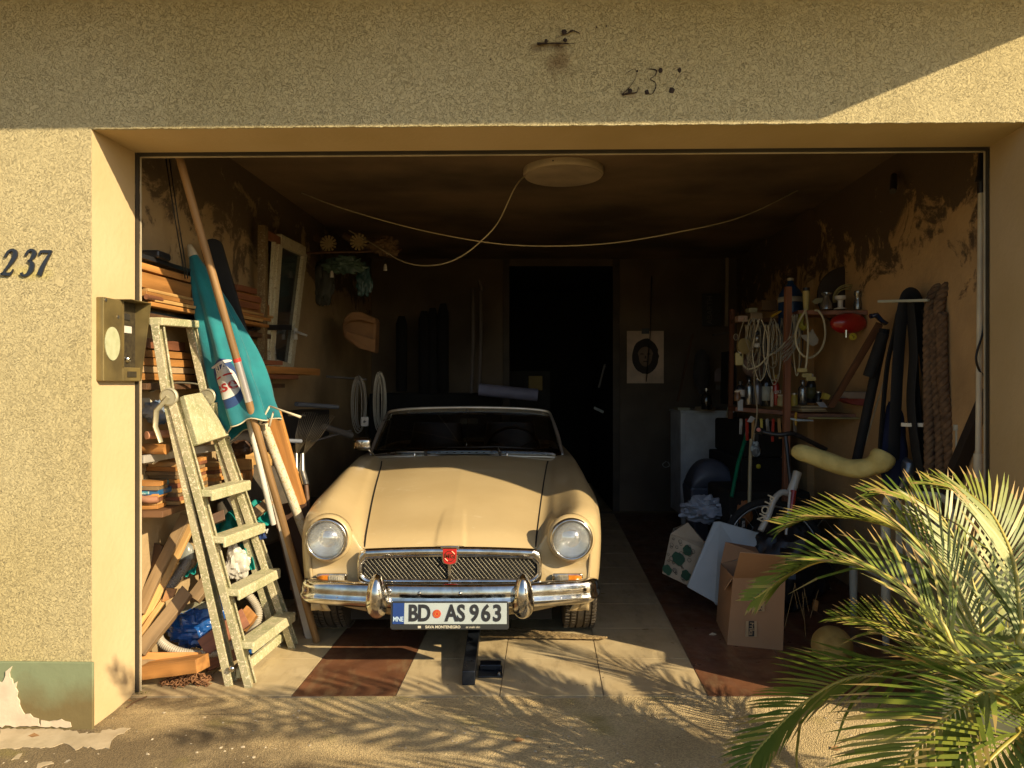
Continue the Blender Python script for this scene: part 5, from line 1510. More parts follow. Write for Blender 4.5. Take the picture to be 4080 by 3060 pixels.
# old window sash and frame leaning on the wall
win = thing('window_sash', P(1110, 1470, 5.2), 'old white window sash with flaking paint leaning on the left wall', 'window')
OW = splat('flaking_white_paint', (.66, .62, .46), (.58, .54, .38), (.40, .32, .20), 0)
q = [P(1108, 955, 4.92), P(1207, 1005, 5.42), P(1150, 1472, 5.12), P(1072, 1452, 4.76)]
for i, nm in ((0, 'rail'), (1, 'stile'), (2, 'rail'), (3, 'stile')):
    beamobj(nm, q[i], q[(i + 1) % 4], .078, .045, OW, win, up=V((1, 0, 0)), bevel=.003)
MB().add([q[0] + V((.0, .02, 0)), q[1] + V((0, .02, 0)), q[2] + V((0, .02, 0)), q[3] + V((0, .02, 0))], [(0, 1, 2, 3)]).build('pane', M('dusty_dark_glass', (.035, .045, .05), .12, coat=.3), win, solid=.004)
hh = P(1180, 1325, 5.15)
MB().tube([hh, hh + V((.02, -.05, .0)), hh + V((.09, -.05, -.025))], [.012, .010, .008], 8).build('handle', WHITE, win, smooth=60)
MB().box((hh.x - .012, hh.y - .02, hh.z - .05), (hh.x + .012, hh.y, hh.z + .03)).build('handle_plate', WHITE, win, bevel=.003)
tag(beamobj('wooden_post', P(1048, 900, 4.60), P(1045, 1455, 4.58), .045, .06, splat('worn_brown_post', (.20, .13, .05), (.14, .09, .04), (.3, .24, .13), 0), up=V((0, 1, 0))), 'worn brown window jamb standing left of the white sash', 'post')
tag(beamobj('wooden_post', P(1092, 955, 4.80), P(1066, 1400, 4.68), .022, .03, OW, up=V((0, 1, 0))), 'narrow white frame strip between the brown jamb and the sash', 'post')
tag(beamobj('wooden_post', P(1062, 935, 4.66), P(1110, 960, 4.90), .03, .05, W_RED, up=V((0, 0, 1))), 'short red brown head piece above the window sash', 'post')
tag(beamobj('metal_bar', P(1010, 1303, 4.5), P(1160, 1305, 4.9), .014, .035, BLKPL, up=V((0, 0, 1))), 'black pointed bar crossing in front of the window sash', 'bar')
tag(MB().slab([P(1078, 1362, 4.80), P(1095, 1365, 4.80), P(1103, 1455, 4.80), P(1070, 1440, 4.8)], V((0, .006, 0))).build('trowel_blade', STEEL), 'pale metal blade standing in front of the sash foot', 'blade')
# things hanging from the ceiling at the back left
def star(c, r_, lb):
    t = thing('slotted_tube', c, lb, 'tube', 'tubes with slotted ends hanging at the back left')
    mb = MB()
    for k in range(13):
        a = k * 2 * math.pi / 13
        d_ = V((math.cos(a), -.25, math.sin(a)))
        mb.beam(c + d_ * r_ * .45, c + d_ * r_, .013, .004, V((0, 1, 0)), taper=1.3)
    mb.lathe(c, V((0, -1, 0)), [(r_ * .5, .0), (r_ * .48, .008), (r_ * .2, .012), (0, .012)], 20)
    mb.build('slotted_end', M('dry_beige', (.42, .33, .17), .7, bump=.3), t)
    MB().cyl(c + V((0, .01, 0)), c + V((-.13, .12, .07)), r_ * .42, 16).build('tube_body', M('dry_brown', (.20, .14, .07), .8, bump=.3), t, smooth=60)
star(P(1310, 972, 5.6), .062, 'pale slotted tube end hanging at the back, the left one')
star(P(1430, 965, 5.6), .064, 'pale slotted tube end hanging at the back, the right one')
DT = M('dull_green_film', (.12, .20, .16), .35, col2=(.05, .10, .09), vs=8, bump=.4, bs=14)
crumple('hanging_sack', P(1370, 1055, 5.8), .13, (1.2, .5, .55), DT, 'dull green plastic sack hanging under the slotted tubes', 'sack', 21, .35, 56)
crumple('hanging_sack', P(1450, 1120, 5.9), .09, (.7, .5, 1.4), M('dull_teal_film', (.04, .11, .12), .4, bump=.4, bs=14), 'dark teal sack tapering down below the green one', 'sack', 22, .3, 50)
crumple('paper_sack', P(1530, 980, 5.7), .10, (1.2, .6, .8), M('brown_paper', (.20, .13, .07), .8, bump=.4, bs=20), 'crumpled brown paper bag hanging right of the slotted tubes', 'bag', 23, .35, 50)
crumple('hanging_sack', P(1280, 1130, 5.95), .13, (.9, .5, 1.5), M('grey_green_tarp', (.05, .055, .045), .6, bump=.4, bs=12), 'dark tarpaulin hanging down the left wall at the back', 'tarpaulin', 24, .25, 50)
tag(MB().tube(catmull([P(1200, 1010, 5.4), P(1330, 1005, 5.6), P(1480, 1002, 5.7), P(1600, 995, 5.8)], 4), .009, 8).build('hanging_rod', W_DK, smooth=180), 'dark rod carrying the hanging sacks', 'rod')
for u, v, y in ((1322, 1093, 980), (1535, 1066, 990)):
    t = thing('pull_cord', P(u, v, 5.6), 'thin pull cord with a white bell, ' + ('left one under the slotted tube' if u < 1400 else 'right one under the paper bag'), 'cord', 'pull cords with white bells')
    MB().tube([P(u, y, 5.6), P(u, v - 10, 5.6)], .002, 5).build('cord', BLKPL, t)
    MB().lathe(P(u, v - 14, 5.6), V((0, 0, -1)), [(.006, 0), (.013, .018), (.015, .05), (0, .052)], 14).build('bell', WHITE, t, smooth=60)
SB = M('sack_brown', (.34, .18, .075), .85, col2=(.22, .115, .05), vs=5, bump=.5, bs=10)
bs2 = thing('brown_sack', P(1430, 1410, 5.9), 'folded brown paper sack standing on a dark shelf at the back left', 'sack')
MB().slab([P(1368, 1345, 5.85), P(1362, 1285, 5.87), P(1385, 1245, 5.88), P(1430, 1240, 5.88), P(1500, 1268, 5.85), P(1495, 1408, 5.85), P(1420, 1385, 5.85)], V((0, .16, 0))).build('sack_body', SB, bs2, bevel=.02)
MB().slab([P(1366, 1300, 5.82), P(1372, 1268, 5.80), P(1400, 1243, 5.80), P(1440, 1242, 5.80), P(1499, 1270, 5.79), P(1494, 1292, 5.79), P(1440, 1275, 5.79), P(1400, 1278, 5.80)], V((0, .03, 0))).build('folded_top', SB, bs2, bevel=.01)
MB().slab([P(1372, 1342, 5.82), P(1380, 1318, 5.80), P(1496, 1352, 5.80), P(1494, 1406, 5.80), P(1430, 1388, 5.80)], V((0, .03, 0))).build('folded_front', SB, bs2, bevel=.01)
# coils of grey cable on the wall, with a small lamp socket
def coil(nm, c, hw, hh, n, r_, mat, label, d_=.05, seed=1, group=None, cat='cable'):
    rr = random.Random(seed); pts = []
    for i in range(n * 28):
        a = i / 28 * 2 * math.pi; k = i // 28
        x = math.sin(a) * (hw + rr.uniform(-.0, .0) + .014 * math.sin(k * 2.1)); z = math.cos(a) * (hh + .022 * math.sin(k * 1.7 + 1))
        pts.append(V(c) + V((x, d_ * math.sin(k * 1.3 + a * .2), z)))
    return tag(MB().tube(pts, r_, 6, False).build(nm, mat, smooth=180), label, cat, group)
GC = M('grey_cable', (.30, .28, .23), .5)
coil('cable_coil', P(1432, 1610, 5.5), .038, .19, 8, .0035, GC, 'coil of grey cable hanging behind the mirror, the left one', group='grey cable coils')
coil('cable_coil', P(1515, 1600, 5.5), .030, .20, 9, .0040, M('pale_cable', (.42, .40, .32), .5), 'coil of pale grey cable hanging left of the windscreen', seed=3, group='grey cable coils')
sk = thing('lamp_socket', P(1455, 1680, 5.3), 'small white square socket hanging on a wire behind the mirror', 'socket')
c = P(1453, 1680, 5.3)
MB().slab([c + V((x, 0, z)) for x, z in rrect(.026, .034, .01)], V((0, .03, 0))).build('socket_box', WHITE, sk, bevel=.003)
MB().lathe(c, V((0, -1, 0)), [(.017, 0), (.017, .006), (.010, .006), (.009, .0), (0, .0)], 20).build('socket_face', WHITE, sk, smooth=50)
MB().tube([c + V((.01, 0, -.03)), c + V((.012, 0, -.20))], .002, 5).build('wire', BLKPL, sk)
# fan rakes with spread tines, handles down
for i, (uh, vh, ut, vt, mt, hd, lb) in enumerate(((1180, 1880, 1232, 1640, W_YE, (1165, 2050), 'leaf rake with yellow ferrule leaning tines up, the left one'), (1205, 1880, 1300, 1650, STEEL, (1262, 2060), 'leaf rake with grey socket leaning tines up, the right one'))):
    t = thing('leaf_rake', P(uh, vh + 40, 4.3), lb, 'rake', 'leaf rakes beside the car')
    base = P(uh, vh - 60, 4.35); 
    for k in range(9):
        f = (k - 4) / 4
        tp = P(ut + f * 34, vt + 8 * f * f, 4.40 - .02 * abs(f)); m_ = base.lerp(tp, .5) + V((f * .012, -.01, 0))
        MB().tube([base, m_, tp], [.003, .0035, .0025], 6, flat=.6).build('tine', M('tine_steel', (.26, .22, .15), .45, .7), t, smooth=180)
    MB().tube([base + V((0, 0, .02)), P(uh, vh, 4.33)], [.012, .017], 12).build('socket', STEEL, t, smooth=60)
    MB().cyl(P(uh, vh, 4.33), P(uh + (-9 if i == 0 else 14), vh + 52, 4.30), .019, 14).build('ferrule', mt, t, smooth=60)
    MB().cyl(P(uh + (-9 if i == 0 else 14), vh + 52, 4.30), P(hd[0], hd[1] + 300, 4.22), .014, 12).build('handle', W_DK, t, smooth=60)
# dark tubes and ironwork behind the rakes
for k, (a, b_, r_, m_, lb) in enumerate(((P(1180, 1610, 4.9), P(1345, 1622, 5.3), .016, M('bluish_tube', (.16, .18, .22), .4), 'bluish grey tube lying behind the umbrella rib'),
    (P(1290, 1700, 4.9), P(1400, 1735, 5.1), .022, MATS['grey_tube'], 'dark grey bar slanting right of the rakes'),
    (P(1240, 1760, 4.8), P(1400, 1715, 5.1), .008, MATS['grey_tube'], 'thin dark rod slanting right of the rakes'),
    (P(1150, 1655, 4.3), P(1215, 1655, 4.4), .006, STEEL, 'thin bright rod beside the umbrella rib'),
    (P(1125, 1755, 4.2), P(1200, 1758, 4.3), .012, MATS['bluish_tube'], 'pale blue tube between the batten and the rakes'),
    (P(1300, 1500, 5.6), P(1460, 1512, 5.6), .010, MATS['grey_tube'], 'dark horizontal pipe under the brown sack'))):
    tag(MB().cyl(a, b_, r_, 10).build('metal_tube', m_, smooth=60), lb, 'tube')
tag(MB().box((-1.72, 4.6, .0), (-1.25, 5.4, .52)).build('dark_crate', M('dark_crate', (.03, .022, .016), .8, bump=.3), bevel=.01), 'dark wooden crate on the floor behind the leaning poles', 'crate')
tag(MB().box((-1.72, 4.3, .95), (-1.38, 5.6, 1.15)).build('dark_toolbox', M('dark_toolbox', (.022, .02, .02), .7), bevel=.01), 'long dark toolbox on the shelf behind the umbrella', 'box')
# ------------------------------------------------------------ CENTRE
cl = thing('ceiling_light', V((.285, 4.53, ZC - .05)), 'round white disc lamp, unlit, on the garage ceiling', 'lamp')
c = V((.315, 4.55, ZC))
MB().lathe(c, V((0, 0, -1)), [(.245, 0), (.247, .030), (.240, .040)], 56).build('housing', M('lamp_housing', (.66, .56, .40), .5), cl, smooth=40)
MB().lathe(c, V((0, 0, -1)), [(.238, .036), (.236, .046), (.12, .050), (0, .050)], 56).build('diffuser', M('lamp_diffuser', (.52, .42, .30), .5), cl, smooth=60)
for a in (1.9, 4.4): MB().sphere(c + V((.247 * math.cos(a), .247 * math.sin(a), -.018)), .005, n=8).build('screw', BLKPL, cl)
tag(MB().tube(catmull([P(1200, 768, 5.1), P(1365, 830, 5.0), P(1640, 908, 4.9), P(1915, 962, 4.8), P(2140, 980, 4.75), P(2420, 970, 4.7), P(2700, 925, 4.65), P(2960, 862, 4.8), P(3205, 745, 5.1), P(3262, 718, 5.3)], 10), .0042, 7).build('hanging_cable', PALECORD, smooth=180), 'long pale cable sagging right across under the garage ceiling', 'cable')
tag(MB().tube(catmull([c + V((-.24, .05, -.03)), P(2050, 750, 4.5), P(1985, 885, 4.55), P(1915, 962, 4.6), P(1840, 1020, 4.7), P(1760, 1052, 4.85), P(1670, 1057, 5.05), P(1590, 1035, 5.2), P(1490, 975, 5.4), P(1390, 918, 5.6)], 10), .0045, 7).build('hanging_cable', PALECORD, smooth=180), 'pale cable looping from the disc lamp down to the left', 'cable')
# portrait-sized pale sheet with a plain dark shape
po = thing('poster', P(2570, 1520, 7.75), 'pale sheet with a dark rounded head shape pinned on the back wall', 'poster')
c = P(2571, 1423, 7.78)
MB().slab([c + V((x, 0, z)) for x, z in ((-.193, -.275), (.193, -.275), (.193, .275), (-.193, .275))], V((0, -.006, 0))).build('sheet', M('poster_paper', (.80, .62, .46), .8), po)
rr = random.Random(2)
MB().slab([c + V((math.cos(a) * .14 * (1 + rr.uniform(-.04, .04)), -.0065, .01 + math.sin(a) * .185 * (1 + rr.uniform(-.03, .03)))) for a in [k * .1963 for k in range(32)]], V((0, -.001, 0))).build('dark_shape', M('poster_ink', (.045, .035, .03), .8), po)
face = MB().slab([c + V((math.cos(k * .3491) * .082 * (1.05 if math.sin(k * .3491) > 0 else .85), -.0075, .005 + math.sin(k * .3491) * .105)) for k in range(18)], V((0, -.001, 0))).build('face_shape', M('poster_brown', (.26, .18, .12), .8), po)
for x_, z_, w2, h2 in ((-.036, .032, .020, .007), (.036, .032, .020, .007), (0, -.048, .026, .006), (0, -.005, .008, .018)):
    MB().slab([c + V((x_ + a_ * w2, -.0090, z_ + b2 * h2)) for a_, b2 in ((-1, -.6), (1, -.6), (.7, 1), (-.7, 1))], V((0, -.0008, 0))).build('face_mark', MATS['poster_ink'], face)
MB().box((c.x - .04, c.y - .012, c.z + .245), (c.x + .04, c.y - .006, c.z + .30)).build('clip', BLKPL, po)
tag(MB().tube([P(2596, 1100, 7.74), P(2592, 1320, 7.73), P(2575, 1520, 7.73)], .005, 5).build('cable', BLKPL, smooth=180), 'thin black cable hanging in front of the pale sheet on the back wall', 'cable')
tag(MB().cyl(P(1908, 1552, 6.6), P(2142, 1575, 6.6), .055, 20).build('rolled_sheet', M('lilac_grey_roll', (.24, .24, .34), .6, bump=.1), smooth=50), 'lilac grey roll lying above the car windscreen at the back', 'roll')
tag(MB().box((P(2105, 1555, 7.2).x, 7.1, P(2105, 1555, 7.2).z), (P(2160, 1498, 7.2).x, 7.3, P(2160, 1498, 7.2).z)).build('yellow_box', M('yellow_box', (.16, .11, .02), .7), bevel=.004), 'dim yellow box behind the lilac roll', 'box')
for i, u in enumerate((1885, 1915)):
    tag(MB().tube([P(u, 1150 if i == 0 else 1130, 7.5), P(u + 1, 1350, 7.4), P(u - 8 + 2 * i, 1590, 7.2)], .018, 10).build('wall_pipe', M('dim_pipe', (.20, .17, .15), .6), smooth=60), ['dim vertical pipe left of the dark doorway, left of two', 'dim vertical pipe left of the dark doorway, right of two'][i], 'pipe', 'dim pipes beside the doorway')
tag(MB().tube([P(1908, 1118, 7.4), P(1918, 1140, 7.4), P(1920, 1160, 7.4)], .02, 8).build('pipe_elbow', MATS['dim_pipe'], smooth=60), 'short bent elbow on top of the right dim pipe', 'pipe')
for i, (u, v, h) in enumerate(((1690, 1240, 340), (1724, 1228, 350), (1766, 1210, 370), (1600, 1260, 300))):
    tag(MB().lathe(P(u, v + h, 7.3), V((0, 0, 1)), [(.05, 0), (.055, .05), (.055, h * 7.3 / FPX * .9), (.03, h * 7.3 / FPX), (0, h * 7.3 / FPX)], 14).build('tall_cylinder', VOID, smooth=60), ['third', 'second', 'tallest', 'leftmost'][i] + ' dark tube standing against the back wall', 'tube', 'dark tubes at the back')
tag(MB().box((-1.35, 7.0, 0), (-.1, 7.7, 1.25)).build('dark_cabinet', VOID, bevel=.01), 'black cupboard barely seen against the back wall behind the car', 'cupboard')
tag(beamobj('glint_rod', P(2368, 1625, 6.2), P(2403, 1642, 6.1), .012, .02, M('bright_alu', (.6, .66, .62), .3, .4)), 'small bright metal handle end right of the windscreen', 'handle')
tag(beamobj('stick', P(2410, 1450, 7.2), P(2385, 1545, 7.2), .025, .02, M('dim_stick', (.09, .08, .07), .7)), 'dim stick leaning right of the doorway', 'stick')
hk = MB().tube(catmull([P(2655, 1838, 7.0), P(2640, 1850, 7.0), P(2650, 1862, 7.0), P(2668, 1855, 7.0), P(2660, 1840, 7.0)], 5), .004, 6)
tag(hk.build('wire_hook', M('dim_wire', (.3, .3, .28), .5), smooth=180), 'small bent wire hook left of the white cabinet', 'hook')

# parking post folded down in front of the car, with its plate
pk = thing('parking_barrier', V((-.2, 3.4, 0)), 'black folded steel parking barrier bolted to the floor in front of the car', 'barrier')
BS = M('black_blue_steel', (.02, .025, .035), .35, .5, rvar=.12)
MB().hexa([V(p) for p in ((-.222, 3.285, .002), (-.164, 3.285, .002), (-.164, 3.95, .05), (-.222, 3.95, .05), (-.222, 3.285, .066), (-.164, 3.285, .066), (-.164, 3.95, .112), (-.222, 3.95, .112))]).build('post', BS, pk, bevel=.004)
a, b_ = P(1908, 2658, 3.50), P(2007, 2708, 3.36)
MB().box((-.155, 3.37, .002), (-.045, 3.50, .010)).build('foot_plate', BS, pk, bevel=.002)
MB().box((-.150, 3.44, .010), (-.05, 3.50, .035)).build('lock_bracket', BS, pk, bevel=.004)
for x, y in ((-.060, 3.40), (-.062, 3.47)):
    MB().lathe(V((x, y, .010)), V((0, 0, 1)), [(.010, 0), (.010, .004), (.006, .005), (.006, .008), (0, .008)], 12).build('bolt', CHROME, pk, smooth=50)
# coarse door mat under the nose of the car
mb = MB()
rr = random.Random(5)
quad = [V((-.13, 3.90, .002)), V((.44, 3.80, .002)), V((.47, 3.90, .002)), V((-.12, 4.06, .002))]
quad = [P(1915, 2492, 4.05), P(2420, 2555, 3.87), P(2400, 2562, 3.85), P(1915, 2545, 3.88)]
for q_ in quad: q_.z = .002
mb.grid(lambda s, t: quad[0].lerp(quad[1], s).lerp(quad[3].lerp(quad[2], s), t) + V((0, 0, .012 + .004 * rr.random())), 70, 14)
tag(mb.build('rubber_mat', M('worn_coir', (.34, .24, .11), .95, col2=(.16, .11, .05), vs=70, bump=.8, bs=90), smooth=None, solid=.008), 'worn brown ribbed mat strip lying under the car nose', 'mat')

# ------------------------------------------------------------ RIGHT SIDE
# white cabinet
cb = thing('white_cabinet', P(2815, 2050, 7.2), 'tall pale grey metal cabinet standing at the back right', 'cabinet')
x0, x1 = P(2712, 0, 7.0).x, P(2918, 0, 7.0).x
CW = M('pale_cabinet', (.62, .66, .70), .45, bump=.05)
MB().box((x0, 7.0, .10), (x1, 7.45, 1.07)).build('carcass', CW, cb, bevel=.006)
MB().box((x0 - .012, 6.98, 1.07), (x1 + .012, 7.46, 1.092)).build('top', CW, cb, bevel=.004)
MB().box((x0 + .045, 6.988, .13), (x1 - .01, 7.0, 1.05)).build('door', CW, cb, bevel=.004)
for x in (x0 + .03, x1 - .03): MB().box((x - .02, 7.0, 0), (x + .02, 7.04, .1)).build('leg', CW, cb)
# pedal bin, swing lid
x, y = P(2828, 0, 5.9).x, 5.9
bn = thing('lidded_bin', V((x, y, 0)), 'dark blue grey bin with a domed lid in front of the pale cabinet', 'bin')
BG = M('blue_grey_plastic', (.085, .095, .13), .4, bump=.05)
zt = CAMZ - (1930 - 1530) * 5.9 / FPX
MB().hexa([V(p) for p in ((x - .15, y - .12, 0), (x + .15, y - .12, 0), (x + .15, y + .12, 0), (x - .15, y + .12, 0), (x - .19, y - .15, zt), (x + .19, y - .15, zt), (x + .19, y + .15, zt), (x - .19, y + .15, zt))]).build('tub', BG, bn, bevel=.02)
MB().grid(lambda s, t: V((x + (s * 2 - 1) * .20 * (1 - .12 * abs(s * 2 - 1) ** 4), y - .16 + .32 * t, zt + .20 * max(0, 1 - abs(s * 2 - 1) ** 2.5) * (1 - abs(t * 2 - 1) ** 6) + .0)), 30, 16).build('lid', BG, bn, smooth=50, solid=.006)
# crumpled bags
crumple('plastic_bag', P(2820, 2025, 5.2), .155, (1.25, .7, .55), M('lilac_white_film', (.42, .45, .52), .35, bump=.35, bs=14), 'crumpled pale white plastic bag on the pile left of the orange sack', 'bag', 51, .4, 60)
sk_ = crumple('orange_sack', P(2955, 2040, 5.0), .12, (.75, .6, 1.1), M('orange_brown_sack', (.36, .13, .03), .6, col2=(.26, .09, .02), bump=.4, bs=12), 'orange brown paper sack with printed 25 standing beside the pale bag', 'sack', 52, .18, 50)
def sticker(parent, quad, mat, nm, txt=None, size=.05, tmat=None, rot=0, bold=.001, sx=1.0):
    a, b_, cc, d = [V(p) for p in quad]
    ex = (b_ - a).normalized(); ey = (d - a).normalized(); n_ = ex.cross(ey).normalized()
    if n_.y > 0: n_ = -n_
    ob = MB().slab([p + n_ * .001 for p in (a, b_, cc, d)], n_ * .0012).build(nm, mat, parent)
    if txt:
        m_ = (a + b_ + cc + d) / 4 + n_ * .003
        e1 = ex * math.cos(rot) + ey * math.sin(rot); e2 = -ex * math.sin(rot) + ey * math.cos(rot)
        mb = MB(); text(mb, txt, size, m_, e1, e2, bold=bold, extrude=.0006, sx=sx)
        mb.build(nm + '_lettering', tmat, ob)
    return ob
BK2 = M('print_black', (.02, .02, .018), .6)
sticker(sk_, [P(2902, 2095, 4.86), P(2935, 2108, 4.86), P(2943, 2068, 4.86), P(2912, 2050, 4.86)], WHITE, 'printed_band', '25', .055, BK2, rot=0)
sticker(sk_, [P(2945, 2118, 4.85), P(2975, 2120, 4.85), P(2968, 2065, 4.85), P(2950, 2062, 4.85)], BK2, 'printed_patch', 'ram', .035, WHITE, rot=math.pi / 2)
# patterned paper carrier bag
bg_ = thing('paper_bag', P(2735, 2330, 4.55), 'pale paper carrier bag printed with dark green blots leaning against the white board', 'bag')
PB = M('bag_paper', (.46, .38, .27), .8, bump=.15, bs=10)
q = [P(2638, 2285, 4.50), P(2742, 2335, 4.45), P(2812, 2190, 4.50), P(2671, 2127, 4.55)]
dn = V((.05, .16, 0))
mb = MB().hexa([q[0], q[1], q[1] + dn, q[0] + dn, q[3], q[2], q[2] + dn, q[3] + dn])
mb.build('bag_body', PB, bg_, bevel=.004)
mb = MB().add([q[3], q[3] + V((.11, .02, .065)), q[2] + V((.0, .03, .035)), q[2]], [(0, 1, 2, 3)])
mb.add([q[3] + V((.11, .02, .065)), q[3] + dn, q[2] + dn, q[2] + V((.0, .03, .035))], [(0, 1, 2, 3)])
mb.build('fold', PB, bg_, solid=.003)
GN = M('bottle_green_print', (.01, .07, .03), .7)
exb = (q[1] - q[0]).normalized(); eyb = (q[3] - q[0]).normalized(); nb_ = exb.cross(eyb).normalized()
if nb_.y > 0: nb_ = -nb_
rr = random.Random(6)
for (a, b_, r_) in ((.46, .52, .040), (.16, .14, .030), (.72, .80, .030), (.85, .22, .032)):
    cc = q[0].lerp(q[1], a) + (q[3] - q[0]) * b_
    MB().slab([cc + nb_ * .0015 + (exb * math.cos(k * .449) + eyb * math.sin(k * .449)) * r_ * rr.uniform(.8, 1.12) for k in range(14)], nb_ * .001).build('green_blot', GN, bg_)
mb = MB()
for i in range(26):
    a, b_ = rr.uniform(.05, .95), rr.uniform(.04, .93); r_ = rr.uniform(.006, .014)
    cc = q[0].lerp(q[1], a) + (q[3] - q[0]) * b_ + nb_ * .002
    mb.tube([cc + (exb * math.cos(k * .785) + eyb * math.sin(k * .785) * rr.uniform(.7, 1.2)) * r_ for k in range(8)], .0013, 4, closed=True)
tag(mb.build('printed_rings', BK2, bg_), kind='stuff')
# white board
wb = MB().slab([P(2737, 2338, 4.3), P(2846, 2400, 4.22), P(2852, 2411, 4.20), P(3080, 2420, 4.25), P(3125, 2152, 4.40), P(2868, 2078, 4.45), P(2845, 2080, 4.45)], V((0, .016, 0)))
tag(wb.build('white_board', M('marble_laminate', (.42, .47, .49), .35, col2=(.35, .40, .42), vs=5, detail=9, bump=.03), bevel=.003), 'pale blue white laminate board leaning behind the cardboard box', 'board')
# cardboard box
cx = thing('cardboard_box', P(3000, 2540, 3.75), 'open brown cardboard box with printed tape standing on the tiles', 'box')
f0, f1, f2, f3 = P(2898, 2518, 3.80), P(3118, 2552, 3.72), P(3128, 2300, 3.72), P(2922, 2300, 3.78)   # front face
l0, l3 = P(2855, 2440, 4.18), P(2872, 2245, 4.18)
dn2 = l0 - f0
f0.z = max(.002, f0.z); 
mb = MB()
mb.hexa([V((f0.x, f0.y, .003)), V((f1.x, f1.y, .003)), V((f1.x + dn2.x, f1.y + dn2.y, .003)), V((l0.x, l0.y, .003)), f3, f2, f2 + V((dn2.x, dn2.y, .03)), l3])
mb.f.pop(1); mb.m.pop(1)
mb.build('box_body', CARD, cx, solid=.004)
mb = MB().add([f3 + V((0, -.004, 0)), f2 + V((0, -.004, 0)), P(3130, 2215, 3.60), P(2948, 2200, 3.64)], [(0, 1, 2, 3)]); mb.build('front_flap', CARD, cx, solid=.004)
mb = MB().add([l3, P(2890, 2160, 4.2), P(3010, 2180, 4.3), f2 + V((dn2.x - .05, dn2.y, .03))], [(0, 1, 2, 3)]); mb.build('back_flap', CARD, cx, solid=.004)
mb = MB().add([f3, l3, l3 + V((-.01, -.06, -.09)), f3 + V((-.04, .02, -.07))], [(0, 1, 2, 3)]); mb.build('side_flap', CARD, cx, solid=.004)
TAPE = M('kraft_tape', (.46, .32, .18), .4)
fx_ = (f1 - V((f0.x, f0.y, .003))).normalized(); fx_.z = 0; fx_.normalize()
fzv = (f3 - V((f0.x, f0.y, .003))).normalized()
def onbox(u, v):      # point on the front face under a pixel
    o_ = V((0, 0, CAMZ)); d_ = V(((u - 2040) / FPX, 1, -(v - 1530) / FPX)); n_ = fx_.cross(fzv)
    p0 = V((f0.x, f0.y, .003)); t_ = (p0 - o_).dot(n_) / d_.dot(n_)
    return o_ + d_ * t_
for (u0, u1, v0, v1, txt, patch_) in ((2995, 3045, 2320, 2435, 'Friko', (2320, 2392)), (2968, 3014, 2474, 2536, 'Friko', (2474, 2534))):
    tp = MB().slab([onbox(u0, v1) + V((0, -.003, 0)), onbox(u1, v1) + V((0, -.003, 0)), onbox(u1, v0) + V((0, -.003, 0)), onbox(u0 + 3, v0) + V((0, -.003, 0))], V((0, -.001, 0))).build('tape', TAPE, cx)
    MB().slab([onbox(u0 + 13, patch_[1]) + V((0, -.0045, 0)), onbox(u1 - 10, patch_[1]) + V((0, -.0045, 0)), onbox(u1 - 10, patch_[0]) + V((0, -.0045, 0)), onbox(u0 + 14, patch_[0]) + V((0, -.0045, 0))], V((0, -.001, 0))).build('tape_print', BK2, tp)
    mb = MB(); text(mb, 'Frika' if v0 > 2400 else 'rika', .034 if v0 > 2400 else .036, onbox((u0 + u1) / 2 + 2, (patch_[0] + patch_[1]) / 2) + V((0, -.0062, 0)), -fzv, fx_, bold=.0006, extrude=.0005)
    mb.build('tape_lettering', TAPE, tp)
    if v0 < 2400:
        MB().slab([onbox(u0 + 13, 2433) + V((0, -.0045, 0)), onbox(u1 - 10, 2433) + V((0, -.0045, 0)), onbox(u1 - 10, 2415) + V((0, -.0045, 0)), onbox(u0 + 14, 2415) + V((0, -.0045, 0))], V((0, -.001, 0))).build('tape_print', BK2, tp)
        mb = MB(); text(mb, 'F', .034, onbox((u0 + u1) / 2 + 2, 2424) + V((0, -.0062, 0)), -fzv, fx_, bold=.0006, extrude=.0005); mb.build('tape_lettering', TAPE, tp)

# posts and shelves on the right
REDPOST = wood('red_post_wood', (.30, .12, .06))
tag(beamobj('wooden_post', P(3130, 2000, 4.9), P(3140, 1143, 4.9), .040, .040, REDPOST, up=V((0, 1, 0))), 'red brown square post carrying the right hand shelves', 'post')
tag(beamobj('wooden_post', P(2908, 1750, 6.2), P(2917, 1232, 6.2), .034, .034, REDPOST, up=V((0, 1, 0))), 'dim red brown post further back, left of the hanging cables', 'post')
tag(beamobj('wooden_post', P(2894, 1300, 6.8), P(2897, 1026, 6.8), .027, .02, M('grey_batten', (.22, .18, .12), .7), up=V((0, 1, 0))), 'thin grey batten standing up against the dark wall', 'post')
tag(beamobj('wooden_post', P(3105, 1230, 5.35), P(3112, 1230, 5.3), .02, .02, W_DK), 'dark nail head behind the blue canister', 'nail')
def shelfR(u0, v0, d0, u1, v1, d1, dep, th, m_, lb):
    a, b_ = P(u0, v0, d0), P(u1, v1, d1)
    mb = MB().slab([a, b_, b_ + V((.03, dep, 0)), a + V((.03, dep, 0))], V((0, 0, -th)))
    return tag(mb.build('wall_shelf', m_, bevel=.002), lb, 'shelf')
shelfR(3180, 1236, 4.85, 3545, 1236, 4.55, .22, .028, W_RED, 'red brown shelf board carrying the taps and jars')
shelfR(2935, 1262, 5.5, 3140, 1268, 5.2, .25, .03, W_DK, 'dark upper shelf board left of the red post')
shelfR(2930, 1622, 5.3, 3180, 1640, 5.1, .28, .03, W_RED, 'dark shelf board under the spray bottles')
shelfR(3150, 1646, 5.0, 3470, 1650, 4.75, .28, .03, W_RED, 'red brown bench board carrying papers and books')
shelfR(3220, 1662, 4.90, 3470, 1664, 4.7, .05, .012, M('olive_strip', (.30, .27, .10), .6), 'olive metal strip under the bench board')
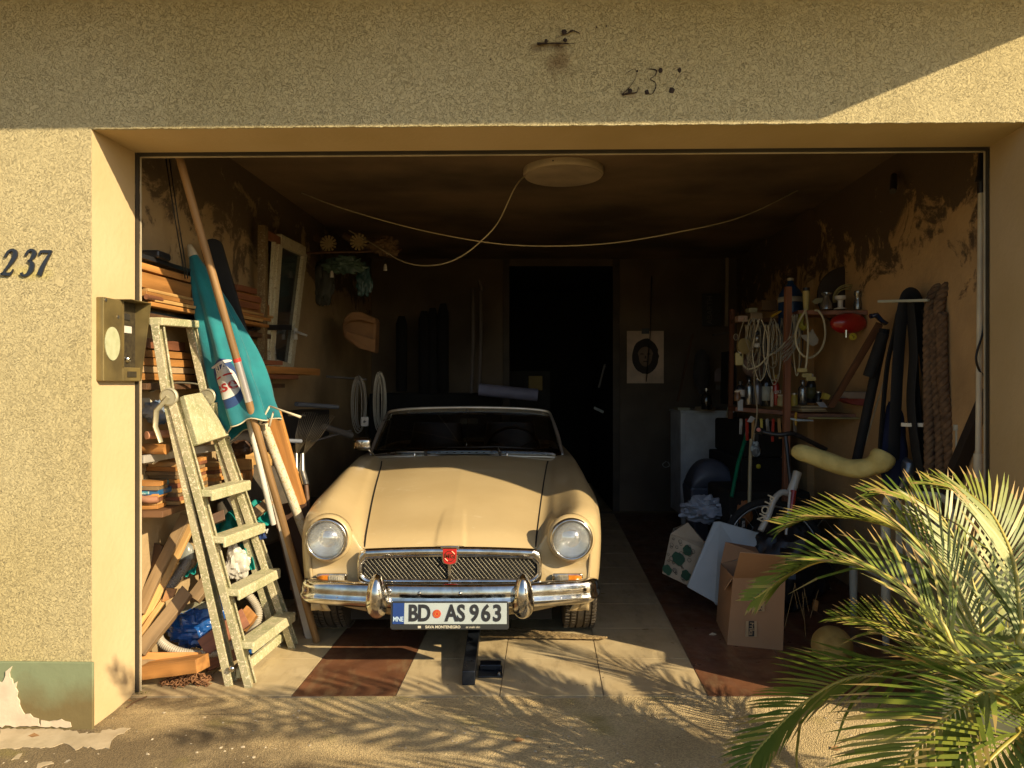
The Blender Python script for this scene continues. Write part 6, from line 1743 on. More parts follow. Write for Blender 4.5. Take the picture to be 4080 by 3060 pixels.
# bottle factory
def bottle(u, v, d, r_, h, mat, capm, lb, cat='bottle', prof=None, group=None, neck=.35, lab=None):
    base = P(u, v, d)
    t = thing('bottle', base, lb, cat, group)
    MB().lathe(base, V((0, 0, 1)), prof or [(r_ * .95, 0), (r_, .004), (r_, h * .62), (r_ * .85, h * .70), (r_ * neck, h * .80), (r_ * neck, h * .86)], 20).build('bottle_body', mat, t, smooth=50)
    MB().lathe(base + V((0, 0, h * .86)), V((0, 0, 1)), [(r_ * (neck + .12), 0), (r_ * (neck + .12), h * .12), (r_ * neck, h * .14), (0, h * .14)], 16).build('cap', capm, t, smooth=50)
    if lab: MB().lathe(base + V((0, 0, h * .15)), V((0, 0, 1)), [(r_ * 1.01, 0), (r_ * 1.01, h * .38)], 20).build('label', lab, t, smooth=180)
    return t
SILV = M('silver_can', (.38, .38, .36), .25, .8); DG = M('dark_glass', (.03, .03, .025), .1, coat=.5); REDP = M('red_plastic', (.42, .03, .015), .3, coat=.4)
YEL = M('yellow_plastic', (.55, .45, .08), .4); BLU = M('blue_plastic', (.01, .05, .15), .35)
BP = 'bottles and cans on the dark shelf left of the red post'
bottle(2950, 1592, 5.2, .032, .13, BLKPL, BLKPL, 'black can with a white striped label, leftmost on the shelf', lab=WHITE, group=BP)
bottle(2985, 1612, 5.25, .030, .20, SILV, BLKPL, 'dim aerosol can left of the tall grey one', group=BP)
bottle(3018, 1612, 5.2, .030, .21, M('grey_can', (.20, .20, .22), .3, .6), SILV, 'tall grey aerosol can in the middle of the shelf', group=BP)
bottle(3055, 1618, 5.2, .040, .26, DG, BLKPL, 'dark rounded bottle with a pale label', lab=M('pale_label', (.45, .48, .42), .5), group=BP)
t = bottle(3092, 1615, 5.1, .023, .21, REDP, YEL, 'red spray bottle with a yellow top', group=BP)
mb = MB(); text(mb, 'LEO', .026, P(3094, 1562, 5.1) + V((0, -.026, 0)), V((1, 0, .15)), V((-.15, 0, 1)), bold=.001); mb.build('bottle_lettering', WHITE, t)
bottle(3076, 1620, 5.08, .012, .14, M('pale_tube', (.5, .42, .3), .5), WHITE, 'thin pale tube left of the red spray bottle', group=BP)
bottle(3115, 1618, 5.05, .030, .08, M('cream_pot', (.45, .40, .2), .5), CREAM, 'small cream pot between the red bottle and the post', 'pot', group=BP, neck=.8)
bottle(3198, 1612, 5.1, .030, .17, SILV, SILV, 'grey can right of the red post', group='bottles right of the red post')
bottle(3232, 1605, 5.1, .032, .20, BLKPL, WHITE, 'black bottle with a white cap above the books', lab=M('dark_label', (.12, .12, .05), .5), group='bottles right of the red post')
bottle(2815, 1632, 6.8, .05, .20, DG, SILV, 'dark beer bottle standing on the pale cabinet', group='things on the cabinet')
tag(MB().lathe(P(2808, 1636, 6.9), V((0, 0, 1)), [(.09, 0), (.09, .035), (0, .036)], 24).build('round_tin', M('beige_tin', (.35, .28, .18), .5), smooth=50), 'flat beige tin on top of the pale cabinet', 'tin')
tag(MB().box((P(2700, 0, 6.95).x, 6.95, 1.093), (P(2750, 0, 6.95).x, 7.1, 1.118)).build('pale_case', M('grey_green_case', (.35, .36, .28), .5), bevel=.003), 'thin pale case on the left of the cabinet top', 'case')
# blue canister, taps, jars on the shelves
can = thing('canister', P(3140, 1310, 5.05), 'large dark blue plastic canister with a white band behind the red post', 'canister')
mb = MB().lathe(P(3150, 1330, 5.1), V((0, 0, 1)), [(.078, 0), (.082, .01), (.082, .23), (.078, .27), (.050, .315), (.022, .345), (.020, .365)], 28); mb.build('canister_body', BLU, can, smooth=50)
MB().lathe(P(3150, 1330, 5.1) + V((0, 0, .215)), V((0, 0, 1)), [(.0835, 0), (.0835, .035)], 28).build('band', M('pale_band', (.42, .42, .36), .5), can, smooth=180)
MB().lathe(P(3150, 1330, 5.1) + V((0, 0, .365)), V((0, 0, 1)), [(.022, 0), (.022, .018), (0, .019)], 16).build('cap', CREAM, can, smooth=50)
sp_ = thing('cream_bottle', P(3216, 1236, 4.85), 'narrow cream bottle with a black cap on the shelf right of the post', 'bottle')
MB().lathe(P(3212, 1236, 4.85), V((0, 0, 1)), [(.016, 0), (.017, .01), (.022, .09), (.023, .125)], 18).build('bottle_body', M('cream_yellow', (.50, .42, .16), .5), sp_, smooth=50)
MB().lathe(P(3212, 1236, 4.85) + V((0, 0, .125)), V((0, 0, 1)), [(.023, 0), (.022, .022), (0, .023)], 18).build('cap', BLKPL, sp_, smooth=50)
def fitting(u, lb, kind):
    t = thing('fitting', P(u, 1232, 4.72), lb, 'fitting', 'plumbing fittings on the right shelf')
    b0 = P(u, 1232, 4.72)
    if kind == 0:
        MB().lathe(b0, V((0, 0, 1)), [(.036, 0), (.034, .035), (.020, .06), (.016, .085), (.03, .095), (.03, .105), (0, .106)], 20).build('fitting_body', SILV, t, smooth=50)
        MB().tube([b0 + V((-.035, -.02, .095)), b0 + V((.02, -.02, .10))], .008, 8).build('lever', SILV, t, smooth=60)
    elif kind == 1:
        MB().lathe(b0, V((0, 0, 1)), [(.040, 0), (.038, .006), (.016, .012), (.016, .055), (.034, .065), (.034, .085), (0, .086)], 24).build('fitting_body', WHITE, t, smooth=50)
    else:
        MB().lathe(b0, V((0, 0, 1)), [(.024, 0), (.026, .03), (.020, .06), (.020, .085), (.024, .09), (.022, .115), (0, .117)], 20).build('fitting_body', SILV, t, smooth=50)
fitting(3292, 'silver tap body with a lever, left on the shelf', 0); fitting(3348, 'white flanged plastic fitting in the middle of the shelf', 1); fitting(3418, 'silver tapered fitting on the right of the shelf', 2)
tag(MB().slab([P(3238, 1200, 4.75), P(3250, 1212, 4.75), P(3290, 1200, 4.75), P(3285, 1186, 4.75), P(3250, 1188, 4.75)], V((0, .02, 0))).build('clamp_plate', M('olive_grey', (.28, .26, .15), .5), bevel=.002), 'olive grey flat plate left of the silver tap', 'plate')
mb = MB()
cc = P(3378, 1192, 4.85)
for k, r_ in enumerate((.095, .084, .070)):
    mb.tube([cc + V((math.cos(a) * r_, .012 * k, math.sin(a) * r_ + .0)) for a in [i * .1309 for i in range(-2, 27)]], .0045, 6)
tag(mb.build('hose_coil', M('pale_yellow_tube', (.50, .44, .18), .45), smooth=180), 'coil of thin yellow hose standing behind the fittings', 'hose')
tag(MB().lathe(P(3372, 1180, 5.0), V((0, -1, 0)), [(.20, 0), (.20, .02), (.17, .03), (0, .03)], 40).build('round_lid', M('dark_brown_lid', (.045, .03, .018), .7), smooth=40), 'large dark round lid leaning on the wall behind the yellow hose', 'tray')  # a large dark round lid leaning on the wall
tag(crumple('small_box', P(3000, 1216, 5.3), .0, (1, 1, 1), BLKPL, 'x', 'x') if False else MB().box((P(3036, 0, 5.3).x, 5.3, P(0, 1236, 5.3).z), (P(3097, 0, 5.3).x, 5.4, P(0, 1196, 5.3).z)).build('carton', M('dim_carton', (.17, .10, .045), .8), bevel=.002), 'dim brown carton left of the blue canister', 'carton')
for i, (u, v, w_, h, m_, lb) in enumerate(((2955, 1272, 22, 20, M('pinkish_box', (.40, .27, .20), .7), 'small pinkish box left on the upper dark shelf'), (3010, 1262, 28, 24, W_GR, 'small wooden block on the upper dark shelf'), (2995, 1238, 20, 16, M('olive_grey', (.28, .26, .15), .5), 'olive plastic clip lying above the wooden block'))):
    p = P(u, v, 5.15); k = 5.15 / FPX
    tag(MB().box((p.x - w_ * k, 5.10, p.z - h * k * .6), (p.x + w_ * k * .7, 5.18, p.z + h * k * .6)).build('small_box', m_, bevel=.004), lb, 'box')
tag(beamobj('screwdriver', P(3072, 1262, 5.0), P(3112, 1240, 5.0), .018, .018, M('orange_yellow_plastic', (.60, .36, .03), .35), rnd=True, taper=.7), 'orange yellow tool handle on the upper dark shelf', 'tool')
# red round fan heater below the shelf
ht = thing('pressure_tank', P(3378, 1320, 4.65), 'red round pressure tank with a yellow gauge hanging under the shelf', 'tank')
MB().sphere(P(3380, 1288, 4.65), .115, (1.0, .5, .58), 28).build('tank_body', M('red_paint', (.40, .018, .012), .3, coat=.5), ht, smooth=180)
c = P(3374, 1330, 4.62)
MB().cyl(P(3372, 1310, 4.62), P(3372, 1345, 4.62), .010, 12).build('pipe', CHROME, ht, smooth=60)
MB().lathe(c + V((.02, -.03, -.02)), V((0, -1, 0)), [(.022, 0), (.022, .014), (.016, .015), (.0, .013)], 20).build('gauge', M('yellow_gauge', (.62, .52, .05), .4), ht, smooth=50)
MB().tube([c + V((.012, -.045, -.012)), c + V((.026, -.045, -.022)), c + V((.02, -.045, -.03))], .002, 5).build('gauge_needle', BLKPL, ht)
# cable bundles and hose loops hanging
rr = random.Random(12)
def bundle(n, u0, v0, u1, v1, d, spread, mat, r_, label, sag=.0, group=None):
    mb = MB()
    for i in range(n):
        a = P(u0 + rr.uniform(-14, 14), v0 + rr.uniform(-8, 8), d + rr.uniform(-.03, .03))
        b_ = P(u1 + rr.uniform(-spread, spread), v1 + rr.uniform(-spread, spread), d + rr.uniform(-.05, .05))
        m_ = a.lerp(b_, .5) + V((rr.uniform(-.02, .02) + sag, 0, rr.uniform(-.02, .02) - abs(sag) * .4))
        mb.tube(catmull([a, m_, b_], 8), r_, 5, False)
    return tag(mb.build('cable_bundle', mat, smooth=180), label, 'cables', group)
GD = M('dark_cable', (.10, .09, .07), .45); GP2 = M('silver_cable', (.36, .35, .28), .35)
bundle(16, 3125, 1270, 3085, 1400, 5.0, 26, GP2, .0026, 'bundle of grey cables hanging left of the red post', .035)
bundle(14, 3165, 1255, 3110, 1420, 4.80, 30, GP2, .0024, 'bundle of silvery cables crossing in front of the red post', .05)
bundle(10, 3040, 1290, 3045, 1450, 5.0, 22, GD, .003, 'bundle of dark cables hanging in the middle of the rack')
bundle(8, 2985, 1300, 2990, 1430, 5.0, 20, PALECORD, .0028, 'bundle of beige cables hanging on the left of the rack', -.01)
bundle(7, 3010, 1290, 3000, 1460, 4.95, 30, M('beige_cable', (.34, .28, .17), .5), .003, 'bundle of worn beige cables with plugs on the rack', .02)
PT = M('pale_hose', (.60, .55, .36), .4)
tag(MB().tube(catmull([P(3212, 1232, 4.7), P(3180, 1290, 4.7), P(3170, 1350, 4.68), P(3185, 1400, 4.66), P(3215, 1425, 4.66), P(3245, 1418, 4.67), P(3275, 1385, 4.68), P(3288, 1330, 4.7), P(3280, 1270, 4.72), P(3262, 1240, 4.74), P(3245, 1236, 4.75)], 8), .0068, 8).build('hose_loop', PT, smooth=180), 'pale hose hanging in a wide loop right of the red post', 'hose')
pl_ = thing('power_strip', P(3222, 1510, 4.64), 'pale cable with cream plugs hanging through the hose loop', 'plug cable')
MB().tube(catmull([P(3208, 1232, 4.72), P(3218, 1290, 4.64), P(3220, 1360, 4.62), P(3214, 1440, 4.62), P(3208, 1475, 4.62)], 8), .0065, 8).build('cable', PT, pl_, smooth=180)
for (u, v, a_) in ((3196, 1476, 0), (3214, 1496, 1), (3230, 1510, .3)):
    p = P(u, v, 4.62); MB().box((p.x - .030, p.y - .012, p.z - .012), (p.x + .030, p.y + .012, p.z + .014)).build('plug', M('cream_plug', (.52, .44, .18), .4), pl_, bevel=.004)
tag(MB().tube(catmull([P(2950, 1440, 4.98), P(2980, 1470, 4.95), P(3025, 1455, 4.92), P(3060, 1420, 4.90), P(3100, 1395, 4.9), P(3150, 1340, 4.88)], 8), .006, 8).build('cable', PT, smooth=180), 'thick pale cable sagging across the hanging bundles', 'cable')
tag(MB().tube(catmull([P(3010, 1440, 5.0), P(3005, 1520, 4.95), P(3012, 1580, 4.9), P(3016, 1650, 4.88), P(3004, 1740, 4.9), P(3000, 1800, 4.9)], 8), .0055, 8).build('cable', MATS['beige_cable'], smooth=180), 'long beige cable dangling down past the spray cans', 'cable')
tag(MB().tube(catmull([P(2908, 1612, 6.7), P(2898, 1650, 6.6), P(2896, 1800, 6.6), P(2892, 1850, 6.6)], 6), .008, 8).build('cable', PT, smooth=180), 'pale cable running down the right edge of the cabinet', 'cable')
for i, (u, v, s, m_, lb) in enumerate(((2945, 1430, 26, M('cream_plug', (.52, .44, .18), .4), 'cream adapter plug hanging on the left of the rack'), (2960, 1380, 24, M('tan_tape', (.36, .27, .10), .6), 'tan tape roll hanging on the left of the rack'), (2950, 1410, 14, WHITE, 'small white plug above the cream adapter'))):
    p = P(u, v, 4.97); k = 4.97 / FPX * s
    if i == 1: ob = MB().lathe(p, V((.3, -1, .1)), [(k * .5, 0), (k * 1.2, 0), (k * 1.3, .02), (k * .5, .02)], 24).build('tape_roll', m_, smooth=50)
    else: ob = MB().box((p.x - k * .6, p.y - .015, p.z - k), (p.x + k * .6, p.y + .015, p.z + k)).build('adapter_plug', m_, bevel=.008)
    tag(ob, lb, 'tape' if i == 1 else 'plug')
t = thing('lantern', P(3016, 1380, 4.9), 'small glass lantern with a white base hanging among the cables', 'lantern')
b0 = P(3016, 1384, 4.9)
MB().lathe(b0, V((0, 0, 1)), [(.016, 0), (.018, .002), (.018, .022), (.014, .026)], 18).build('lantern_base', WHITE, t, smooth=50)
MB().lathe(b0 + V((0, 0, .026)), V((0, 0, 1)), [(.014, 0), (.014, .065)], 18).build('lantern_glass', SILV, t, smooth=180)
MB().lathe(b0 + V((0, 0, .091)), V((0, 0, 1)), [(.017, 0), (.017, .006), (.006, .02), (0, .021)], 18).build('lantern_cap', BLKPL, t, smooth=50)
tag(MB().sphere(P(3005, 1455, 5.15), .085, (1, .4, 1), 24).build('round_shade', M('dim_mauve', (.14, .10, .09), .5), smooth=180), 'dim mauve round bowl hanging behind the cables', 'lampshade')  # a round lampshade hung behind the cables
tag(MB().slab([P(3238, 1310, 4.78), P(3262, 1352, 4.78), P(3258, 1370, 4.78), P(3240, 1380, 4.78), P(3222, 1368, 4.78), P(3192, 1342, 4.78), P(3190, 1335, 4.78), P(3222, 1332, 4.78)], V((0, .01, 0))).build('white_mask', M('grey_white_fabric', (.40, .38, .32), .8), bevel=.003), 'grey white dust mask hanging inside the hose loop', 'mask')
tag(MB().tube(catmull([P(3195, 1250, 4.74), P(3190, 1290, 4.72), P(3205, 1310, 4.72), P(3215, 1290, 4.72)], 6), .018, 8, flat=.4).build('yellow_strap', M('dull_yellow', (.35, .33, .03), .6), smooth=180), 'dull yellow strap hanging at the top of the hose loop', 'strap')
rr = random.Random(33)
for i in range(16):
    u = rr.uniform(2960, 3190); v0 = rr.uniform(1262, 1300); L = rr.uniform(110, 260); w2 = rr.uniform(8, 34); dd_ = rr.uniform(4.85, 5.1)
    pts = [P(u, v0, dd_), P(u - w2, v0 + L * .5, dd_ + .02), P(u - w2 * .4, v0 + L * .92, dd_), P(u + w2 * .3, v0 + L, dd_ - .02), P(u + w2, v0 + L * .8, dd_), P(u + w2 * 1.2, v0 + L * .3, dd_), P(u + 8, v0 + 4, dd_)]
    tag(MB().tube(catmull(pts, 6), rr.uniform(.0028, .0045), 6).build('looped_cable', [PALECORD, GD, GP2, MATS['beige_cable'], PT][i % 5], smooth=180), 'looped cable hanging in the tangle from the upper right shelf', 'cable', 'looped cables in the tangle on the right')
for i in range(11):
    u = 2950 + i * 22 + rr.uniform(-5, 5); h = rr.uniform(.05, .13)
    nm = ['pliers', 'chisel', 'file', 'spanner'][i % 4]
    tag(beamobj(nm, P(u, 1690 + h * 560, 5.0), P(u + rr.uniform(-6, 6), 1668, 5.0), rr.uniform(.012, .022), .008, [STEEL, REDP, W_YE, BLKPL, YEL][i % 5], up=V((0, 1, 0))), 'small hand tool hanging in the row under the dark right shelf', 'tool', 'hand tools hanging under the right shelf')
for i, (u, lb) in enumerate(((3165, 'small yellow tin standing just right of the red post'), (3262, 'squat black jar right of the white capped bottle'), (2938, 'small brown jar at the left end of the bottle shelf'))):
    bottle(u, [1618, 1606, 1598][i], 5.02, .022, [.09, .08, .07][i], [YEL, BLKPL, M('brown_jar', (.2, .1, .04), .3)][i], [STEEL, SILV, CREAM][i], lb, 'jar', neck=.8)
# books, papers, box, white folded cloth, red wedge on bench
for i in range(4):
    a = P(3185, 1640 - i * 6, 4.92)
    tag(MB().box((a.x, 4.88 + .004 * i, a.z), (a.x + .17 - .01 * i, 5.05, a.z + .0085)).build('magazine', M('paper_%d' % (i % 2), (.52, .44, .26) if i % 2 else (.28, .22, .13), .7)), ['lowest', 'second', 'third', 'topmost'][i] + ' magazine of the thin pile on the bench right of the post', 'magazine', 'magazines on the bench')
tag(MB().box((P(3360, 0, 4.7).x, 4.62, P(0, 1588, 4.7).z), (P(3458, 0, 4.7).x, 4.80, P(0, 1560, 4.7).z)).build('folded_paper', M('dusty_white', (.38, .34, .30), .8), bevel=.008), 'dusty white folded bundle lying on the bench', 'bundle')
tag(MB().slab([P(3350, 1590, 4.65), P(3458, 1578, 4.62), P(3452, 1618, 4.62), P(3390, 1608, 4.65)], V((0, .1, 0))).build('red_folder', M('faded_red', (.30, .06, .05), .7)), 'faded red folder under the white bundle', 'folder')
tag(MB().slab([P(3282, 1590, 4.75), P(3290, 1566, 4.75), P(3310, 1575, 4.75), P(3302, 1592, 4.75)], V((0, .05, 0))).build('yellow_wedge', YEL), 'small dull yellow piece beside the red folder', 'scrap')
tag(MB().slab([P(3252, 1602, 4.72), P(3282, 1602, 4.72), P(3298, 1624, 4.7), P(3268, 1622, 4.7)], V((0, .004, 0))).build('paper_slip', M('blue_white_paper', (.40, .42, .44), .7)), 'pale slip of paper leaning on the magazines', 'paper')
tag(MB().slab([P(2940, 1636, 5.0), P(2960, 1636, 5.0), P(2960, 1592, 5.0), P(2940, 1592, 5.0)], V((0, .004, 0))).build('price_tag', M('grey_white_card', (.40, .42, .42), .7)), 'grey white card hanging on the shelf edge under the black can', 'card')
tag(MB().slab([P(2976, 1680, 4.95), P(2992, 1656, 4.95), P(3010, 1666, 4.95), P(2994, 1684, 4.95)], V((0, .004, 0))).build('price_tag', MATS['grey_white_card']), 'tilted grey card hanging lower among the cables', 'card')
# rusty stick like tool diag + dark ironwork by the wall: a folded dark wheelbarrow-like frame and tripod
tag(beamobj('wooden_stave', P(3310, 1620, 4.55), P(3505, 1290, 4.25), .035, .03, wood('dark_red_stave', (.13, .06, .03)), up=V((0, 1, 0))), 'dark red brown stave leaning diagonally against the right wall', 'stave')
tag(MB().tube([P(3470, 1260, 4.2), P(3490, 1255, 4.2), P(3510, 1275, 4.2), P(3530, 1290, 4.2)], [.028, .030, .022, .026], 10, flat=.5).build('saddle', M('navy_shiny', (.02, .035, .09), .25, coat=.5), smooth=180), 'dark navy curved grip at the top of the leaning stave', 'grip')
# black inner tubes / straps over a peg
def strap(pts, w_, mat, label, nm='rubber_strap', th=.012, cat='strap', group='black rubber straps on the right wall'):
    pts = catmull(pts, 8)
    return tag(MB().tube(pts, w_, 8, flat=.35).build(nm, mat, smooth=60), label, cat, group)
strap([P(3560, 1830, 3.95), P(3575, 1500, 3.92), P(3590, 1290, 3.90), P(3610, 1185, 3.90), P(3640, 1178, 3.90), P(3665, 1260, 3.92), P(3700, 1500, 3.9), P(3730, 1700, 3.88)], .034, BLACK, 'broad black rubber strap looped over the white peg, the outer one')
strap([P(3500, 1880, 4.0), P(3530, 1500, 3.98), P(3560, 1340, 3.96), P(3585, 1230, 3.95), P(3620, 1200, 3.94), P(3640, 1300, 3.94), P(3645, 1480, 3.93), P(3660, 1700, 3.92), P(3680, 1880, 3.9)], .034, BLACK, 'black rubber strap hanging inside the outer one')
strap([P(3625, 1200, 3.88), P(3640, 1400, 3.88), P(3630, 1600, 3.88), P(3650, 1800, 3.86), P(3690, 2000, 3.85)], .040, BLACK, 'black rubber strap hanging straight down the middle')
strap([P(3690, 1230, 3.84), P(3720, 1450, 3.84), P(3700, 1700, 3.84), P(3720, 1990, 3.82)], .045, BLACK, 'black rubber strap beside the rope')
tag(beamobj('wall_peg', P(3500, 1202, 4.0), P(3700, 1196, 3.75), .02, .014, M('pale_green_metal', (.50, .52, .42), .4)), 'pale metal peg bar carrying the rubber straps', 'peg')
# navy overalls
crumple('navy_overall', P(3560, 1800, 4.0), .25, (.30, .18, 1.10), M('navy_cloth', (.012, .016, .055), .85), 'navy work trousers hanging from the black straps', 'trousers', 61, .14, 60, fold=2)
# dark tripod frame
for i, (a, b_, r_, lb) in enumerate(((P(3525, 1310, 4.1), P(3410, 1850, 4.2), .026, 'thick black leg of the folded stand behind the navy trousers'), (P(3520, 1330, 4.05), P(3460, 1500, 4.1), .03, 'short black clamp section of the folded stand'), (P(3545, 1440, 4.15), P(3440, 1790, 4.2), .004, 'thin pale cord stretched beside the black stand leg'))):
    tag(MB().cyl(a, b_, r_, 10).build('stand_leg' if i < 2 else 'cord', BLACK if i < 2 else PALECORD, smooth=60), lb, 'stand' if i < 2 else 'cord')
tag(beamobj('steel_bracket', P(3590, 1692, 3.9), P(3710, 1694, 3.8), .012, .022, STEEL), 'steel bracket bar crossing behind the straps', 'bracket')
tag(MB().tube([P(3600, 1840, 3.98), P(3620, 1850, 3.96), P(3615, 1900, 3.96), P(3590, 1950, 3.98)], [.03, .045, .03, .02], 12).build('steel_clamp', M('blued_steel', (.25, .27, .30), .3, .7), smooth=60), 'bluish steel clamp hanging below the trousers', 'clamp')
# the thick rope: three-strand loops
ROPE = M('tarred_rope', (.21, .13, .07), .95, col2=(.10, .06, .035), vs=30, bump=.6, bs=120)
def rope(pts, r_, pitch, tag_):
    path_ = catmull(pts, 16); mb = MB()
    dens = []
    for i in range(len(path_) - 1): dens += [path_[i], path_[i].lerp(path_[i + 1], .5)]
    dens.append(path_[-1])
    for st in range(3):
        L = 0; out = []
        prev = None
        for i, p in enumerate(dens):
            if i: L += (p - dens[i - 1]).length
            d_ = (dens[min(len(dens) - 1, i + 1)] - dens[max(0, i - 1)]).normalized()
            s_ = (prev - d_ * prev.dot(d_)).normalized() if prev else frame(d_)[1]
            prev = s_; u_ = d_.cross(s_); a = L / pitch * 6.283 + st * 2.094
            out.append(p + (s_ * math.cos(a) + u_ * math.sin(a)) * r_ * .5)
        mb.tube(out, r_ * .56, 8)
    return mb.build('rope_strand', ROPE, tag_, smooth=180)
rp = thing('rope', P(3760, 1960, 3.75), 'thick brown twisted rope hanging in loops on the right wall', 'rope')
rope([P(3705, 1960, 3.76), P(3700, 1600, 3.77), P(3700, 1300, 3.78), P(3712, 1190, 3.78), P(3738, 1150, 3.78), P(3765, 1180, 3.77), P(3780, 1300, 3.76), P(3790, 1600, 3.75), P(3800, 1960, 3.74)], .026, .105, rp)
rope([P(3740, 1300, 3.72), P(3748, 1190, 3.72), P(3790, 1130, 3.71), P(3825, 1160, 3.70), P(3838, 1300, 3.70), P(3842, 1600, 3.70), P(3848, 1900, 3.69), P(3850, 2050, 3.69)], .027, .105, rp)
rope([P(3752, 1250, 3.70), P(3756, 1500, 3.69), P(3775, 1700, 3.68), P(3785, 1850, 3.68), P(3770, 2050, 3.68)], .027, .105, rp)
rope([P(3770, 1230, 3.74), P(3800, 1160, 3.73), P(3822, 1240, 3.73), P(3822, 1600, 3.73), P(3826, 2000, 3.72)], .026, .105, rp)
rope([P(3722, 1230, 3.75), P(3728, 1500, 3.75), P(3745, 1750, 3.74), P(3742, 2000, 3.74)], .026, .105, rp)
# long white roller pole with a black grip
rl = thing('roller_pole', P(3905, 1890, 3.33), 'tall white extension pole with a black grip standing in the right corner', 'pole')
a, b_ = P(3898, 1890, 3.36), P(3911, 605, 3.36)
at = lambda v: a.lerp(b_, (1890 - v) / (1890 - 605))
MB().cyl(a, at(760), .0135, 16).build('shaft', M('cream_white_tube', (.80, .74, .56), .45), rl, smooth=60)
MB().cyl(at(1900), at(1808), .020, 16).build('lower_sleeve', MATS['cream_white_tube'], rl, smooth=60)
MB().tube([at(770), at(725), at(722), at(705), at(700), at(610)], [.017, .017, .026, .024, .019, .013], 14).build('grip', BLKPL, rl, smooth=40)
tag(beamobj('wall_bracket', P(3888, 1906, 3.40), P(3938, 1916, 3.36), .022, .022, MATS['cream_white_tube']), 'short cream rod end below the white pole', 'bracket')
tag(MB().tube(catmull([P(3940, 1220, 3.35), P(3915, 1330, 3.34), P(3893, 1400, 3.34), P(3890, 1440, 3.34), P(3905, 1480, 3.35), P(3938, 1512, 3.36)], 8), .005, 7).build('cable', BLKPL, smooth=180), 'black cable looping round the white pole', 'cable')
tag(beamobj('dark_rafter', P(3770, 1960, 3.60), P(3945, 1560, 3.35), .06, .05, M('tarred_wood', (.03, .02, .015), .7), up=V((0, 1, 0))), 'dark beam leaning diagonally behind the white pole', 'beam')
tag(MB().tube([P(3812, 1692, 3.62), P(3812, 1712, 3.62), P(3818, 1715, 3.62), P(3820, 1840, 3.62), P(3815, 1990, 3.6)], [.016, .016, .014, .014, .016], 14).build('white_tube', M('white_pipe', (.55, .56, .48), .4), smooth=60), 'white plastic pipe standing between the rope and the dark beam', 'pipe')
# kiddie bolster: pale olive stuffed roll
path_ = catmull([P(3158, 1800, 4.25), P(3200, 1805, 4.2), P(3290, 1835, 4.1), P(3370, 1862, 4.02), P(3440, 1866, 3.96), P(3500, 1842, 3.92), P(3526, 1806, 3.92)], 10)
n = len(path_)
tag(MB().tube(path_, [(.020 + .030 * math.sin(min(1, i / 12) * 1.57)) * (1 + .03 * math.sin(i * .37)) * (1.0 if i < n - 16 else 1 + .30 * math.sin((i - n + 16) / 16 * 3.1)) if i < n - 1 else .022 for i in range(n)], 20).build('stuffed_roll', M('olive_yellow_cloth', (.74, .62, .22), .75, col2=(.58, .47, .15), vs=12, bump=.9, bs=13, bdist=.02, detail=8), smooth=180), 'olive yellow stuffed fabric roll lying across the bicycle', 'bolster')
# bicycle with white fork and red tube, mostly in the dark
bk_ = thing('bicycle', P(3200, 2350, 4.5), 'bicycle with a white and red frame standing among the clutter behind the palm', 'bicycle')
WF = M('white_frame_paint', (.55, .54, .48), .3, coat=.5); RF = M('red_frame_paint', (.38, .03, .02), .3, coat=.5)
MB().tube(catmull([P(3030, 2115, 4.30), P(3060, 2055, 4.32), P(3085, 1990, 4.34), P(3115, 1962, 4.36), P(3140, 1966, 4.38)], 6), [.018] * 25, 12).build('fork', WF, bk_, smooth=180)
MB().cyl(P(3150, 1968, 4.38), P(3178, 1880, 4.40), .026, 16).build('head_tube', WF, bk_, smooth=60)
MB().cyl(P(3162, 1955, 4.36), P(3142, 2100, 4.30), .018, 14).build('down_tube', RF, bk_, smooth=60)
MB().cyl(P(3148, 1960, 4.34), P(3132, 2130, 4.28), .008, 10).build('white_stripe', WF, bk_, smooth=60)
for (u, v, d, R_, nm) in ((3085, 2210, 4.45, .30, 'wheel'), (3400, 2210, 4.9, .30, 'wheel')):
    cc = P(u, v, d)
    w_ = MB().tube([cc + V((math.cos(k * .1309) * R_, math.sin(k * .1309) * R_ * .35, math.sin(k * .1309) * R_)) for k in range(48)], .022, 10, closed=True).build(nm, BLACK, bk_, smooth=180)
    mb = MB()
    for k in range(20):
        a = k * .314; mb.tube([cc, cc + V((math.cos(a) * R_ * .95, math.sin(a) * R_ * .33, math.sin(a) * R_ * .95))], .0012, 4)
    mb.tube([cc + V((math.cos(k * .1309) * R_ * .93, math.sin(k * .1309) * R_ * .33, math.sin(k * .1309) * R_ * .93)) for k in range(48)], .009, 6, closed=True)
    mb.build('rim', STEEL, w_, smooth=180)
mb = MB(); text(mb, 'PTON', .060, P(3050, 2025, 4.24), V((-.45, 0, -1)), V((1, 0, -.45)), bold=.001); mb.build('tyre_lettering', CREAM, bk_)
MB().tube(catmull([P(3012, 1712, 4.5), P(3060, 1726, 4.48), P(3110, 1732, 4.46), P(3160, 1728, 4.46), P(3220, 1755, 4.5), P(3290, 1790, 4.55)], 6), .014, 10).build('handlebar', BLKPL, bk_, smooth=180)
MB().cyl(P(3010, 1712, 4.5), P(3040, 1720, 4.48), .021, 14).build('grip', BLACK, bk_, smooth=60)
MB().lathe(P(3022, 1712, 4.44), V((-.2, -1, 0)), [(.012, 0), (.012, .01), (0, .012)], 14).build('bell', M('pink_plastic', (.55, .18, .14), .4), bk_, smooth=60)
MB().cyl(P(3155, 1966, 4.38), P(3130, 1735, 4.46), .013, 10).build('stem', BLKPL, bk_, smooth=60)
MB().cyl(P(3150, 1985, 4.38), P(3400, 2050, 4.8), .016, 10).build('top_tube', BLKPL, bk_, smooth=60)
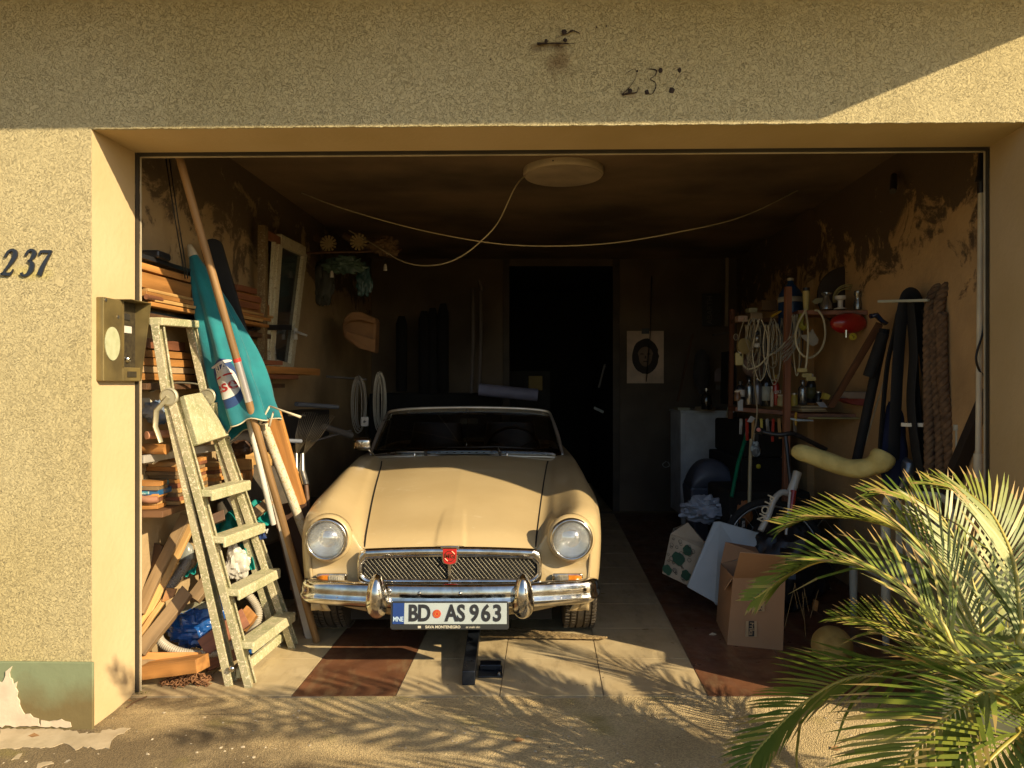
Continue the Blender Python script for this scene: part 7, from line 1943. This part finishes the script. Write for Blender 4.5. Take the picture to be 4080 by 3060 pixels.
tag(MB().tube([P(3150, 1668, 4.7), P(3175, 1674, 4.7), P(3240, 1676, 4.7)], [.006, .009, .004], 8).build('screwdriver', M('pale_blue_plastic', (.45, .55, .58), .3), smooth=60), 'pale blue screwdriver below the bench edge', 'screwdriver')
tag(MB().tube([P(3172, 1645, 4.72), P(3170, 1665, 4.7), P(3172, 1695, 4.7)], [.007, .009, .006], 8).build('tool_handle', MATS['orange_yellow_plastic'], smooth=60), 'small orange tool handle hanging below the bench', 'tool')
tag(MB().tube([P(2978, 1720, 5.1), P(2940, 1850, 5.0), P(2915, 1980, 4.9)], .013, 8).build('green_stick', M('green_plastic', (.0, .16, .08), .35), smooth=60), 'green plastic stick leaning right of the bin', 'stick')
tag(MB().tube([P(2993, 1750, 4.8), P(2988, 1870, 4.75), P(2985, 2040, 4.7)], [.011, .012, .010], 10).build('cream_pole', M('beige_pole', (.40, .34, .2), .5), smooth=60), 'beige pole standing between the bin and the bicycle', 'pole')
crumple('gadget_bag', P(3010, 1790, 4.75), .045, (.7, .6, 1.2), M('blue_white_print', (.30, .38, .42), .4, col2=(.08, .10, .12), vs=30, ramp=(.45, .55)), 'small blue and white printed pouch hanging beside the beige pole', 'pouch', 71, .2, 30)
b_ = tag(MB().sphere(P(3022, 1858, 4.9), .016, (1, .5, 1), 16).build('yellow_knob', M('neon_yellow', (.45, .42, .02), .5), smooth=180), 'small round yellow knob in the dark under the cables', 'reflector')  # a small round yellow knob, no light of its own
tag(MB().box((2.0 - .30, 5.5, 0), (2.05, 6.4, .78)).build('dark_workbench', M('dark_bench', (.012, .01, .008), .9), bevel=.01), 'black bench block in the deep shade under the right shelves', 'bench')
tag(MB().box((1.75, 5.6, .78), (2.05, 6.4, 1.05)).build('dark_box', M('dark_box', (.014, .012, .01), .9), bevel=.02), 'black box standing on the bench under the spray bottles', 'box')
# plates and dim objects on the far right wall
sg = thing('wall_sign', P(2832, 1240, 7.6), 'dark wall sign with vertical lettering above the cabinet', 'sign')
c = P(2835, 1235, 7.72)
MB().slab([c + V((x, 0, z)) for x, z in ((-.10, -.17), (.10, -.17), (.10, .17), (-.10, .17))], V((0, -.01, 0))).build('panel', M('dark_panel', (.04, .04, .04), .5), sg, bevel=.004)
mb = MB(); text(mb, 'ABARTH', .078, c + V((-.02, -.012, 0)), V((0, 0, 1)), V((-1, 0, 0)), bold=.001); mb.build('lettering', M('dim_letters', (.13, .12, .11), .5), sg)
tag(MB().slab([P(2848, 1520, 6.9), P(2899, 1520, 6.9), P(2899, 1460, 6.9), P(2890, 1452, 6.9), P(2884, 1475, 6.9), P(2870, 1466, 6.9), P(2858, 1468, 6.9), P(2848, 1480, 6.9)], V((0, .01, 0))).build('mauve_plate', M('mauve_plate', (.20, .16, .17), .5)), 'mauve round topped plate leaning above the cabinet', 'plate')
tag(MB().slab([P(2853, 1552, 6.9), P(2902, 1552, 6.9), P(2902, 1535, 6.9), P(2853, 1535, 6.9)], V((0, .01, 0))).build('small_plate', M('dim_plate', (.13, .12, .11), .5)), 'small dim plate under the mauve one', 'plate')
crumple('dim_coat', P(2795, 1480, 7.4), .22, (.4, .25, 1.0), M('dim_grey_cloth', (.06, .055, .055), .9), 'dim grey coat hanging left of the mauve plate', 'coat', 81, .12, 40)
tag(beamobj('stick', P(2700, 1600, 7.3), P(2760, 1330, 7.3), .03, .02, M('dim_orange_stick', (.09, .045, .02), .7)), 'dim brown stick leaning between the pale sheet and the coat', 'stick')
tag(beamobj('stick', P(2840, 1335, 6.9), P(2905, 1325, 6.9), .03, .02, MATS['dim_stick']), 'dim batten lying across above the coat', 'stick')
tag(MB().slab([P(2895, 1610, 6.5), P(2935, 1612, 6.5), P(2930, 1400, 6.5), P(2900, 1400, 6.5)], V((0, .2, 0))).build('dark_board', VOID), 'black board standing right of the mauve plate', 'board')
t = thing('gauge_badge', P(2930, 1360, 5.6), 'small round badge with a pale rim hanging on the dim post', 'badge')
MB().lathe(P(2932, 1343, 5.6), V((0, -1, 0)), [(.016, 0), (.016, .004), (0, .005)], 20).build('badge_face', M('badge_face_dim', (.12, .07, .05), .5), t)
MB().tube([P(2932, 1343, 5.59) + V((math.cos(k * .39) * .016, 0, math.sin(k * .39) * .024)) for k in range(16)], .0025, 5, closed=True).build('badge_rim', CREAM, t)
MB().lathe(P(3745, 900, 3.9), V((0, -.2, -1)), [(.02, 0), (.02, .02), (.035, .03), (.035, .05), (0, .05)], 16)
ws_ = thing('wall_spigot', P(3558, 745, 4.1), 'dark short pipe socket sticking out of the stained right wall', 'pipe socket')
MB().tube([P(3562, 700, 4.2), P(3560, 740, 4.12), P(3557, 762, 4.08)], [.018, .020, .018], 12).build('socket', M('dark_iron', (.04, .03, .02), .5), ws_, smooth=60)
# pale plastic chair and crate behind the palm
ch = thing('plastic_chair', P(3640, 2400, 3.7), 'pale plastic garden chair standing behind the palm fronds', 'chair')
CP = M('pale_chair_plastic', (.60, .60, .48), .4, bump=.05)
q = [P(3540, 1985, 3.75), P(3790, 2000, 3.6)]
MB().tube(catmull([P(3530, 2150, 3.80), P(3540, 1990, 3.78), P(3640, 1975, 3.70), P(3760, 1985, 3.62), P(3790, 2060, 3.60), P(3780, 2200, 3.60)], 8), .024, 10, flat=.6).build('back_frame', CP, ch, smooth=180)
for i in range(5):
    f = (i + .7) / 5.6
    MB().slab([P(3545 + 225 * f, 2290, 3.75 - .15 * f), P(3572 + 225 * f, 2290, 3.75 - .15 * f), P(3566 + 215 * f, 1995, 3.77 - .15 * f), P(3545 + 215 * f, 1992, 3.77 - .15 * f)], V((0, .012, 0))).build('back_slat', CP, ch, bevel=.004)
s0, s1 = P(3530, 2300, 3.78), P(3800, 2310, 3.60)
MB().slab([s0, s1, s1 + V((.05, .38, .0)), s0 + V((.0, .38, 0))], V((0, 0, -.03))).build('seat', CP, ch, bevel=.01)
for p in (s0, s1, s0 + V((0, .36, 0)), s1 + V((.05, .36, 0))):
    MB().tube([p, V((p.x, p.y, .01))], [.025, .018], 8).build('leg', CP, ch, smooth=60)
pb_ = thing('planter_box', V((1.95, 2.95, 0)), 'large pale green grey crate standing behind the palm fronds', 'crate')
mb = MB()
mb.hexa([V(p) for p in ((1.66, 2.88, 0), (2.4, 2.70, 0), (2.5, 3.05, 0), (1.70, 3.10, 0), (1.69, 2.88, .62), (2.4, 2.70, .62), (2.5, 3.05, .62), (1.73, 3.10, .62))])
mb.build('crate_body', M('pale_green_grey', (.15, .16, .10), .6, bump=.1), pb_, bevel=.01)
# ball and small round things on the floor
tag(MB().sphere(P(3315, 2575, 3.55), .095, (1, 1, 1), 32).build('pumpkin_ball', M('scuffed_yellow_ball', (.42, .30, .09), .8, col2=(.28, .19, .05), vs=18, bump=.9, bs=28), smooth=180), 'scuffed yellow brown ball lying on the tiles behind the fronds', 'ball')
tag(MB().slab([P(3242, 2432, 3.9), P(3256, 2436, 3.9), P(3262, 2395, 3.9), P(3246, 2390, 3.9)], V((0, .02, 0))).build('clothes_peg', W_OR), 'small orange wooden peg hanging among dry twigs', 'peg')
mb = MB(); rr = random.Random(14)
for i in range(7):
    a = P(3180 + rr.uniform(-40, 180), 2340 + rr.uniform(-30, 30), 3.6); mb.tube([a, a + V((rr.uniform(-.06, .06), 0, rr.uniform(-.24, -.08)))], .0012, 4)
tag(mb.build('dry_straw', M('straw', (.20, .14, .06), .8)), 'thin dry straw hanging in the dark behind the palm', 'straw', kind='stuff')
# black pot / rubbish sacks making the dark mass behind the palm
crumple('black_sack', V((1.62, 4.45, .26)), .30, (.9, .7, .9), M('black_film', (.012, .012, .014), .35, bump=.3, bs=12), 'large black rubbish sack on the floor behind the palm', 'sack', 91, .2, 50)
tag(MB().box((1.45, 4.95, 0), (2.0, 5.5, .62)).build('dark_filler', M('dark_filler', (.012, .01, .008), .9), bevel=.02), 'black chest for the dark void under the bicycle', 'filler')  # added black block standing in for the dark void under the bicycle

# ------------------------------------------------------------ the cycad palm in the lower right
LEAF = M('palm_leaflet', (.24, .26, .03), .5, col2=(.10, .16, .018), vs=3.5, bump=.15, bs=60)
LEAFY = M('palm_leaflet_yellow', (.48, .38, .08), .45, col2=(.34, .30, .06), vs=6)
LEAFT = M('palm_dry_tip', (.42, .27, .09), .6, col2=(.30, .24, .06), vs=9)
RACH = M('palm_rachis', (.50, .38, .06), .45, col2=(.36, .32, .06), vs=8)
palm = thing('cycad_palm', V((1.75, 1.95, 0)), 'large green cycad palm spreading long feathery fronds in the lower right corner', 'palm')
prr = random.Random(77)
def frond(pts, Lmax, n0, label=None, nrm=V((0, -.35, 1)), lean_=.62, curl=-.16, w_=.0125, tipyel=.12, s0=.04):
    n = int(n0 * (.78 if n0 != 44 else .55)); Lmax = Lmax * 1.1; lean_ = lean_ + .12
    path_ = catmull(pts, 12)
    cum = [0]
    for i in range(1, len(path_)): cum.append(cum[-1] + (path_[i] - path_[i - 1]).length)
    tot = cum[-1]
    r_ = [.0105 * (1 - .75 * c_ / tot) + .001 for c_ in cum]
    fr = MB().tube(path_, r_, 7).build('frond', RACH, palm, smooth=180)
    mb = MB(); i = 0
    for k in range(n):
        t = s0 + (1 - s0) * k / (n - 1)
        L = t * tot
        while i < len(cum) - 2 and cum[i + 1] < L: i += 1
        f = (L - cum[i]) / max(1e-6, cum[i + 1] - cum[i]); p = path_[i].lerp(path_[i + 1], f)
        d_ = (path_[min(len(path_) - 1, i + 2)] - path_[max(0, i - 1)]).normalized()
        n_ = (V(nrm) - d_ * V(nrm).dot(d_)).normalized(); s_ = n_.cross(d_)
        env = (math.sin(min(1, t * 3.2) * 1.57) * (1 - .72 * max(0, (t - .55) / .45) ** 1.6))
        a = lean_ + .35 * t
        for sg_ in (-1, 1):
            if prr.random() < .02: continue
            jit = prr.uniform(-.025, .025)
            dd = (d_ * math.sin(a + jit) + s_ * sg_ * math.cos(a + jit) + n_ * (.26 + prr.uniform(-.03, .03))).normalized()
            ll = Lmax * env * prr.uniform(.90, 1.06); cu_ = prr.uniform(.8, 1.2) if prr.random() > .07 else prr.uniform(2, 5)
            mi = 1 if prr.random() < tipyel * (.5 + t) else 0
            mb.leaf(p, dd, n_, ll, w_ * prr.uniform(.92, 1.08), mi, curl * cu_, tip=2 if prr.random() < .30 + .4 * t else None)
    mb.build('leaflets', [LEAF, LEAFY, LEAFT], fr)
core = V((1.78, 1.95, .48))
C2 = lambda u, v, d: P(u, v, d)
FR = [
 ([core, C2(3958, 2704, 2.15), C2(3888, 2515, 2.25), C2(3790, 2305, 2.35), C2(3678, 2172, 2.42), C2(3560, 2103, 2.50), C2(3399, 2064, 2.58), C2(3259, 2062, 2.65), C2(3130, 2090, 2.70)], .27, 96, .55, V((.35, -.55, 1))),
 ([core, C2(3923, 2669, 2.05), C2(3748, 2480, 2.10), C2(3644, 2375, 2.15), C2(3539, 2298, 2.20), C2(3399, 2249, 2.26), C2(3273, 2235, 2.32), C2(3147, 2290, 2.38), C2(3010, 2385, 2.42)], .23, 92, .55, V((.3, -.5, 1))),
 ([core, C2(4110, 2600, 2.1), C2(4070, 2494, 2.15), C2(4042, 2263, 2.25), C2(3993, 2124, 2.32), C2(3930, 2026, 2.38), C2(3832, 1956, 2.45), C2(3713, 1925, 2.52)], .25, 84, .55, V((.2, -.8, .8))),
 ([core, C2(3990, 2620, 2.45), C2(3900, 2400, 2.6), C2(3846, 2249, 2.68), C2(3762, 2075, 2.75), C2(3664, 1998, 2.82), C2(3566, 1962, 2.9), C2(3460, 1965, 2.95)], .26, 84, .5, V((.1, -.7, .8))),
 ([core + V((0, -.1, 0)), C2(4110, 2855, 1.92), C2(3993, 2765, 1.86), C2(3902, 2763, 1.84), C2(3832, 2808, 1.82), C2(3748, 2878, 1.80), C2(3643, 2990, 1.78), C2(3550, 3110, 1.76), C2(3450, 3250, 1.74)], .29, 96, .45, V((-.35, -.2, 1))),
 ([core + V((-.1, 0, -.05)), C2(3749, 2640, 2.30), C2(3608, 2662, 2.32), C2(3490, 2683, 2.34), C2(3350, 2715, 2.36), C2(3224, 2788, 2.38), C2(3119, 2878, 2.38), C2(3014, 2997, 2.36), C2(2940, 3120, 2.34)], .25, 92, .5, V((-.2, -.15, 1))),
 ([core + V((0, .1, 0)), C2(3850, 2640, 2.55), C2(3700, 2560, 2.65), C2(3560, 2500, 2.72), C2(3420, 2462, 2.80), C2(3330, 2460, 2.85)], .22, 60, .5, V((-.1, -.4, 1))),
 ([core + V((.05, -.1, 0)), C2(4150, 2900, 1.75), C2(4060, 2930, 1.7), C2(3960, 3010, 1.65), C2(3860, 3130, 1.62), C2(3780, 3260, 1.6)], .25, 66, .45, V((-.1, -.2, 1))),
 # fronds out of the picture whose shade falls on the drive
 ([core, V((1.80, 1.62, .98)), V((1.76, 1.35, 1.42)), V((1.66, 1.08, 1.85)), V((1.50, .85, 2.15))], .30, 44, .75, V((.5, -.5, .4))),
 ([core, V((1.95, 1.60, 1.00)), V((2.00, 1.28, 1.45)), V((1.98, .95, 1.80)), V((1.90, .60, 2.0))], .30, 44, .75, V((.5, -.5, .4))),
 ([core, V((1.72, 1.50, .90)), V((1.62, 1.15, 1.20)), V((1.48, .82, 1.42)), V((1.30, .50, 1.50))], .28, 44, .75, V((.3, -.3, .8))),
 ([core, V((2.05, 1.75, 1.10)), V((2.2, 1.45, 1.55)), V((2.25, 1.15, 1.9)), V((2.2, .85, 2.1))], .28, 44, .75, V((.5, -.5, .4))),
 ([core, V((2.10, 1.80, 1.10)), V((2.45, 1.60, 1.40)), V((2.80, 1.40, 1.42)), V((3.1, 1.2, 1.25))], .26, 60, .5, V((0, 0, 1))),
 ([core, V((2.15, 2.05, .98)), V((2.55, 2.15, 1.22)), V((2.95, 2.25, 1.2)), V((3.2, 2.3, 1.0))], .26, 50, .5, V((0, 0, 1))),
]
for pts, L_, n_, ln, nr in FR: frond(pts, L_, n_, lean_=ln, nrm=nr, w_=.028 if n_ == 44 else (.0105 if n_ == 84 else .0135))
mb = MB().lathe(V((1.80, 1.95, -.02)), V((0, 0, 1)), [(.16, 0), (.17, .1), (.15, .3), (.12, .45), (.05, .52), (0, .53)], 24)
mb.build('trunk', M('scaly_trunk', (.14, .09, .04), .9, col2=(.06, .04, .02), vs=20, bump=.9, bs=25), palm, smooth=60)

# ------------------------------------------------------------ litter and weeds on the ground
def gp(u, v, z=-.011):
    d = (CAMZ - z) * FPX / (v - 1530)
    return V(((u - 2040) * d / FPX, d, z))
LIM = M('lime_spill', (.50, .41, .27), .9, col2=(.40, .32, .2), vs=12, bump=.5, bs=40)
def spill(pts, lb, th=.002):
    tag(MB().slab([gp(u, v, -.0112) for u, v in jag(pts, 14, 5, R)], V((0, 0, th))).build('lime_spill', LIM), lb, 'spill', 'pale lime spills on the drive')
spill([(0, 2905), (200, 2905), (290, 2915), (350, 2925), (470, 2905), (520, 2903), (455, 2940), (435, 2985), (395, 2985), (330, 2975), (300, 2990), (265, 2965), (180, 2978), (0, 2985)], 'large ragged pale lime spill at the foot of the left wall')
spill([(60, 3015), (90, 3002), (75, 3025), (45, 3030)], 'small pale lime spot nearest the bottom left corner')
spill([(150, 3045), (205, 3035), (215, 3042), (160, 3060), (145, 3060)], 'small pale lime spot at the bottom edge of the picture')
rr = random.Random(21)
LB = M('dry_leaf', (.30, .16, .06), .8)
for i, (u, v, lb) in enumerate(((510, 2800, 'curled dry brown leaf beside the left door reveal'), (2065, 2952, 'small reddish dry leaf on the drive in front of the car'), (130, 2935, 'dark twig on the lime spill'), (2840, 2530, 'pale dry leaf on the dark tiles beside the box'), (3330, 2985, 'pinkish dry petal under the fronds'))):
    p = gp(u, v, 0.0 if v < 2760 else -.011)
    tag(MB().add([p + V((-.022, 0, .001)), p + V((0, .010, .010)), p + V((.024, .004, .003)), p + V((0, -.012, .001))], [(0, 1, 2), (0, 2, 3)]).build('dry_leaf', LB if i != 3 else CREAM, solid=.001), lb, 'leaf')
tag(MB().tube(catmull([gp(505, 2820, -.006), gp(540, 2795, 0), gp(585, 2775, .004)], 5), .003, 6).build('twig', W_DK, smooth=180), 'thin dark twig lying at the door sill on the left', 'twig')
WEED = M('moss_green', (.16, .17, .02), .9)
mb = MB()
for i in range(90):
    p = gp(545 + rr.uniform(-18, 45), 2755 + rr.uniform(-8, 20), -.008); mb.leaf(p, V((rr.uniform(-1, 1), rr.uniform(-.8, .3), rr.uniform(.4, 1.2))), V((0, 0, 1)), rr.uniform(.012, .032), .005, 0, -.4)
tag(mb.build('weeds', WEED), 'tuft of small green weeds at the foot of the left reveal', 'weeds', kind='stuff')
mb = MB()
for i in range(140):
    u = rr.uniform(400, 3000); v = rr.choice([rr.uniform(2700, 2800), rr.uniform(2760, 2830), rr.uniform(2800, 3050)])
    p = gp(u, v, .0025 if v < 2765 else -.009); a_ = rr.uniform(0, 6.28); L_ = rr.uniform(.006, .016)
    mb.leaf(p, V((math.cos(a_), math.sin(a_), .15)), V((rr.uniform(-.4, .4), rr.uniform(-.4, .4), 1)), L_, L_ * rr.uniform(.2, .5))
tag(mb.build('leaf_litter', M('leaf_litter', (.24, .15, .06), .9, col2=(.12, .07, .03), vs=20)), 'scattered tiny dry leaf bits along the garage threshold', 'litter', kind='stuff')
GRV = M('pale_grit', (.55, .46, .32), .9)
mb = MB()
for i in range(320):
    u = rr.uniform(-200, 4200); v = 2830 + 500 * rr.random() ** 1.2
    p = gp(u, v, -.011); r_ = rr.uniform(.0018, .006) * (1 if rr.random() < .9 else 1.6)
    mb.sphere(p, r_, (rr.uniform(.8, 1.6), rr.uniform(.8, 1.4), .5), 6, wob=.3, seed=i)
tag(mb.build('grit', GRV), 'loose pale grit scattered over the drive', 'grit', kind='stuff')
